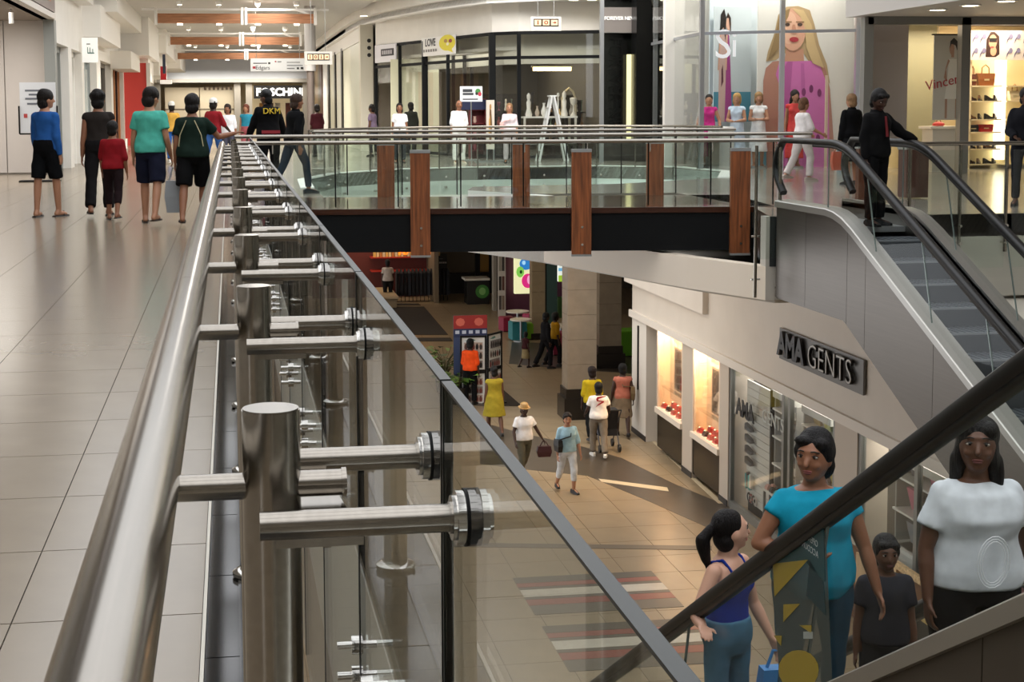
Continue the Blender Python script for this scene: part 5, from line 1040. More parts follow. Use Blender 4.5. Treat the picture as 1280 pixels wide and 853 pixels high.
a, c = at(698, 326, 52.6), at(710, 352, 52.6); t = thing('light_box_poster', 'small bright poster slice of pink, blue and lime by the nearest column', 'light box', (a.x, 52.6, c.z)); B().box(a.x, c.x, 52.6, 52.8, c.z, a.z).build('box', mat('e8f0e8', .4, emit=.5), t); P = Print((a.x, 52.598, c.z), (c.x - a.x, 0, 0), (0, 0, a.z - c.z)); P.rect(0, 1, .8, 1, 'd83a80', emit=.4); P.rect(0, 1, .5, .65, '70b8e0', emit=.4); P.rect(0, 1, 0, .3, 'a8d040', emit=.4); P.build(t)
a, c = at(698, 372, 52.6), at(710, 400, 52.6); tag(B().box(a.x, c.x, 52.6, 52.9, LO, a.z).build('green_panel', mat('2c4a1c', .5)), 'dark green low panel under the small bright poster', 'panel')
# play area stools and round tables
def stool(label, u, v, h, rz=.2, w_=.46, ht=.5):
    p = onz(u, v, LO); t = thing('cube_stool', label, 'stool', (p.x, p.y, LO + .004), rz, 'cube stools of the play area')
    b = B(); b.loft([[(sx * (w_ / 2 - i), sy * (w_ / 2 - i), z) for sx, sy in ((-1, -1), (1, -1), (1, 1), (-1, 1))] for z, i in ((0.03, 0), (ht - .03, 0), (ht, .03))]); b.build('seat_block', mat(h, .5), t, local=True); B().box(-w_ / 2 + .03, w_ / 2 - .03, -w_ / 2 + .03, w_ / 2 - .03, 0, .03).build('base', BLACK, t, local=True)
stool('magenta cube stool under the far white table', 634, 414, '8a1c3c'); stool('teal cube stool in front of the tables', 647, 425, '2a7a80', .1, .5, .62); stool('lime cube stool next to the teal one', 659, 424, '6a9a1c', .3, .4, .55); stool('dark red cube stool left of the nearest column', 697, 443, '7a1c34', .2, .5, .7); stool('bright lime cube stool right of the second column', 783, 444, '5a9a14', .1, .75, .8); stool('small magenta cube stool behind the teal one', 662, 410, 'a0204c', .5, .36)
def rtable(label, u, v, r):
    p = onz(u, v, LO + .74); t = thing('round_table', label, 'table', (p.x, p.y, LO + .004), 0, 'round tables of the play area'); B().cyl((0, 0, .70), (0, 0, .74), r, n=28).build('table_top', mat('d8cfc0', .4), t, 40, local=True); B().cyl((0, 0, .03), (0, 0, .70), .04, n=10).build('leg', ALU, t, 40, local=True); B().cyl((0, 0, 0), (0, 0, .03), .25, n=18).build('foot', ALU, t, 40, local=True)
rtable('farther white round table by the purple wall', 647, 389, .40); rtable('nearer white round table above the teal stool', 651, 399, .36); rtable('white round table left of the nearest column', 701, 407, .45); rtable('white round table between the two columns', 745, 398, .45); rtable('white round table right of the second column', 786, 413, .45)
# clothes shop far left of the lower mall
cs = thing('storefront', 'open clothes storefront with red shelves and orange yellow sign', 'storefront', (5, 58, LO))
x0, x1 = at(425, 330, 58).x, at(545, 330, 58).x
B().box(x0 - 1, x1, 60, 60.1, LO, -2.2).build('back_panel', mat('5a2018', .6), cs); B().box(x1 - .12, x1 + .05, 57.6, 60.1, LO, -2.2).build('side_panel', mat('6a5a44', .5), cs)
B().box(x0 - 1, at(468, 330, 58).x, 57.9, 58.0, -3.55, -2.6).build('sign_board', mat('c89a1c', .5, emit=.25), cs); B().box(at(480, 330, 58).x, x1, 57.9, 58.0, -3.35, -2.6).build('sign_board', mat('2a160c', .5), cs)
lettering('MAGIC', .42, mat('f08020', .4, emit=1.0), cs, at(518, 314, 57.85), (1, 0, 0), (0, 0, 1), .02, bold=.01)
for k in range(2): B().box(at(468, 330, 58).x, x1 - .15, 59.4, 60, -4.55 - k * .55, -4.5 - k * .55).build('shelf', mat('a82a1a', .5), cs)
for k in range(22):
    x = at(470, 330, 59).x + k * .125; o = B().loft([[(-.05, -.1, z), (.05, -.1, z), (.05, .1, z), (-.05, .1, z)] if z < .4 else [(-.04, -.06, z), (.04, -.06, z), (.04, .06, z), (-.04, .06, z)] for z in (0, .2, .42)]).build('packed_garment', mat(['d8a858', 'e0c088', 'b8763a', 'd0b890'][k % 4], .6)); o.location = (x, 59.6, -4.5)
    tag(o, 'tan packed garment number %s on the red shelf of the clothes shop' % ['one', 'two', 'three', 'four', 'five', 'six', 'seven', 'eight', 'nine', 'ten', 'eleven', 'twelve', 'thirteen', 'fourteen', 'fifteen', 'sixteen', 'seventeen', 'eighteen', 'nineteen', 'twenty', 'twenty one', 'twenty two'][k], 'garment', 'packed garments on the red shelf')
for k in range(14):
    x = at(496, 350, 58.6).x + k * .155; t = thing('hanging_coat', 'dark coat number %s from the left on the clothes shop rail' % ['one', 'two', 'three', 'four', 'five', 'six', 'seven', 'eight', 'nine', 'ten', 'eleven', 'twelve', 'thirteen', 'fourteen'][k], 'coat', (x, 58.4, LO), 0, 'coats on the clothes shop rail')
    B().loft([[(x - .06 * s_, 58.4 - .22 * s_, z), (x + .06 * s_, 58.4 - .22 * s_, z), (x + .06 * s_, 58.4 + .22 * s_, z), (x - .06 * s_, 58.4 + .22 * s_, z)] for z, s_ in ((LO + .25, 1), (LO + .9, .85), (LO + 1.15, .95), (LO + 1.3, .5))]).build('coat_body', mat(['121214', '1a1c22', '0d0d10', '22262c', '101013'][k % 5], .85), t); B().cyl((x, 58.4, LO), (x, 58.4, LO + .3), .012, n=6).build('stand', BLACK, t)
t = thing('wall_sign', 'black wall panel with white dashes right of the clothes shop', 'sign', (at(549, 320, 59.5).x, 59.8, -4.2)); B().box(*yb(548, 559, 318, 337, 59.8, .1)).build('board', mat('0d0d0d', .4), t); a, c = at(548, 318, 59.8), at(559, 337, 59.8); P = Print((a.x, 59.798, c.z), (c.x - a.x, 0, 0), (0, 0, a.z - c.z)); [P.rect(.1 + .22 * k, .25 + .22 * k, .4, .5, 'd8d8d8') for k in range(4)]; P.rect(.1, .5, .68, .72, '8a8a8a'); P.build(t)
B().box(x1 + .05, 24, 60.85, 60.95, LO + .8, -1.2).build('brown_panel', mat('5a4e3c', .6), bwl)
p = onz(482, 380, LO); t = thing('bench', 'pale wooden bench at the clothes shop entrance', 'bench', (p.x, p.y, LO)); B().box(p.x - .35, p.x + .35, p.y - 1.6, p.y + 1.6, LO + .4, LO + .47).build('seat', mat('b09a78', .5), t); [B().box(p.x - .3, p.x + .3, y - .05, y + .05, LO, LO + .4).build('leg', mat('8a7658', .5), t) for y in (p.y - 1.3, p.y + 1.3)]
# photo display stand
ds = thing('display_stand', 'black framed stand of photo panels with red and blue header board', 'display stand', (6.4, 37.8, LO))
x0, x1 = at(567, 420, 38.2).x, at(609, 420, 38.2).x
B().box(x0, x1, 38.2, 38.26, LO, -3.98).build('header_board', mat('1c2036', .5), ds); P = Print((x0, 38.198, LO), (x1 - x0, 0, 0), (0, 0, 2.22)); P.rect(0, 1, .84, 1, 'a02a26'); P.rect(0, 1, .74, .84, '2a3458'); [P.oval(.2 + .55 * k, .92, .14, .05, 'd86a58', 8) for k in range(2)]; [P.rect(.05 + .2 * k, .17 + .2 * k, .78, .82, 'c8ccd8') for k in range(5)]; P.rect(0, .18, .3, .74, '3a4668'); P.build(ds)
def ppanel(u0, u1, v0, v1, ya, yb_, seed):
    a, c = at(u0, v0, ya), at(u1, v1, yb_); p, q = Vector((a.x, ya, 0)), Vector((c.x, yb_, 0)); d = q - p; nn = Vector((d.y, -d.x, 0)).normalized(); z0, z1 = c.z, a.z
    g = B().obox((p + q) / 2 + Vector((0, 0, (z0 + z1) / 2)), d, nn, (0, 0, 1), d.length / 2, .012, (z1 - z0) / 2).build('photo_panel', mat('dcdcd8', .5), ds)
    for e in (p, q): B().bar(e + Vector((0, 0, z0 - .03)) + nn * .02, e + Vector((0, 0, z1 + .03)) + nn * .02, .045, .045).build('frame', BLACK, g)
    for z in (z0, z1): B().bar(p + Vector((0, 0, z)) + nn * .02, q + Vector((0, 0, z)) + nn * .02, .045, .045).build('frame', BLACK, g)
    P = Print(p + nn * .014 + Vector((0, 0, z0)), d, Vector((0, 0, z1 - z0))); R = random.Random(seed); P.poly([(.15, .88), (.5, .93), (.6, .88), (.4, .86)], '5a8a80')
    for r in range(3):
        P.rect(.12, .88, .07 + .27 * r, .29 + .27 * r, R.choice(['b8a498', '8a8480', 'a87068', 'c0bcb4']))
        for k in range(5): P.oval(.2 + .15 * k, .16 + .27 * r, .06, .08, R.choice(['2a2422', '3a3230', '5a4038', '1a1a1c', '7a3a34'])); P.oval(.2 + .15 * k, .24 + .27 * r, .03, .025, R.choice(['5a3a2c', '8a6048', '2a1c16']))
    P.build(g)
ppanel(576, 607, 421, 463, 37.55, 37.5, 1); ppanel(576, 607, 466, 505, 37.55, 37.5, 2); ppanel(609, 626, 419, 459, 37.5, 38.0, 3); ppanel(609, 626, 462, 500, 37.5, 38.0, 4)
a = at(576, 505, 37.5); [B().box(x - .03, x + .03, 37.3, 37.9, LO, LO + .05).build('foot', BLACK, ds) for x in (a.x, at(607, 500, 37.5).x, at(626, 500, 38).x)]; [B().cyl((x, y, LO), (x, y, LO + .5), .02, n=8).build('upright', BLACK, ds) for x, y in ((a.x, 37.55), (at(607, 500, 37.5).x, 37.5), (at(626, 500, 38).x, 38.0))]
# potted plant
def plant(label, u, v, h, R_, n, seed):
    p = onz(u, v, LO); t = thing('potted_plant', label, 'plant', (p.x, p.y, LO)); rnd = random.Random(seed)
    B().lathe((p.x, p.y, LO), [(.16, 0), (.22, .05), (.26, .45), (.24, .45), (.22, .40)], 18).build('pot', mat('1d1a17', .4), t, 40)
    st_ = B(); lf_ = B()
    for k in range(n):
        a = rnd.uniform(0, 2 * PI); rr = R_ * rnd.uniform(.3, 1); z = LO + .45 + (h - .45) * rnd.uniform(.25, 1); e = Vector((p.x + rr * math.cos(a), p.y + rr * math.sin(a), z)); st_.tube([(p.x, p.y, LO + .42), (p.x + rr * .4 * math.cos(a), p.y + rr * .4 * math.sin(a), (z + LO + .5) / 2 + .1), e], .008, 4)
        d = Vector((math.cos(a), math.sin(a), rnd.uniform(-.5, .2))).normalized(); s_ = Vector((-math.sin(a), math.cos(a), rnd.uniform(-.3, .3))).normalized(); L = rnd.uniform(.22, .38); w_ = L * .34; mid = e + d * L * .5 + Vector((0, 0, .03))
        b = B(); b.add([e, mid + s_ * w_, e + d * L, mid - s_ * w_, mid + Vector((0, 0, -.015))], [(0, 1, 4), (1, 2, 4), (2, 3, 4), (3, 0, 4)]); b.build('leaf', mat(['5a8034', '3f6224', '7fa048', '355020'][k % 4], .4), t)
    st_.build('stems', mat('4a4a24', .6), t)
plant('leafy potted plant beside the photo display', 556, 492, 1.25, .55, 60, 5); plant('lower dark bushy plant in front of the photo display', 573, 505, .8, .4, 45, 9)
# ================================================================== people
def fuse(b, vox, it=4, noise_amp=0.0, seed=0.0):
    me = bpy.data.meshes.new('f'); me.from_pydata(b.v, [], b.f); o = bpy.data.objects.new('f', me); TMP.collection.objects.link(o)
    r = o.modifiers.new('r', 'REMESH'); r.mode = 'VOXEL'; r.voxel_size = vox; r.use_smooth_shade = True
    s = o.modifiers.new('s', 'SMOOTH'); s.factor = .5; s.iterations = it
    vl = TMP.view_layers[0]; vl.update(); out = bpy.data.meshes.new_from_object(o.evaluated_get(vl.depsgraph))
    bpy.data.objects.remove(o); bpy.data.meshes.remove(me)
    if noise_amp:
        n = len(out.vertices); co = np.empty(n * 3, np.float32); out.vertices.foreach_get('co', co); co = co.reshape(-1, 3)
        nr = np.empty(n * 3, np.float32); out.vertices.foreach_get('normal', nr); nr = nr.reshape(-1, 3)
        x, y, z = co[:, 0], co[:, 1], co[:, 2]
        f = np.sin(9 * x + 23 * z + 5 * np.sin(7 * y + seed) + seed) * .5 + np.sin(17 * y - 19 * z + 4 * np.sin(11 * x + seed * 2)) * .3 + np.sin(31 * (x + y) + 37 * z + seed * 3) * .25
        co = co + nr * (f * noise_amp)[:, None]; out.vertices.foreach_set('co', co.astype(np.float32).ravel())
    out.polygons.foreach_set('use_smooth', [True] * len(out.polygons)); out.update(); return out
SKIN = {'dark': '3b2419', 'brown': '5e3d2b', 'mid': '8d5f45', 'tan': 'b07f62', 'light': 'cfa087'}
def skinmat(k): return mat(SKIN[k], .48, 0, 'n', 6, .06, spec=.4)
def ring(c, right, fwd, rx, ry, n=16, sq=1.0):
    return [c + right * (rx * math.copysign(abs(math.cos(2 * PI * i / n)) ** sq, math.cos(2 * PI * i / n))) + fwd * (ry * math.copysign(abs(math.sin(2 * PI * i / n)) ** sq, math.sin(2 * PI * i / n))) for i in range(n)]
V3 = lambda t: Vector(t)
def person(label, loc, yaw, H, skin, hair, top, bottom, shoes=('15120f', 'shoe'), arms=None, legs=None, lean=(0, 0), head=(0, 0), vox=.013, w=1.0, bust=0.0, twist=0.0, face=False, fingers=True, group=None, hk=1.06):
    s = H / 1.725; S_ = lambda x: x * s
    arms = arms or [((.14, -.02, -1), (.1, .14, -1)), ((.14, .02, -1), (.1, .18, -1))]
    legs = legs or [((.04, .05, -1), (.0, -.04, -1)), ((.04, -.05, -1), (.0, -.1, -1))]
    if len(arms) == 1: arms = arms * 2
    # legs first so the feet touch the ground
    hipz = .0; pts = []
    for k, sx in enumerate((1, -1)):
        th, sh = V3(legs[k][0]), V3(legs[k][1]); th = V3((th.x * sx, th.y, th.z)).normalized(); sh = V3((sh.x * sx, sh.y, sh.z)).normalized()
        hip = V3((sx * .088 * w, 0, -.03)); kn = hip + th * .425; an = kn + sh * .415; pts.append((hip, kn, an))
    low = min(p[2].z for p in pts); pz = -low + .085
    P0 = V3((0, 0, pz)); legp = [tuple(P0 + q for q in p) for p in pts]
    sp = V3((lean[0], lean[1], 1)).normalized(); right0 = V3((1, 0, 0)); tw = Matrix.Rotation(math.radians(twist), 3, 'Z')
    right1 = tw @ right0; right1 = (right1 - sp * right1.dot(sp)).normalized(); fwd1 = sp.cross(right1).normalized()
    fwd1 = fwd1 if fwd1.y * math.cos(math.radians(twist)) > 0 or abs(twist) > 80 else fwd1
    def spine(t, yo=0.0):
        k = max(0, min(1, t / .45)); rg = (right0 * (1 - k) + right1 * k).normalized(); fg = sp.cross(rg).normalized(); return P0 + sp * t + fg * yo, rg, fg
    TOR = [(-.12, .10, .085, 0), (-.05, .158, .115, -.008), (.03, .165, .12, -.01), (.12, .15, .105, 0), (.2, .138, .098, .004), (.3, .152, .11 + bust * .3, .006 + bust * .4), (.37, .163, .113, .0), (.42, .142, .1, -.004), (.455, .108, .082, -.008), (.482, .068, .062, -.008), (.54, .055, .057, .004), (.58, .053, .057, .012)]
    def torso(b, t0, t1, gx, flare=0.0, tf=None):
        rings = []; ts_ = [q[0] for q in TOR]
        for t in sorted(set([t0, t1] + [q for q in ts_ if t0 < q < t1])):
            rx = float(np.interp(t, ts_, [q[1] for q in TOR])) * (w if t < .46 else 1); ry = float(np.interp(t, ts_, [q[2] for q in TOR])) * (w if t < .44 else 1); yo = float(np.interp(t, ts_, [q[3] for q in TOR]))
            ex = gx + (flare * max(0, .32 - t) if tf is None else 0); c, rg, fg = spine(t, yo); rings.append(ring(c * 1.0, rg, fg, rx + ex, ry + ex, 18, .9))
        b.loft([[p * s for p in r] for r in rings])
    def limb(b, pts_, rad):
        for (p, q), (r0, r1) in zip(zip(pts_, pts_[1:]), zip(rad, rad[1:])): b.cap(p * s, q * s, r0 * s, r1 * s, 12)
    def limbf(b, pts_, rad):                  # open cuff: flat end instead of a round one
        if len(pts_) > 2: limb(b, pts_[:-1], rad[:-1])
        p, q = pts_[-2], pts_[-1]; d = (q - p); b.cap((p * .999 + q * .001) * s, (p * .5 + q * .5) * s, rad[-2] * s, (rad[-2] + rad[-1]) / 2 * s, 12); b.cyl(p * s, q * s, rad[-2] * s, rad[-1] * s, 16)
    shc, rg, fg = spine(.41); armp = []
    for k, sx in enumerate((1, -1)):
        ua, fa = V3(arms[k][0]), V3(arms[k][1]); L = lambda v: (rg * v.x * sx + fg * v.y + V3((0, 0, 1)) * v.z).normalized()
        a0 = shc + rg * sx * (.155 * (.6 + .4 * w)) ; a1 = a0 + L(ua) * .285; a2 = a1 + L(fa) * .25; hd_ = V3(arms[k][2]) if len(arms[k]) > 2 else fa; armp.append((a0, a1, a2, L(hd_)))
    b = B(); torso(b, -.12, .58, 0)
    for k, sx in enumerate((1, -1)):
        hip, kn, an = legp[k]; limb(b, [hip, hip + (kn - hip) * .35, kn, kn + (an - kn) * .3, an], [.083 * w, .08 * w, .054, .055 * (.5 + .5 * w), .036])
        fdir = V3((sx * .18, 1, 0)).normalized(); toe = an + fdir * .14 + V3((0, 0, -.055)); heel = an - fdir * .045 + V3((0, 0, -.045)); limb(b, [an, heel], [.036, .034]); limb(b, [heel, an + fdir * .07 + V3((0, 0, -.045)), toe], [.033, .036, .024])
        a0, a1, a2, hd_ = armp[k]; limb(b, [a0, a0 + (a1 - a0) * .3, a1, a1 + (a2 - a1) * .3, a2], [.052, .049 * (.4 + .6 * w), .039, .041, .026])
        # hand: palm, four fingers and a thumb
        lat = hd_.cross(fg * 1.0); lat = lat.normalized() if lat.length > .15 else hd_.cross(V3((0, 0, 1))).normalized(); nrm = hd_.cross(lat).normalized()
        lat = fg * 1.0 - hd_ * fg.dot(hd_); lat = lat.normalized() if lat.length > .3 else (rg - hd_ * rg.dot(hd_)).normalized(); nrm = hd_.cross(lat).normalized() * (-sx)
        # lat points to the thumb side, nrm into the palm
        for j, (o_, ln) in enumerate(((.030, .066), (.010, .076), (-.010, .071), (-.029, .055))):
            p0 = a2 + hd_ * .015 + lat * o_ * .6; p1 = a2 + hd_ * .088 + lat * o_; b.cap(p0 * s, p1 * s, .0155 * s, .0115 * s, 8)
            if fingers: p2 = p1 + (hd_ * .9 + nrm * .25).normalized() * ln * .5; p3 = p2 + (hd_ * .6 + nrm * .7).normalized() * ln * .5; b.cap(p1 * s, p2 * s, .0098 * s, .0088 * s, 8); b.cap(p2 * s, p3 * s, .0088 * s, .0075 * s, 8)
        t0_ = a2 + hd_ * .03 + lat * .022; t1_ = t0_ + (hd_ * .6 + lat * .8).normalized() * .04; t2_ = t1_ + (hd_ * .9 + lat * .25 + nrm * .3).normalized() * .032; b.cap(t0_ * s, t1_ * s, .013 * s, .0105 * s, 8); b.cap(t1_ * s, t2_ * s, .0105 * s, .008 * s, 8)
    # head
    nk, rgh, fgh = spine(.555); MH = Matrix.Rotation(math.radians(head[0] + twist), 3, 'Z') @ Matrix.Rotation(math.radians(head[1]), 3, 'X')
    hc = nk + MH @ V3((0, .025, .10 * hk - .022)); hp = lambda x, y, z: (hc + MH @ V3((x, y, z)) * hk) * s; sh = s * hk
    b.ell(hc * s, .079 * sh, .097 * sh, .112 * sh, MH, 20, 13); b.ell(hp(0, .022, -.055), .056 * sh, .066 * sh, .065 * sh, MH); b.ell(hp(0, .058, -.088), .03 * sh, .025 * sh, .022 * sh, MH); b.cap(nk * s, hp(0, -.02, -.04), .052 * sh, .05 * sh)
    b.cap(hp(0, .088, .012), hp(0, .108, -.028), .009 * sh, .014 * sh, 8); b.ell(hp(0, .084, .034), .052 * sh, .012 * sh, .010 * sh, MH)
    for sx in (1, -1): b.ell(hp(sx * .076, -.005, -.012), .012 * sh, .024 * sh, .033 * sh, MH); b.ell(hp(sx * .035, .066, -.03), .024 * sh, .022 * sh, .02 * sh, MH)
    body = fuse(b, vox, 3); body.materials.append(skinmat(skin)); root = bpy.data.objects.new('person', body); COL.objects.link(root); root.location = loc; root.rotation_euler = (0, 0, math.radians(yaw)); WL[root] = (0, 0, 0); tag(root, label, 'person', group)
    def child(nm, bb, hx, v=None, amp=.004, rough=.85, it=8, m=None):
        me = fuse(bb, v or max(vox, .012), it, amp * s, hash(label) % 17); me.materials.append(m or mat(hx, rough, 0, 'n', 14, .1, spec=.15)); return link(nm, me, root)
    def solid(nm, bb, hx, rough=.5, smooth=50): return bb.build(nm, mat(hx, rough), root, smooth, local=True)
    # shoes
    if shoes:
        for k, sx in enumerate((1, -1)):
            an = legp[k][2]; fdir = V3((sx * .18, 1, 0)).normalized(); sd = V3((fdir.y, -fdir.x, 0)); c0 = V3((an.x, an.y, an.z - .085)); bb = B(); hgt = .075 if shoes[1] == 'shoe' else .02
            if shoes[1] == 'bare': continue
            R_ = lambda d, wd, z0, z1: [(c0 + fdir * d + sd * wd + V3((0, 0, z0))) * s, (c0 + fdir * d - sd * wd + V3((0, 0, z0))) * s, (c0 + fdir * d - sd * wd * .8 + V3((0, 0, z1))) * s, (c0 + fdir * d + sd * wd * .8 + V3((0, 0, z1))) * s]
            if shoes[1] == 'shoe': bb.loft([R_(-.095, .03, 0, .06), R_(-.05, .04, 0, .085), (R_(.04, .044, 0, .075)), R_(.12, .048, 0, .05), R_(.185, .03, 0, .03)]); solid('shoe', bb, shoes[0])
            else: bb.loft([R_(-.1, .03, 0, .018), R_(-.03, .04, 0, .018), R_(.1, .05, 0, .018), R_(.18, .03, 0, .018)]); o_ = solid('sandal', bb, shoes[0]); st_ = B(); st_.tube([(c0 + fdir * .06 + sd * .042 + V3((0, 0, .012))) * s, (c0 + fdir * .1 + V3((0, 0, .07))) * s, (c0 + fdir * .06 - sd * .042 + V3((0, 0, .012))) * s], .011 * s, 6); st_.build('strap', mat(shoes[0], .5), o_, local=True)
    # bottoms
    kb, cb = bottom
    if kb:
        bb = B()
        if kb in ('shorts', 'pants', 'jeans', 'capri'):
            torso(bb, -.135, .10, .022); fr_ = {'shorts': 1.0, 'pants': 2.0, 'jeans': 1.97, 'capri': 1.6}[kb]
            for hip, kn, an in legp:
                g = {'shorts': .03, 'pants': .022, 'jeans': .012, 'capri': .018}[kb]; up_ = hip + V3((0, 0, .03))
                if fr_ <= 1.0: e = hip + (kn - hip) * (.95 if kb == 'shorts' else fr_); limbf(bb, [up_, hip + (kn - hip) * .5, e], [(.085 * w + g * .6), (.078 * w + g), (.062 * w + g * 1.35)])
                else: e = kn + (an - kn) * min(1.0, fr_ - 1.0) * .96; limbf(bb, [up_, hip + (kn - hip) * .4, kn, e], [(.085 * w + g * .6), (.077 * w + g), (.057 + g), (.04 + g * 1.5)])
        elif kb in ('skirt', 'longskirt'):
            rr = []; n_ = 18; end = .14 if kb == 'longskirt' else legp[0][1].z - .05; ff = P0 * 1.0; mx = (legp[0][1] + legp[1][1]) / 2
            for t, rx, ry in ((.08, .155 * w, .115 * w), (-.02, .185 * w, .145 * w), (-.25, .2 * w, .17), (end - pz, .22 * w + (.06 if kb == 'longskirt' else 0), .2 * w)):
                k = min(1, max(0, -t / .42)); rr.append([p * s for p in ring(P0 + V3((mx.x * k, mx.y * k, t)), right0, V3((0, 1, 0)), rx, ry, n_)])
            bb.loft(rr)
        child({'shorts': 'shorts', 'pants': 'trousers', 'jeans': 'jeans', 'capri': 'trousers', 'skirt': 'skirt', 'longskirt': 'skirt'}[kb], bb, cb, amp=.006)
    # top
    kt, ct = top[0], top[1]
    if kt:
        bb = B(); slv = {'tee': .62, 'long': 2, 'tank': 0, 'sleeveless': .12, 'dress': .12, 'jacket': 2, 'cap_sleeve': .38, 'half': 1.05}[kt]; g = {'jacket': .03, 'tee': .02, 'long': .014, 'tank': .008, 'sleeveless': .014, 'dress': .012, 'cap_sleeve': .016, 'half': .02}[kt]
        hem = {'tank': .02, 'jacket': -.1, 'dress': -.02, 'sleeveless': -.06, 'cap_sleeve': -.13}.get(kt, -.05)
        torso(bb, hem, (.37 if kt == 'tank' else .472), g, .05 if kt in ('tee', 'half', 'cap_sleeve') else (.02 if kt != 'tank' else 0))
        if bust:
            c_, rg_, fg_ = spine(.315, .075)
            for sx in (1, -1): bb.ell((c_ + rg_ * sx * .07) * s, .07 * s, .05 * s, .07 * s)
        for a0, a1, a2, _ in armp:
            if slv: e = a0 + (a1 - a0) * min(1, slv); (limbf if slv <= 1.05 else limb)(bb, [a0 + (a0 - shc) * -.3, a0, e], [.052 + g * .5, .054 + g * .5, .048 * (.4 + .6 * w) + g * (1.2 if slv <= 1 else .8)])
            if slv > 1: e2 = a1 + (a2 - a1) * min(1, slv - 1) * .97; limbf(bb, [a1, a1 + (e2 - a1) * .4, e2], [.046 + g * .7, .044 + g * .7, .032 + g * .6])
        if kt == 'tank':
            for sx in (1, -1): limb(bb, [spine(.34, .10)[0] + rg * sx * .068, spine(.41, .088)[0] + rg * sx * .08, spine(.474, .02)[0] + rg * sx * .09, spine(.44, -.07)[0] + rg * sx * .085, spine(.34, -.098)[0] + rg * sx * .07], [.02, .015, .014, .015, .02])
        if kt == 'dress':
            end = top[2] if len(top) > 2 else .5; rr = []; mx = (legp[0][1] + legp[1][1]) / 2
            for t, rx, ry in ((.14, .155 * w, .115 * w), (.02, .185 * w, .15 * w), (-.2, .215 * w, .19 * w), (end - pz, .25 * w, .22 * w)):
                k = min(1, max(0, -t / .42)); rr.append([p * s for p in ring(P0 + V3((mx.x * k, mx.y * k, t)), right0, V3((0, 1, 0)), rx, ry, 18)])
            bb.loft(rr)
        if kt == 'jacket': c_, rg_, fg_ = spine(.485); bb.loft([[p * s for p in ring(c_ - sp * .02, rg_, fg_, .085, .08)], [p * s for p in ring(c_ + sp * .035, rg_, fg_, .07, .072)]])
        child({'tee': 'shirt', 'long': 'shirt', 'half': 'shirt', 'tank': 'tank_top', 'sleeveless': 'top', 'dress': 'dress', 'jacket': 'jacket', 'cap_sleeve': 'shirt'}[kt], bb, ct, amp=.006 if kt != 'tank' else .003)
    # hair
    hs, hx = hair[:2]; hb = B()
    if hs != 'bald':
        hv = 1.0 if hs in ('cap', 'hat', 'pony', 'bun') else 1.07; hb.ell(hp(0, -.027 if face else -.016, .036), .089 * sh * hv, .101 * sh * hv, .099 * sh * hv, MH, 20, 13); hb.ell(hp(0, -.050, -.045), .081 * sh * hv, .064 * sh * hv, .084 * sh, MH)
        if face and hs == 'short': hb.ell(hp(.03, .055, .078), .05 * sh, .036 * sh, .030 * sh, MH); hb.ell(hp(-.045, .045, .07), .04 * sh, .035 * sh, .034 * sh, MH); [hb.ell(hp(sx * .074, .0, .02), .02 * sh, .04 * sh, .045 * sh, MH) for sx in (1, -1)]
        if face and hs == 'long': [hb.ell(hp(sx * .05, .045, .066), .042 * sh, .04 * sh, .04 * sh, MH) for sx in (1, -1)]
        if hs in ('bob', 'long'):
            for sx in (1, -1): hb.ell(hp(sx * .066, -.02, -.04), .03 * sh, .055 * sh, (.09 if hs == 'bob' else .1) * sh, MH)
        if hs == 'long': hb.cap(hp(0, -.075, 0), hp(0, -.10, -.22), .075 * sh, .06 * sh); [hb.cap(hp(sx * .07, -.03, -.06), hp(sx * .085, -.05, -.22), .04 * sh, .03 * sh) for sx in (1, -1)]
        if hs == 'bob': hb.ell(hp(0, -.065, -.06), .085 * sh, .06 * sh, .08 * sh, MH)
        if hs == 'pony': hb.ell(hp(0, -.1, .045), .03 * sh, .03 * sh, .03 * sh, MH); hb.cap(hp(0, -.125, .035), hp(.0, -.185, -.03), .03 * sh, .038 * sh); hb.cap(hp(.0, -.185, -.03), hp(.0, -.17, -.15), .04 * sh, .034 * sh); hb.cap(hp(0, -.17, -.15), hp(.0, -.15, -.24), .032 * sh, .008 * sh)
        if hs == 'bun': hb.ell(hp(0, -.1, .06), .05 * sh, .05 * sh, .05 * sh, MH)
        if hs == 'afro': hb.ell(hp(0, -.03, .04), .115 * sh, .115 * sh, .11 * sh, MH)
        if hs == 'mop': [hb.ell(hp(.07 * math.cos(a), -.03 + .07 * math.sin(a), .05), .035 * sh, .035 * sh, .045 * sh, MH) for a in [k * PI / 4 for k in range(8)]]
        if hs not in ('cap', 'hat') or True: me = fuse(hb, .009 if vox < .011 else .012, 2, .006 * s, 3); me.materials.append(mat(hx, .55, 0, 'wood', 22, .5, spec=.25, bump=.7)); link('hair', me, root)
    if hs in ('cap', 'hat') or (len(hair) > 2):
        hx2 = hair[2] if len(hair) > 2 else hx
        if hs == 'hat': bb = B(); bb.loft([[hp(rx * math.cos(2 * PI * i / 18), -.015 + ry * math.sin(2 * PI * i / 18), z) for i in range(18)] for z, rx, ry in ((.045, .13, .145), (.05, .13, .145), (.052, .09, .105), (.12, .082, .098), (.145, .05, .06))]); solid('hat', bb, hx2)
        else: bb = B(); bb.loft([[hp(rx * math.cos(2 * PI * i / 18), -.015 + ry * math.sin(2 * PI * i / 18), z) for i in range(18)] for z, rx, ry in ((.03, .088, .104), (.08, .088, .104), (.125, .066, .08), (.145, .02, .03))]); bb.loft([[hp(-.06, .08, .035), hp(.06, .08, .035), hp(.06, .08, .045), hp(-.06, .08, .045)], [hp(-.045, .16, .025), hp(.045, .16, .025), hp(.045, .16, .033), hp(-.045, .16, .033)]]); solid('cap', bb, hx2)
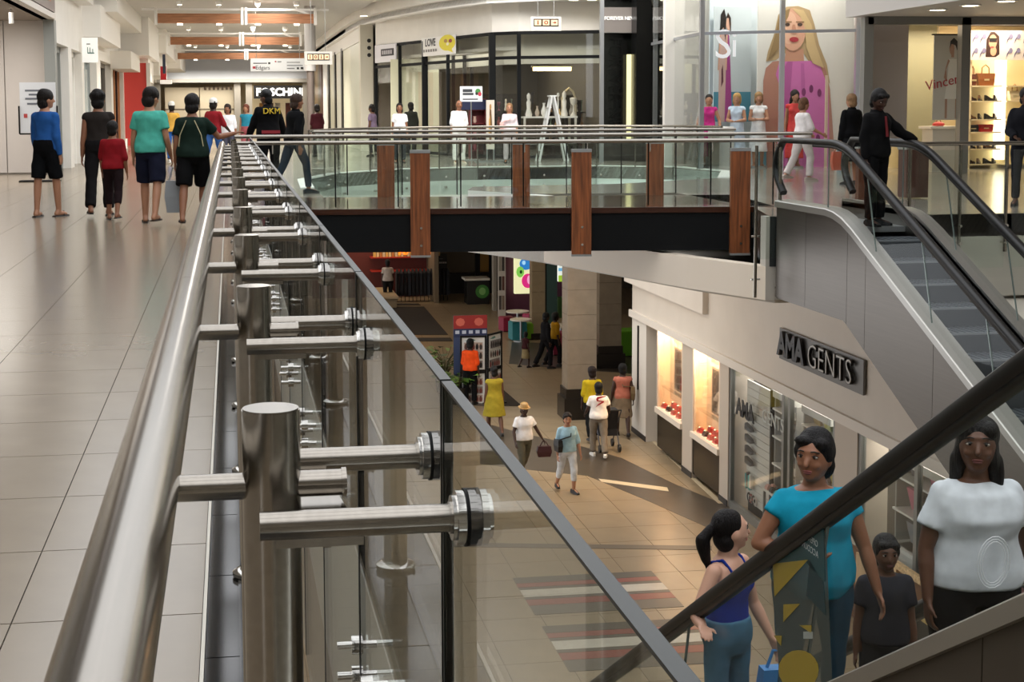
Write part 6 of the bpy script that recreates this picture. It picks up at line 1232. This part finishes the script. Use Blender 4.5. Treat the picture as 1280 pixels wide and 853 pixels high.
    if face:
        for sx in (1, -1):
            e = B(); e.ell(hp(sx * .033, .0795, .010), .0165 * sh, .010 * sh, .0085 * sh, MH); eo = solid('eye', e, 'c2b6aa', .3); q = B(); q.ell(hp(sx * .033, .0875, .010), .0078 * sh, .004 * sh, .0078 * sh, MH); q.build('iris', mat('1a100b', .15), eo, 50, local=True)
            q = B(); q.tube([hp(sx * .016, .0925, .035), hp(sx * .034, .0915, .0385), hp(sx * .055, .078, .031)], .0032 * sh, 6); solid('eyebrow', q, '15100d')
            q = B(); q.tube([hp(sx * .017, .0885, .012), hp(sx * .034, .0900, .0195), hp(sx * .051, .078, .012)], .0030 * sh, 6); solid('eyelid', q, '2a1a14')
        q = B(); q.ell(hp(0, .086, -.060), .024 * sh, .009 * sh, .0055 * sh, MH); q.ell(hp(0, .085, -.069), .02 * sh, .009 * sh, .006 * sh, MH); solid('lips', q, {'dark': '4a2420', 'brown': '6a3530', 'mid': '8a4a44', 'tan': 'a8625a', 'light': 'b8706a'}[skin])
    PJ = {'hip': [p[0] * s for p in legp], 'hand': [(a[2] + a[3] * .08) * s for a in armp], 'shoulder': [a[0] * s for a in armp], 'neck': nk * s, 'chest_f': spine(.3, .16)[0] * s, 'chest_b': spine(.3, -.15)[0] * s, 'back': spine(.36, -.135)[0] * s, 'head': hc * s}
    return root, PJ
def wpt(root, p): return root.matrix_basis @ Vector(p)
def bag(label, root, PJ, hand, h, w_=.26, ht=.3, nm='handbag', strap=.14, grp=None):
    p = wpt(root, PJ['hand'][hand]); t = thing(nm, label, 'bag', (p.x, p.y, p.z - strap - ht)); z = p.z - strap - ht
    B().loft([[(p.x + dx * s_, p.y + dy * s_, z + zz) for dx, dy in ((-w_ / 2, -.05), (w_ / 2, -.05), (w_ / 2, .05), (-w_ / 2, .05))] for zz, s_ in ((0, .85), (ht * .5, 1.05), (ht, .9))]).build('body', mat(h, .5), t); B().tube([(p.x - w_ * .3, p.y, z + ht), (p.x - .03, p.y, p.z), (p.x + .03, p.y, p.z), (p.x + w_ * .3, p.y, z + ht)], .01, 6).build('strap', mat(h, .5), t); return t
def shoulder_bag(label, root, PJ, side, h, w_=.24, ht=.26, front=True):
    q = PJ['hip'][side]; o = PJ['shoulder'][1 - side]; sx = 1 if side == 0 else -1
    c = Vector((q.x + sx * .13, .06 if front else -.04, q.z + .12)); p = wpt(root, c); t = thing('shoulder_bag', label, 'bag', tuple(p)); t.rotation_euler = root.rotation_euler
    B().loft([[(dx * s_, dy * s_ + .0, zz) for dx, dy in ((-.05, -w_ / 2), (.05, -w_ / 2), (.05, w_ / 2), (-.05, w_ / 2))] for zz, s_ in ((-ht / 2, .85), (0, 1.05), (ht / 2, .9))]).build('body', mat(h, .5), t, local=True)
    P_ = [Vector((0, .05, ht / 2)), Vector((PJ['chest_f'].x * .3 - c.x, PJ['chest_f'].y + .03 - c.y, PJ['chest_f'].z - c.z)), Vector((o.x * .55 - c.x, .02 - c.y, o.z + .055 - c.z)), Vector((PJ['back'].x - c.x, PJ['back'].y - .02 - c.y, PJ['back'].z - .1 - c.z)), Vector((0, -.05, ht / 2))]
    B().tube(P_, .012, 6).build('strap', mat(h, .5), t, 50, local=True); return t

WALK_R = [((.03, .30, -1), (0, -.05, -1)), ((.03, -.28, -1), (0, -.55, -1))]
WALK_L = [((.03, -.28, -1), (0, -.55, -1)), ((.03, .30, -1), (0, -.05, -1))]
STAND = None
def up(u, v): p = onz(u, v, 0.0); return (p.x, p.y, 0.0)
def dn(u, v): p = onz(u, v, LO); return (p.x, p.y, LO + .006)
MID, FAR = .0095, .0135
# ---- walkway on the left, seen from behind
person('boy in blue long sleeved top and black shorts before the notice board', up(60, 271), -25, 1.72, 'tan', ('short', '17110e'), ('long', '27589a'), ('shorts', '08090c'), ('2a201a', 'flip'), [((.12, -.1, -1), (.05, .22, -1)), ((.1, .05, -1), (.0, .35, -1))], [((.08, .12, -1), (.02, .06, -1)), ((.06, -.12, -1), (0, -.12, -1))], head=(-35, 0), vox=MID, w=.92)
r, pj = person('woman in black sleeveless top and black skirt walking away', up(126, 270), 0, 1.73, 'mid', ('mop', '120d0b'), ('sleeveless', '2a2522'), ('pants', '141213'), ('15110f', 'flip'), [((.2, .05, -1), (.05, .55, -.8)), ((.15, -.1, -1), (.1, .1, -1))], WALK_R, vox=MID, w=1.02)
person('small child in red shirt and dark trousers', up(143, 275), -5, 1.30, 'mid', ('short', '14100d'), ('half', '8a1820'), ('capri', '201416'), ('17120f', 'flip'), [((.2, -.15, -1), (.1, .2, -1)), ((.2, .3, -1), (.05, .4, -1))], WALK_L, head=(-10, 0), vox=MID, w=1.0)
person('boy in turquoise t-shirt and navy shorts walking barefoot', up(190, 279), -8, 1.74, 'tan', ('short', '17110d'), ('tee', '4fae9c'), ('shorts', '171a2c'), ('3a2a20', 'flip'), [((.2, -.12, -1), (.15, .45, -1)), ((.2, .1, -1), (.1, .35, -1))], WALK_L, head=(-30, -12), vox=MID, w=1.0)
r, pj = person('boy in dark green rugby shirt with one arm on the railing', up(243, 281), -6, 1.64, 'mid', ('short', '110d0b'), ('tee', '16261f'), ('shorts', '08080a'), ('2a1c14', 'flip'), [((.6, .45, -.75), (.75, .6, .18)), ((.18, -.05, -1), (.1, .25, -1))], WALK_R, head=(0, -4), vox=MID, w=1.12)
b = B(); 
for sx in (1, -1): b.tube([(sx * .05, -.19, 1.30), (sx * .13, -.185, 1.12), (sx * .15, -.17, .98)], .006, 5)
b.build('piping', mat('b9b08a', .6), r, local=True)
t = bag('grey plastic shopping bag carried by the boy in green', r, pj, 1, '8f9498', .26, .40, 'shopping_bag', .16)
person('man in yellow shirt, blue jeans and white cap farther down the corridor', up(216, 205), 5, 1.70, 'brown', ('cap', '1a1410', 'e8e4dc'), ('tee', 'd9a94e'), ('jeans', '2f5fa8'), ('e8e6e2', 'shoe'), None, WALK_R, vox=FAR)
person('man in dark red shirt and white cap behind the boy in green', up(268, 214), -30, 1.74, 'dark', ('cap', '15100d', 'd8d6d2'), ('half', '8a1f26'), ('jeans', '3a62a0'), ('2a2a2c', 'shoe'), [((.3, .3, -.9), (.2, .6, -.6)), ((.2, 0, -1), (.1, .2, -1))], WALK_R, vox=FAR)
person('woman in white blouse facing the corridor near the red shirted man', up(286, 208), 170, 1.60, 'mid', ('bob', '2a1a14'), ('half', 'e8e6e8'), ('pants', '4a4a58'), vox=FAR)
person('distant person in teal top and pink scarf at the corridor end', up(309, 200), 160, 1.62, 'tan', ('bob', '6a3a2a'), ('sleeveless', '2f86a0'), ('pants', 'a85a60'), vox=FAR)
# guards by the bridge
r, pj = person('man in black jacket with yellow back lettering and black cap leaning on the rail', (at(336, 200, 27.2).x, 27.2, 0), 12, 1.80, 'brown', ('cap', '0d0b0a', '0d0d0e'), ('jacket', '08080a'), ('pants', '070708'), ('0c0c0d', 'shoe'), [((.35, .25, -.9), (.3, .45, -.7)), ((.3, .3, -.9), (.2, .5, -.7))], head=(40, -6), lean=(0, .06), vox=MID, w=1.12)
k = pj['back']; lettering('DKM', .15, mat('d9b92c', .6), r, Vector((k.x + .02, k.y - .085, k.z + .03)), (1, 0, 0), (0, 0, 1), .03, bold=.0)
B().box(-.17, .17, -.2, -.19, pj['hip'][0].z + .04, pj['hip'][0].z + .1).build('belt', mat('8a1c26', .6), r, local=True)
person('man in dark clothes striding across the bridge end', (at(368, 200, 25.4).x, 25.4, 0), -62, 1.74, 'mid', ('short', '3a2a20'), ('jacket', '08090b'), ('jeans', '1c2a38'), ('17171a', 'shoe'), [((.15, -.3, -1), (.1, .1, -1)), ((.15, .3, -1), (.1, .5, -1))], [((.03, .45, -1), (0, .1, -1)), ((.03, -.4, -1), (0, -.6, -1))], lean=(0, .08), vox=MID)
# far gallery
person('person in maroon top far behind the bridge', up(397, 196), 20, 1.62, 'dark', ('short', '17110e'), ('half', '3a1219'), ('pants', '1a1618'), None or ('17120f', 'shoe'), vox=FAR)
person('person in purple top beside the gift shop corner', up(466, 196), 60, 1.62, 'brown', ('short', '15100d'), ('tee', '7a6a80'), ('jeans', '23262e'), legs=WALK_R, vox=FAR)
person('woman in white t-shirt and dark trousers before the gift shop', up(500, 204), 175, 1.60, 'mid', ('bob', '15100e'), ('tee', 'eef0f2'), ('pants', '2a3034'), vox=FAR, bust=.02, face=True)
person('shopper in dark olive jacket inside the gift shop doorway', (at(514, 190, 45.5).x, 45.5, 0), 10, 1.66, 'dark', ('short', '12100e'), ('jacket', '2a2c26'), ('pants', '1a1a1a'), vox=FAR)
person('man in white shirt and white trousers before the gift shop', up(574, 205), 190, 1.68, 'mid', ('bald', '2a1a12'), ('half', 'f0f1f2'), ('pants', 'e2e0da'), ('c9bfae', 'shoe'), vox=FAR, w=1.12, face=True)
r, pj = person('woman in pink and white top near the white ladder', up(637, 204), 170, 1.58, 'tan', ('bob', '8a6a48'), ('half', 'e6d9de'), ('pants', 'b0a6a8'), vox=FAR, bust=.03, face=True)
shoulder_bag('pale pink shoulder bag worn by the woman near the ladder', r, pj, 0, 'd8a8a0', .3, .24)
# right gallery
person('blurred shopper in white passing the giant poster', (at(1003, 190, 27.4).x, 27.4, 0), -80, 1.62, 'tan', ('short', '6a4a34'), ('half', 'e6e0dd'), ('pants', 'cfc4c0'), ('a89a90', 'shoe'), [((.2, .3, -1), (.1, .8, -.4))] * 2, WALK_R, vox=FAR, w=1.1)
r, pj = person('person in black suit jacket seen from behind on the right gallery', up(1063, 231), 15, 1.66, 'tan', ('short', '8a6a4a'), ('jacket', '08080a'), ('skirt', '121214'), ('0f0f10', 'shoe'), vox=FAR, w=1.05)
bag('orange red shopping bag carried by the person in black', r, pj, 1, 'b0482c', .28, .34, 'shopping_bag', .12)
p = onz(1128, 283, 0)
r, pj = person('security guard in black with red tie standing at the escalator top', (7.56, 16.62, .006), 205, 1.62, 'dark', ('short', '0d0a09'), ('jacket', '070708'), ('pants', '060607'), ('0a0a0b', 'shoe'), [((.12, -.05, -1), (.05, .12, -1)), ((.75, .35, -.75), (.8, .35, -.45))], [((.03, .04, -1), (0, 0, -1)), ((.05, -.04, -1), (0, -.05, -1))], head=(-12, -22), vox=MID, w=1.05, face=True)
k = pj['chest_f']; B().loft([[(-.02, k.y + .012, k.z - .12), (.02, k.y + .012, k.z - .12), (.02, k.y + .022, k.z - .12), (-.02, k.y + .022, k.z - .12)], [(-.012, k.y - .02, k.z + .12), (.012, k.y - .02, k.z + .12), (.012, k.y - .01, k.z + .12), (-.012, k.y - .01, k.z + .12)]]).build('tie', mat('6a161c', .6), r, local=True)
person('man in black jacket cut off at the right picture edge', (at(1281, 200, 19.6).x, 19.6, 0), 150, 1.68, 'brown', ('short', '1a1210'), ('jacket', '131318'), ('jeans', '14161c'), ('060607', 'shoe'), [((.2, .2, -1), (-.3, .8, -.3)), ((.2, .2, -1), (-.3, .8, -.35))], head=(20, -5), vox=MID, w=1.1, face=True)
# shop window mannequins
def mannequin(label, u, y, yaw, H, hairc, dress, end, arms=None, hs='bob'):
    r, pj = person(label, (at(u, 150, y).x, y, .03), yaw, H, 'tan', (hs, hairc), ('dress', dress, end), (None, ''), ('c9b7a0', 'bare'), arms, vox=FAR, w=.86, bust=.02); r.name = 'mannequin'; r['category'] = 'mannequin'
    B().cyl((0, 0, -.03), (0, 0, .02), .22, n=20).build('base', ALU, r, 40, local=True); return r
mannequin('mannequin in a hot pink dress at the left of the fashion window', 886, 33.9, 160, 1.72, '17110f', 'c22a80', .25, [((.35, .1, -.9), (.1, .5, -.8))] * 2, 'bun')
r = mannequin('blonde mannequin in a white and blue dress', 921, 33.7, 150, 1.74, 'b08a50', 'c8d8ea', .3, [((.2, .25, -.9), (-.6, .7, -.1))] * 2)
mannequin('mannequin with arms folded in a plain white dress', 948, 33.7, 165, 1.76, '8a6a40', 'e9e9ea', .35, [((.2, .25, -.9), (-.75, .55, .0))] * 2)
mannequin('dark haired mannequin in a coral red dress before the giant poster', 993, 33.3, 170, 1.80, '14100e', 'd84a48', .2, None, 'long')
p = at(903, 180, 33.6); tag(B().loft([[(p.x - .3, 33.5, z), (p.x + .25, 33.5, z), (p.x + .25, 33.9, z), (p.x - .3, 33.9, z)] if z < .98 else [(p.x - .28, 33.52, z), (p.x + .23, 33.52, z), (p.x + .23, 33.88, z), (p.x - .28, 33.88, z)] for z in (0, .96, .99)]).build('display_plinth', mat('d8d8d4', .5)), 'white display plinth between the pink and blue dressed mannequins', 'plinth')
# ---- lower mall
person('man in white shirt entering the clothes shop on the lower level', dn(485, 380), 5, 1.75, 'dark', ('short', '0e0b0a'), ('tee', 'b9aca0'), ('pants', '191716'), vox=FAR, w=1.1)
person('man in orange high visibility vest looking at the photo display', dn(588, 506), -25, 1.72, 'dark', ('short', '0d0a09'), ('half', 'e8501c'), ('pants', '100f10'), vox=FAR)
person('woman in mustard yellow dress walking towards the photo display', dn(618, 545), 5, 1.66, 'brown', ('bun', '0f0c0a'), ('dress', '9a8a2c', .5), (None, ''), ('15110f', 'shoe'), legs=WALK_L, vox=FAR, w=1.15)
r, pj = person('woman in white t-shirt and straw hat carrying a dark red handbag', dn(655, 599), 195, 1.60, 'dark', ('hat', '15100d', 'b08a50'), ('tee', 'eceaea'), ('capri', '5a5648'), ('15110f', 'shoe'), [((.35, .1, -.9), (.1, .5, -.7)), ((.5, .0, -.85), (.45, .3, -.85))], WALK_R, head=(-10, -8), vox=.011, w=1.1, bust=.03, face=True)
bag('dark red handbag carried by the woman in the straw hat', r, pj, 1, '3a1218', .3, .22, 'handbag', .1)
r, pj = person('woman in pale blue blouse and white trousers with black shoulder bag', dn(709, 616), 190, 1.63, 'tan', ('short', '1d1614'), ('half', '9fc2d2'), ('capri', 'cfd2d4'), ('17120f', 'shoe'), [((.2, -.1, -1), (.1, .3, -1)), ((.25, .1, -1), (.1, .35, -1))], WALK_L, head=(-15, -5), vox=.011, w=1.05, bust=.03, face=True)
shoulder_bag('black shoulder bag of the woman in pale blue', r, pj, 0, '111114', .24, .24)
r, pj = person('man in white t-shirt with a red stroke mark pushing a pushchair', dn(748, 571), -6, 1.66, 'dark', ('short', '0c0a09'), ('tee', 'e9e4de'), ('pants', '7d7264'), ('d8d4cc', 'shoe'), [((.3, .2, -.95), (.1, .7, -.5))] * 2, WALK_L, vox=.011, w=1.1)
k = pj['back']; P = Print((k.x - .14, k.y - .052, k.z - .16), (.30, 0, 0), (0, 0, .32)); P.poly([(.15, .1), (.3, .22), (.75, .45), (.8, .55), (.35, .62), (.4, .72), (.9, .85), (.92, .92), (.3, .85), (.2, .7), (.25, .55), (.6, .5), (.3, .3)], 'a0242c'); o = P.b.build('chest_mark', P.ms, r, local=True)
p = wpt(r, (0.28, .62, 0)); t = thing('pushchair', 'black pushchair pushed by the man in the white t-shirt', 'pushchair', (p.x, p.y, LO)); x, y = p.x, p.y
B().loft([[(x + dx, y + dy + o_, z) for dx, dy in ((-.2, -.15), (.2, -.15), (.2, .2), (-.2, .2))] for z, o_ in ((LO + .35, 0), (LO + .5, .02), (LO + .95, -.12))]).build('seat', mat('15151a', .8), t); [B().tube([(x + sx * .22, y - .42, LO + .98), (x + sx * .22, y + .1, LO + .45), (x + sx * .22, y + .35, LO + .1)], .014, 6).build('frame', mat('55555a', .4, .5), t) for sx in (-1, 1)]; [B().tube([(x + sx * .22, y + .05, LO + .55), (x + sx * .22, y - .25, LO + .1)], .014, 6).build('frame', mat('55555a', .4, .5), t) for sx in (-1, 1)]; B().cyl((x - .22, y - .42, LO + .98), (x + .22, y - .42, LO + .98), .016, n=8).build('handle', BLACK, t)
for sx in (-1, 1):
    for dy in (-.25, .35): B().cyl((x + sx * .22 - .025, y + dy, LO + .09), (x + sx * .22 + .025, y + dy, LO + .09), .085, n=16).build('wheel', mat('18181a', .5), t, 40)
person('man in yellow and black top walking beyond the pushchair', dn(740, 551), 0, 1.74, 'dark', ('short', '1a0e0c'), ('half', 'b09a1c'), ('pants', '141414'), legs=WALK_R, vox=FAR, w=1.1)
r, pj = person('woman in coral top and patterned skirt with bag on her arm', dn(778, 545), -10, 1.72, 'dark', ('short', '0c0a09'), ('sleeveless', 'b06a58'), ('skirt', '7d6c58'), ('14100e', 'shoe'), [((.25, -.1, -1), (.1, .3, -1))] * 2, WALK_L, vox=.011, w=1.1)
shoulder_bag('brown shoulder bag of the woman in coral', r, pj, 0, '6a5638', .3, .3, False)
person('person in black carrying things beside the nearest column', dn(682, 461), -75, 1.68, 'dark', ('short', '0c0a09'), ('jacket', '131214'), ('pants', '121113'), legs=WALK_R, vox=FAR)
person('person in yellow top striding past the nearest column', dn(694, 458), -80, 1.62, 'dark', ('afro', '0c0a09'), ('half', 'a87c14'), ('pants', '141315'), legs=WALK_R, vox=FAR)
person('small child in red top and pale skirt by the dark floor', dn(657, 460), -60, 1.08, 'dark', ('short', '0c0a09'), ('tee', '3a1a1c'), ('skirt', '8a7a58'), legs=WALK_R, vox=FAR)
# ---- riders on the near escalator
def rider(u, y, x=None):
    z = .145 - .583 * (y - 3.80); k = math.floor((y - 3.65) / (.2 / .583)); zz = -.2 * (k + 1) + .1 + .009
    return (x if x else at(u, 700, y).x, y, zz)
r, pj = person('woman in turquoise t-shirt with folded arm riding the near escalator', rider(0, 6.73, 2.78), 172, 1.52, 'mid', ('short', '0f0b0a'), ('cap_sleeve', '1590ad'), ('jeans', '24485c'), ('17171a', 'shoe'), [((.50, .15, -.80), (-.92, .42, -.12)), ((.36, .12, -.95), (.22, .3, -.9))], head=(-34, 3), vox=.0072, w=1.26, bust=.035, face=True, hk=1.14)
r, pj = person('girl in royal blue tank top with ponytail holding the escalator handrail', rider(0, 8.0, 2.79), 200, 1.60, 'light', ('pony', '120d0c'), ('tank', '1c3690'), ('jeans', '4a7690'), ('2a2a2c', 'shoe'), [((.45, -.1, -.8), (.55, .55, .05)), ((.3, .1, -.95), (.1, .5, -.85))], head=(58, 4), vox=.0072, w=.92, bust=.025, twist=18, face=True)
bag('blue and white shopping bag held by the girl in the tank top', r, pj, 1, '3f86c4', .22, .26, 'shopping_bag', .10)
r, pj = person('woman in white t-shirt with line drawing riding nearest on the escalator', rider(0, 6.4, 3.44), 178, 1.63, 'brown', ('long', '100c0b'), ('tee', 'd2d6da'), ('pants', '070708'), ('101012', 'shoe'), [((.30, .02, -1), (.05, .25, -.95)), ((.4, -.1, -.95), (.2, .3, -.9))], head=(-24, 8), vox=.0072, w=1.32, bust=.04, face=True, hk=1.14)
cf = pj['chest_f']; 
for k in range(3):
    B().tube([(.01 + (.055 + .012 * k) * math.cos(a), cf.y + .06 + .01 * math.sin(a) , cf.z - .17 + (.10 + .012 * k) * math.sin(a)) for a in [j * PI / 9 for j in range(19)]], .0022, 5).build('line_print', mat('f4f6f8', .6), r, local=True)
person('small dark haired child behind the turquoise woman on the escalator', rider(0, 7.3, 3.42), 170, 1.22, 'brown', ('short', '0d0b0a'), ('tee', '2a2a30'), ('pants', '17171a'), vox=.011, face=True)
try: bpy.data.scenes.remove(TMP)
except Exception: pass
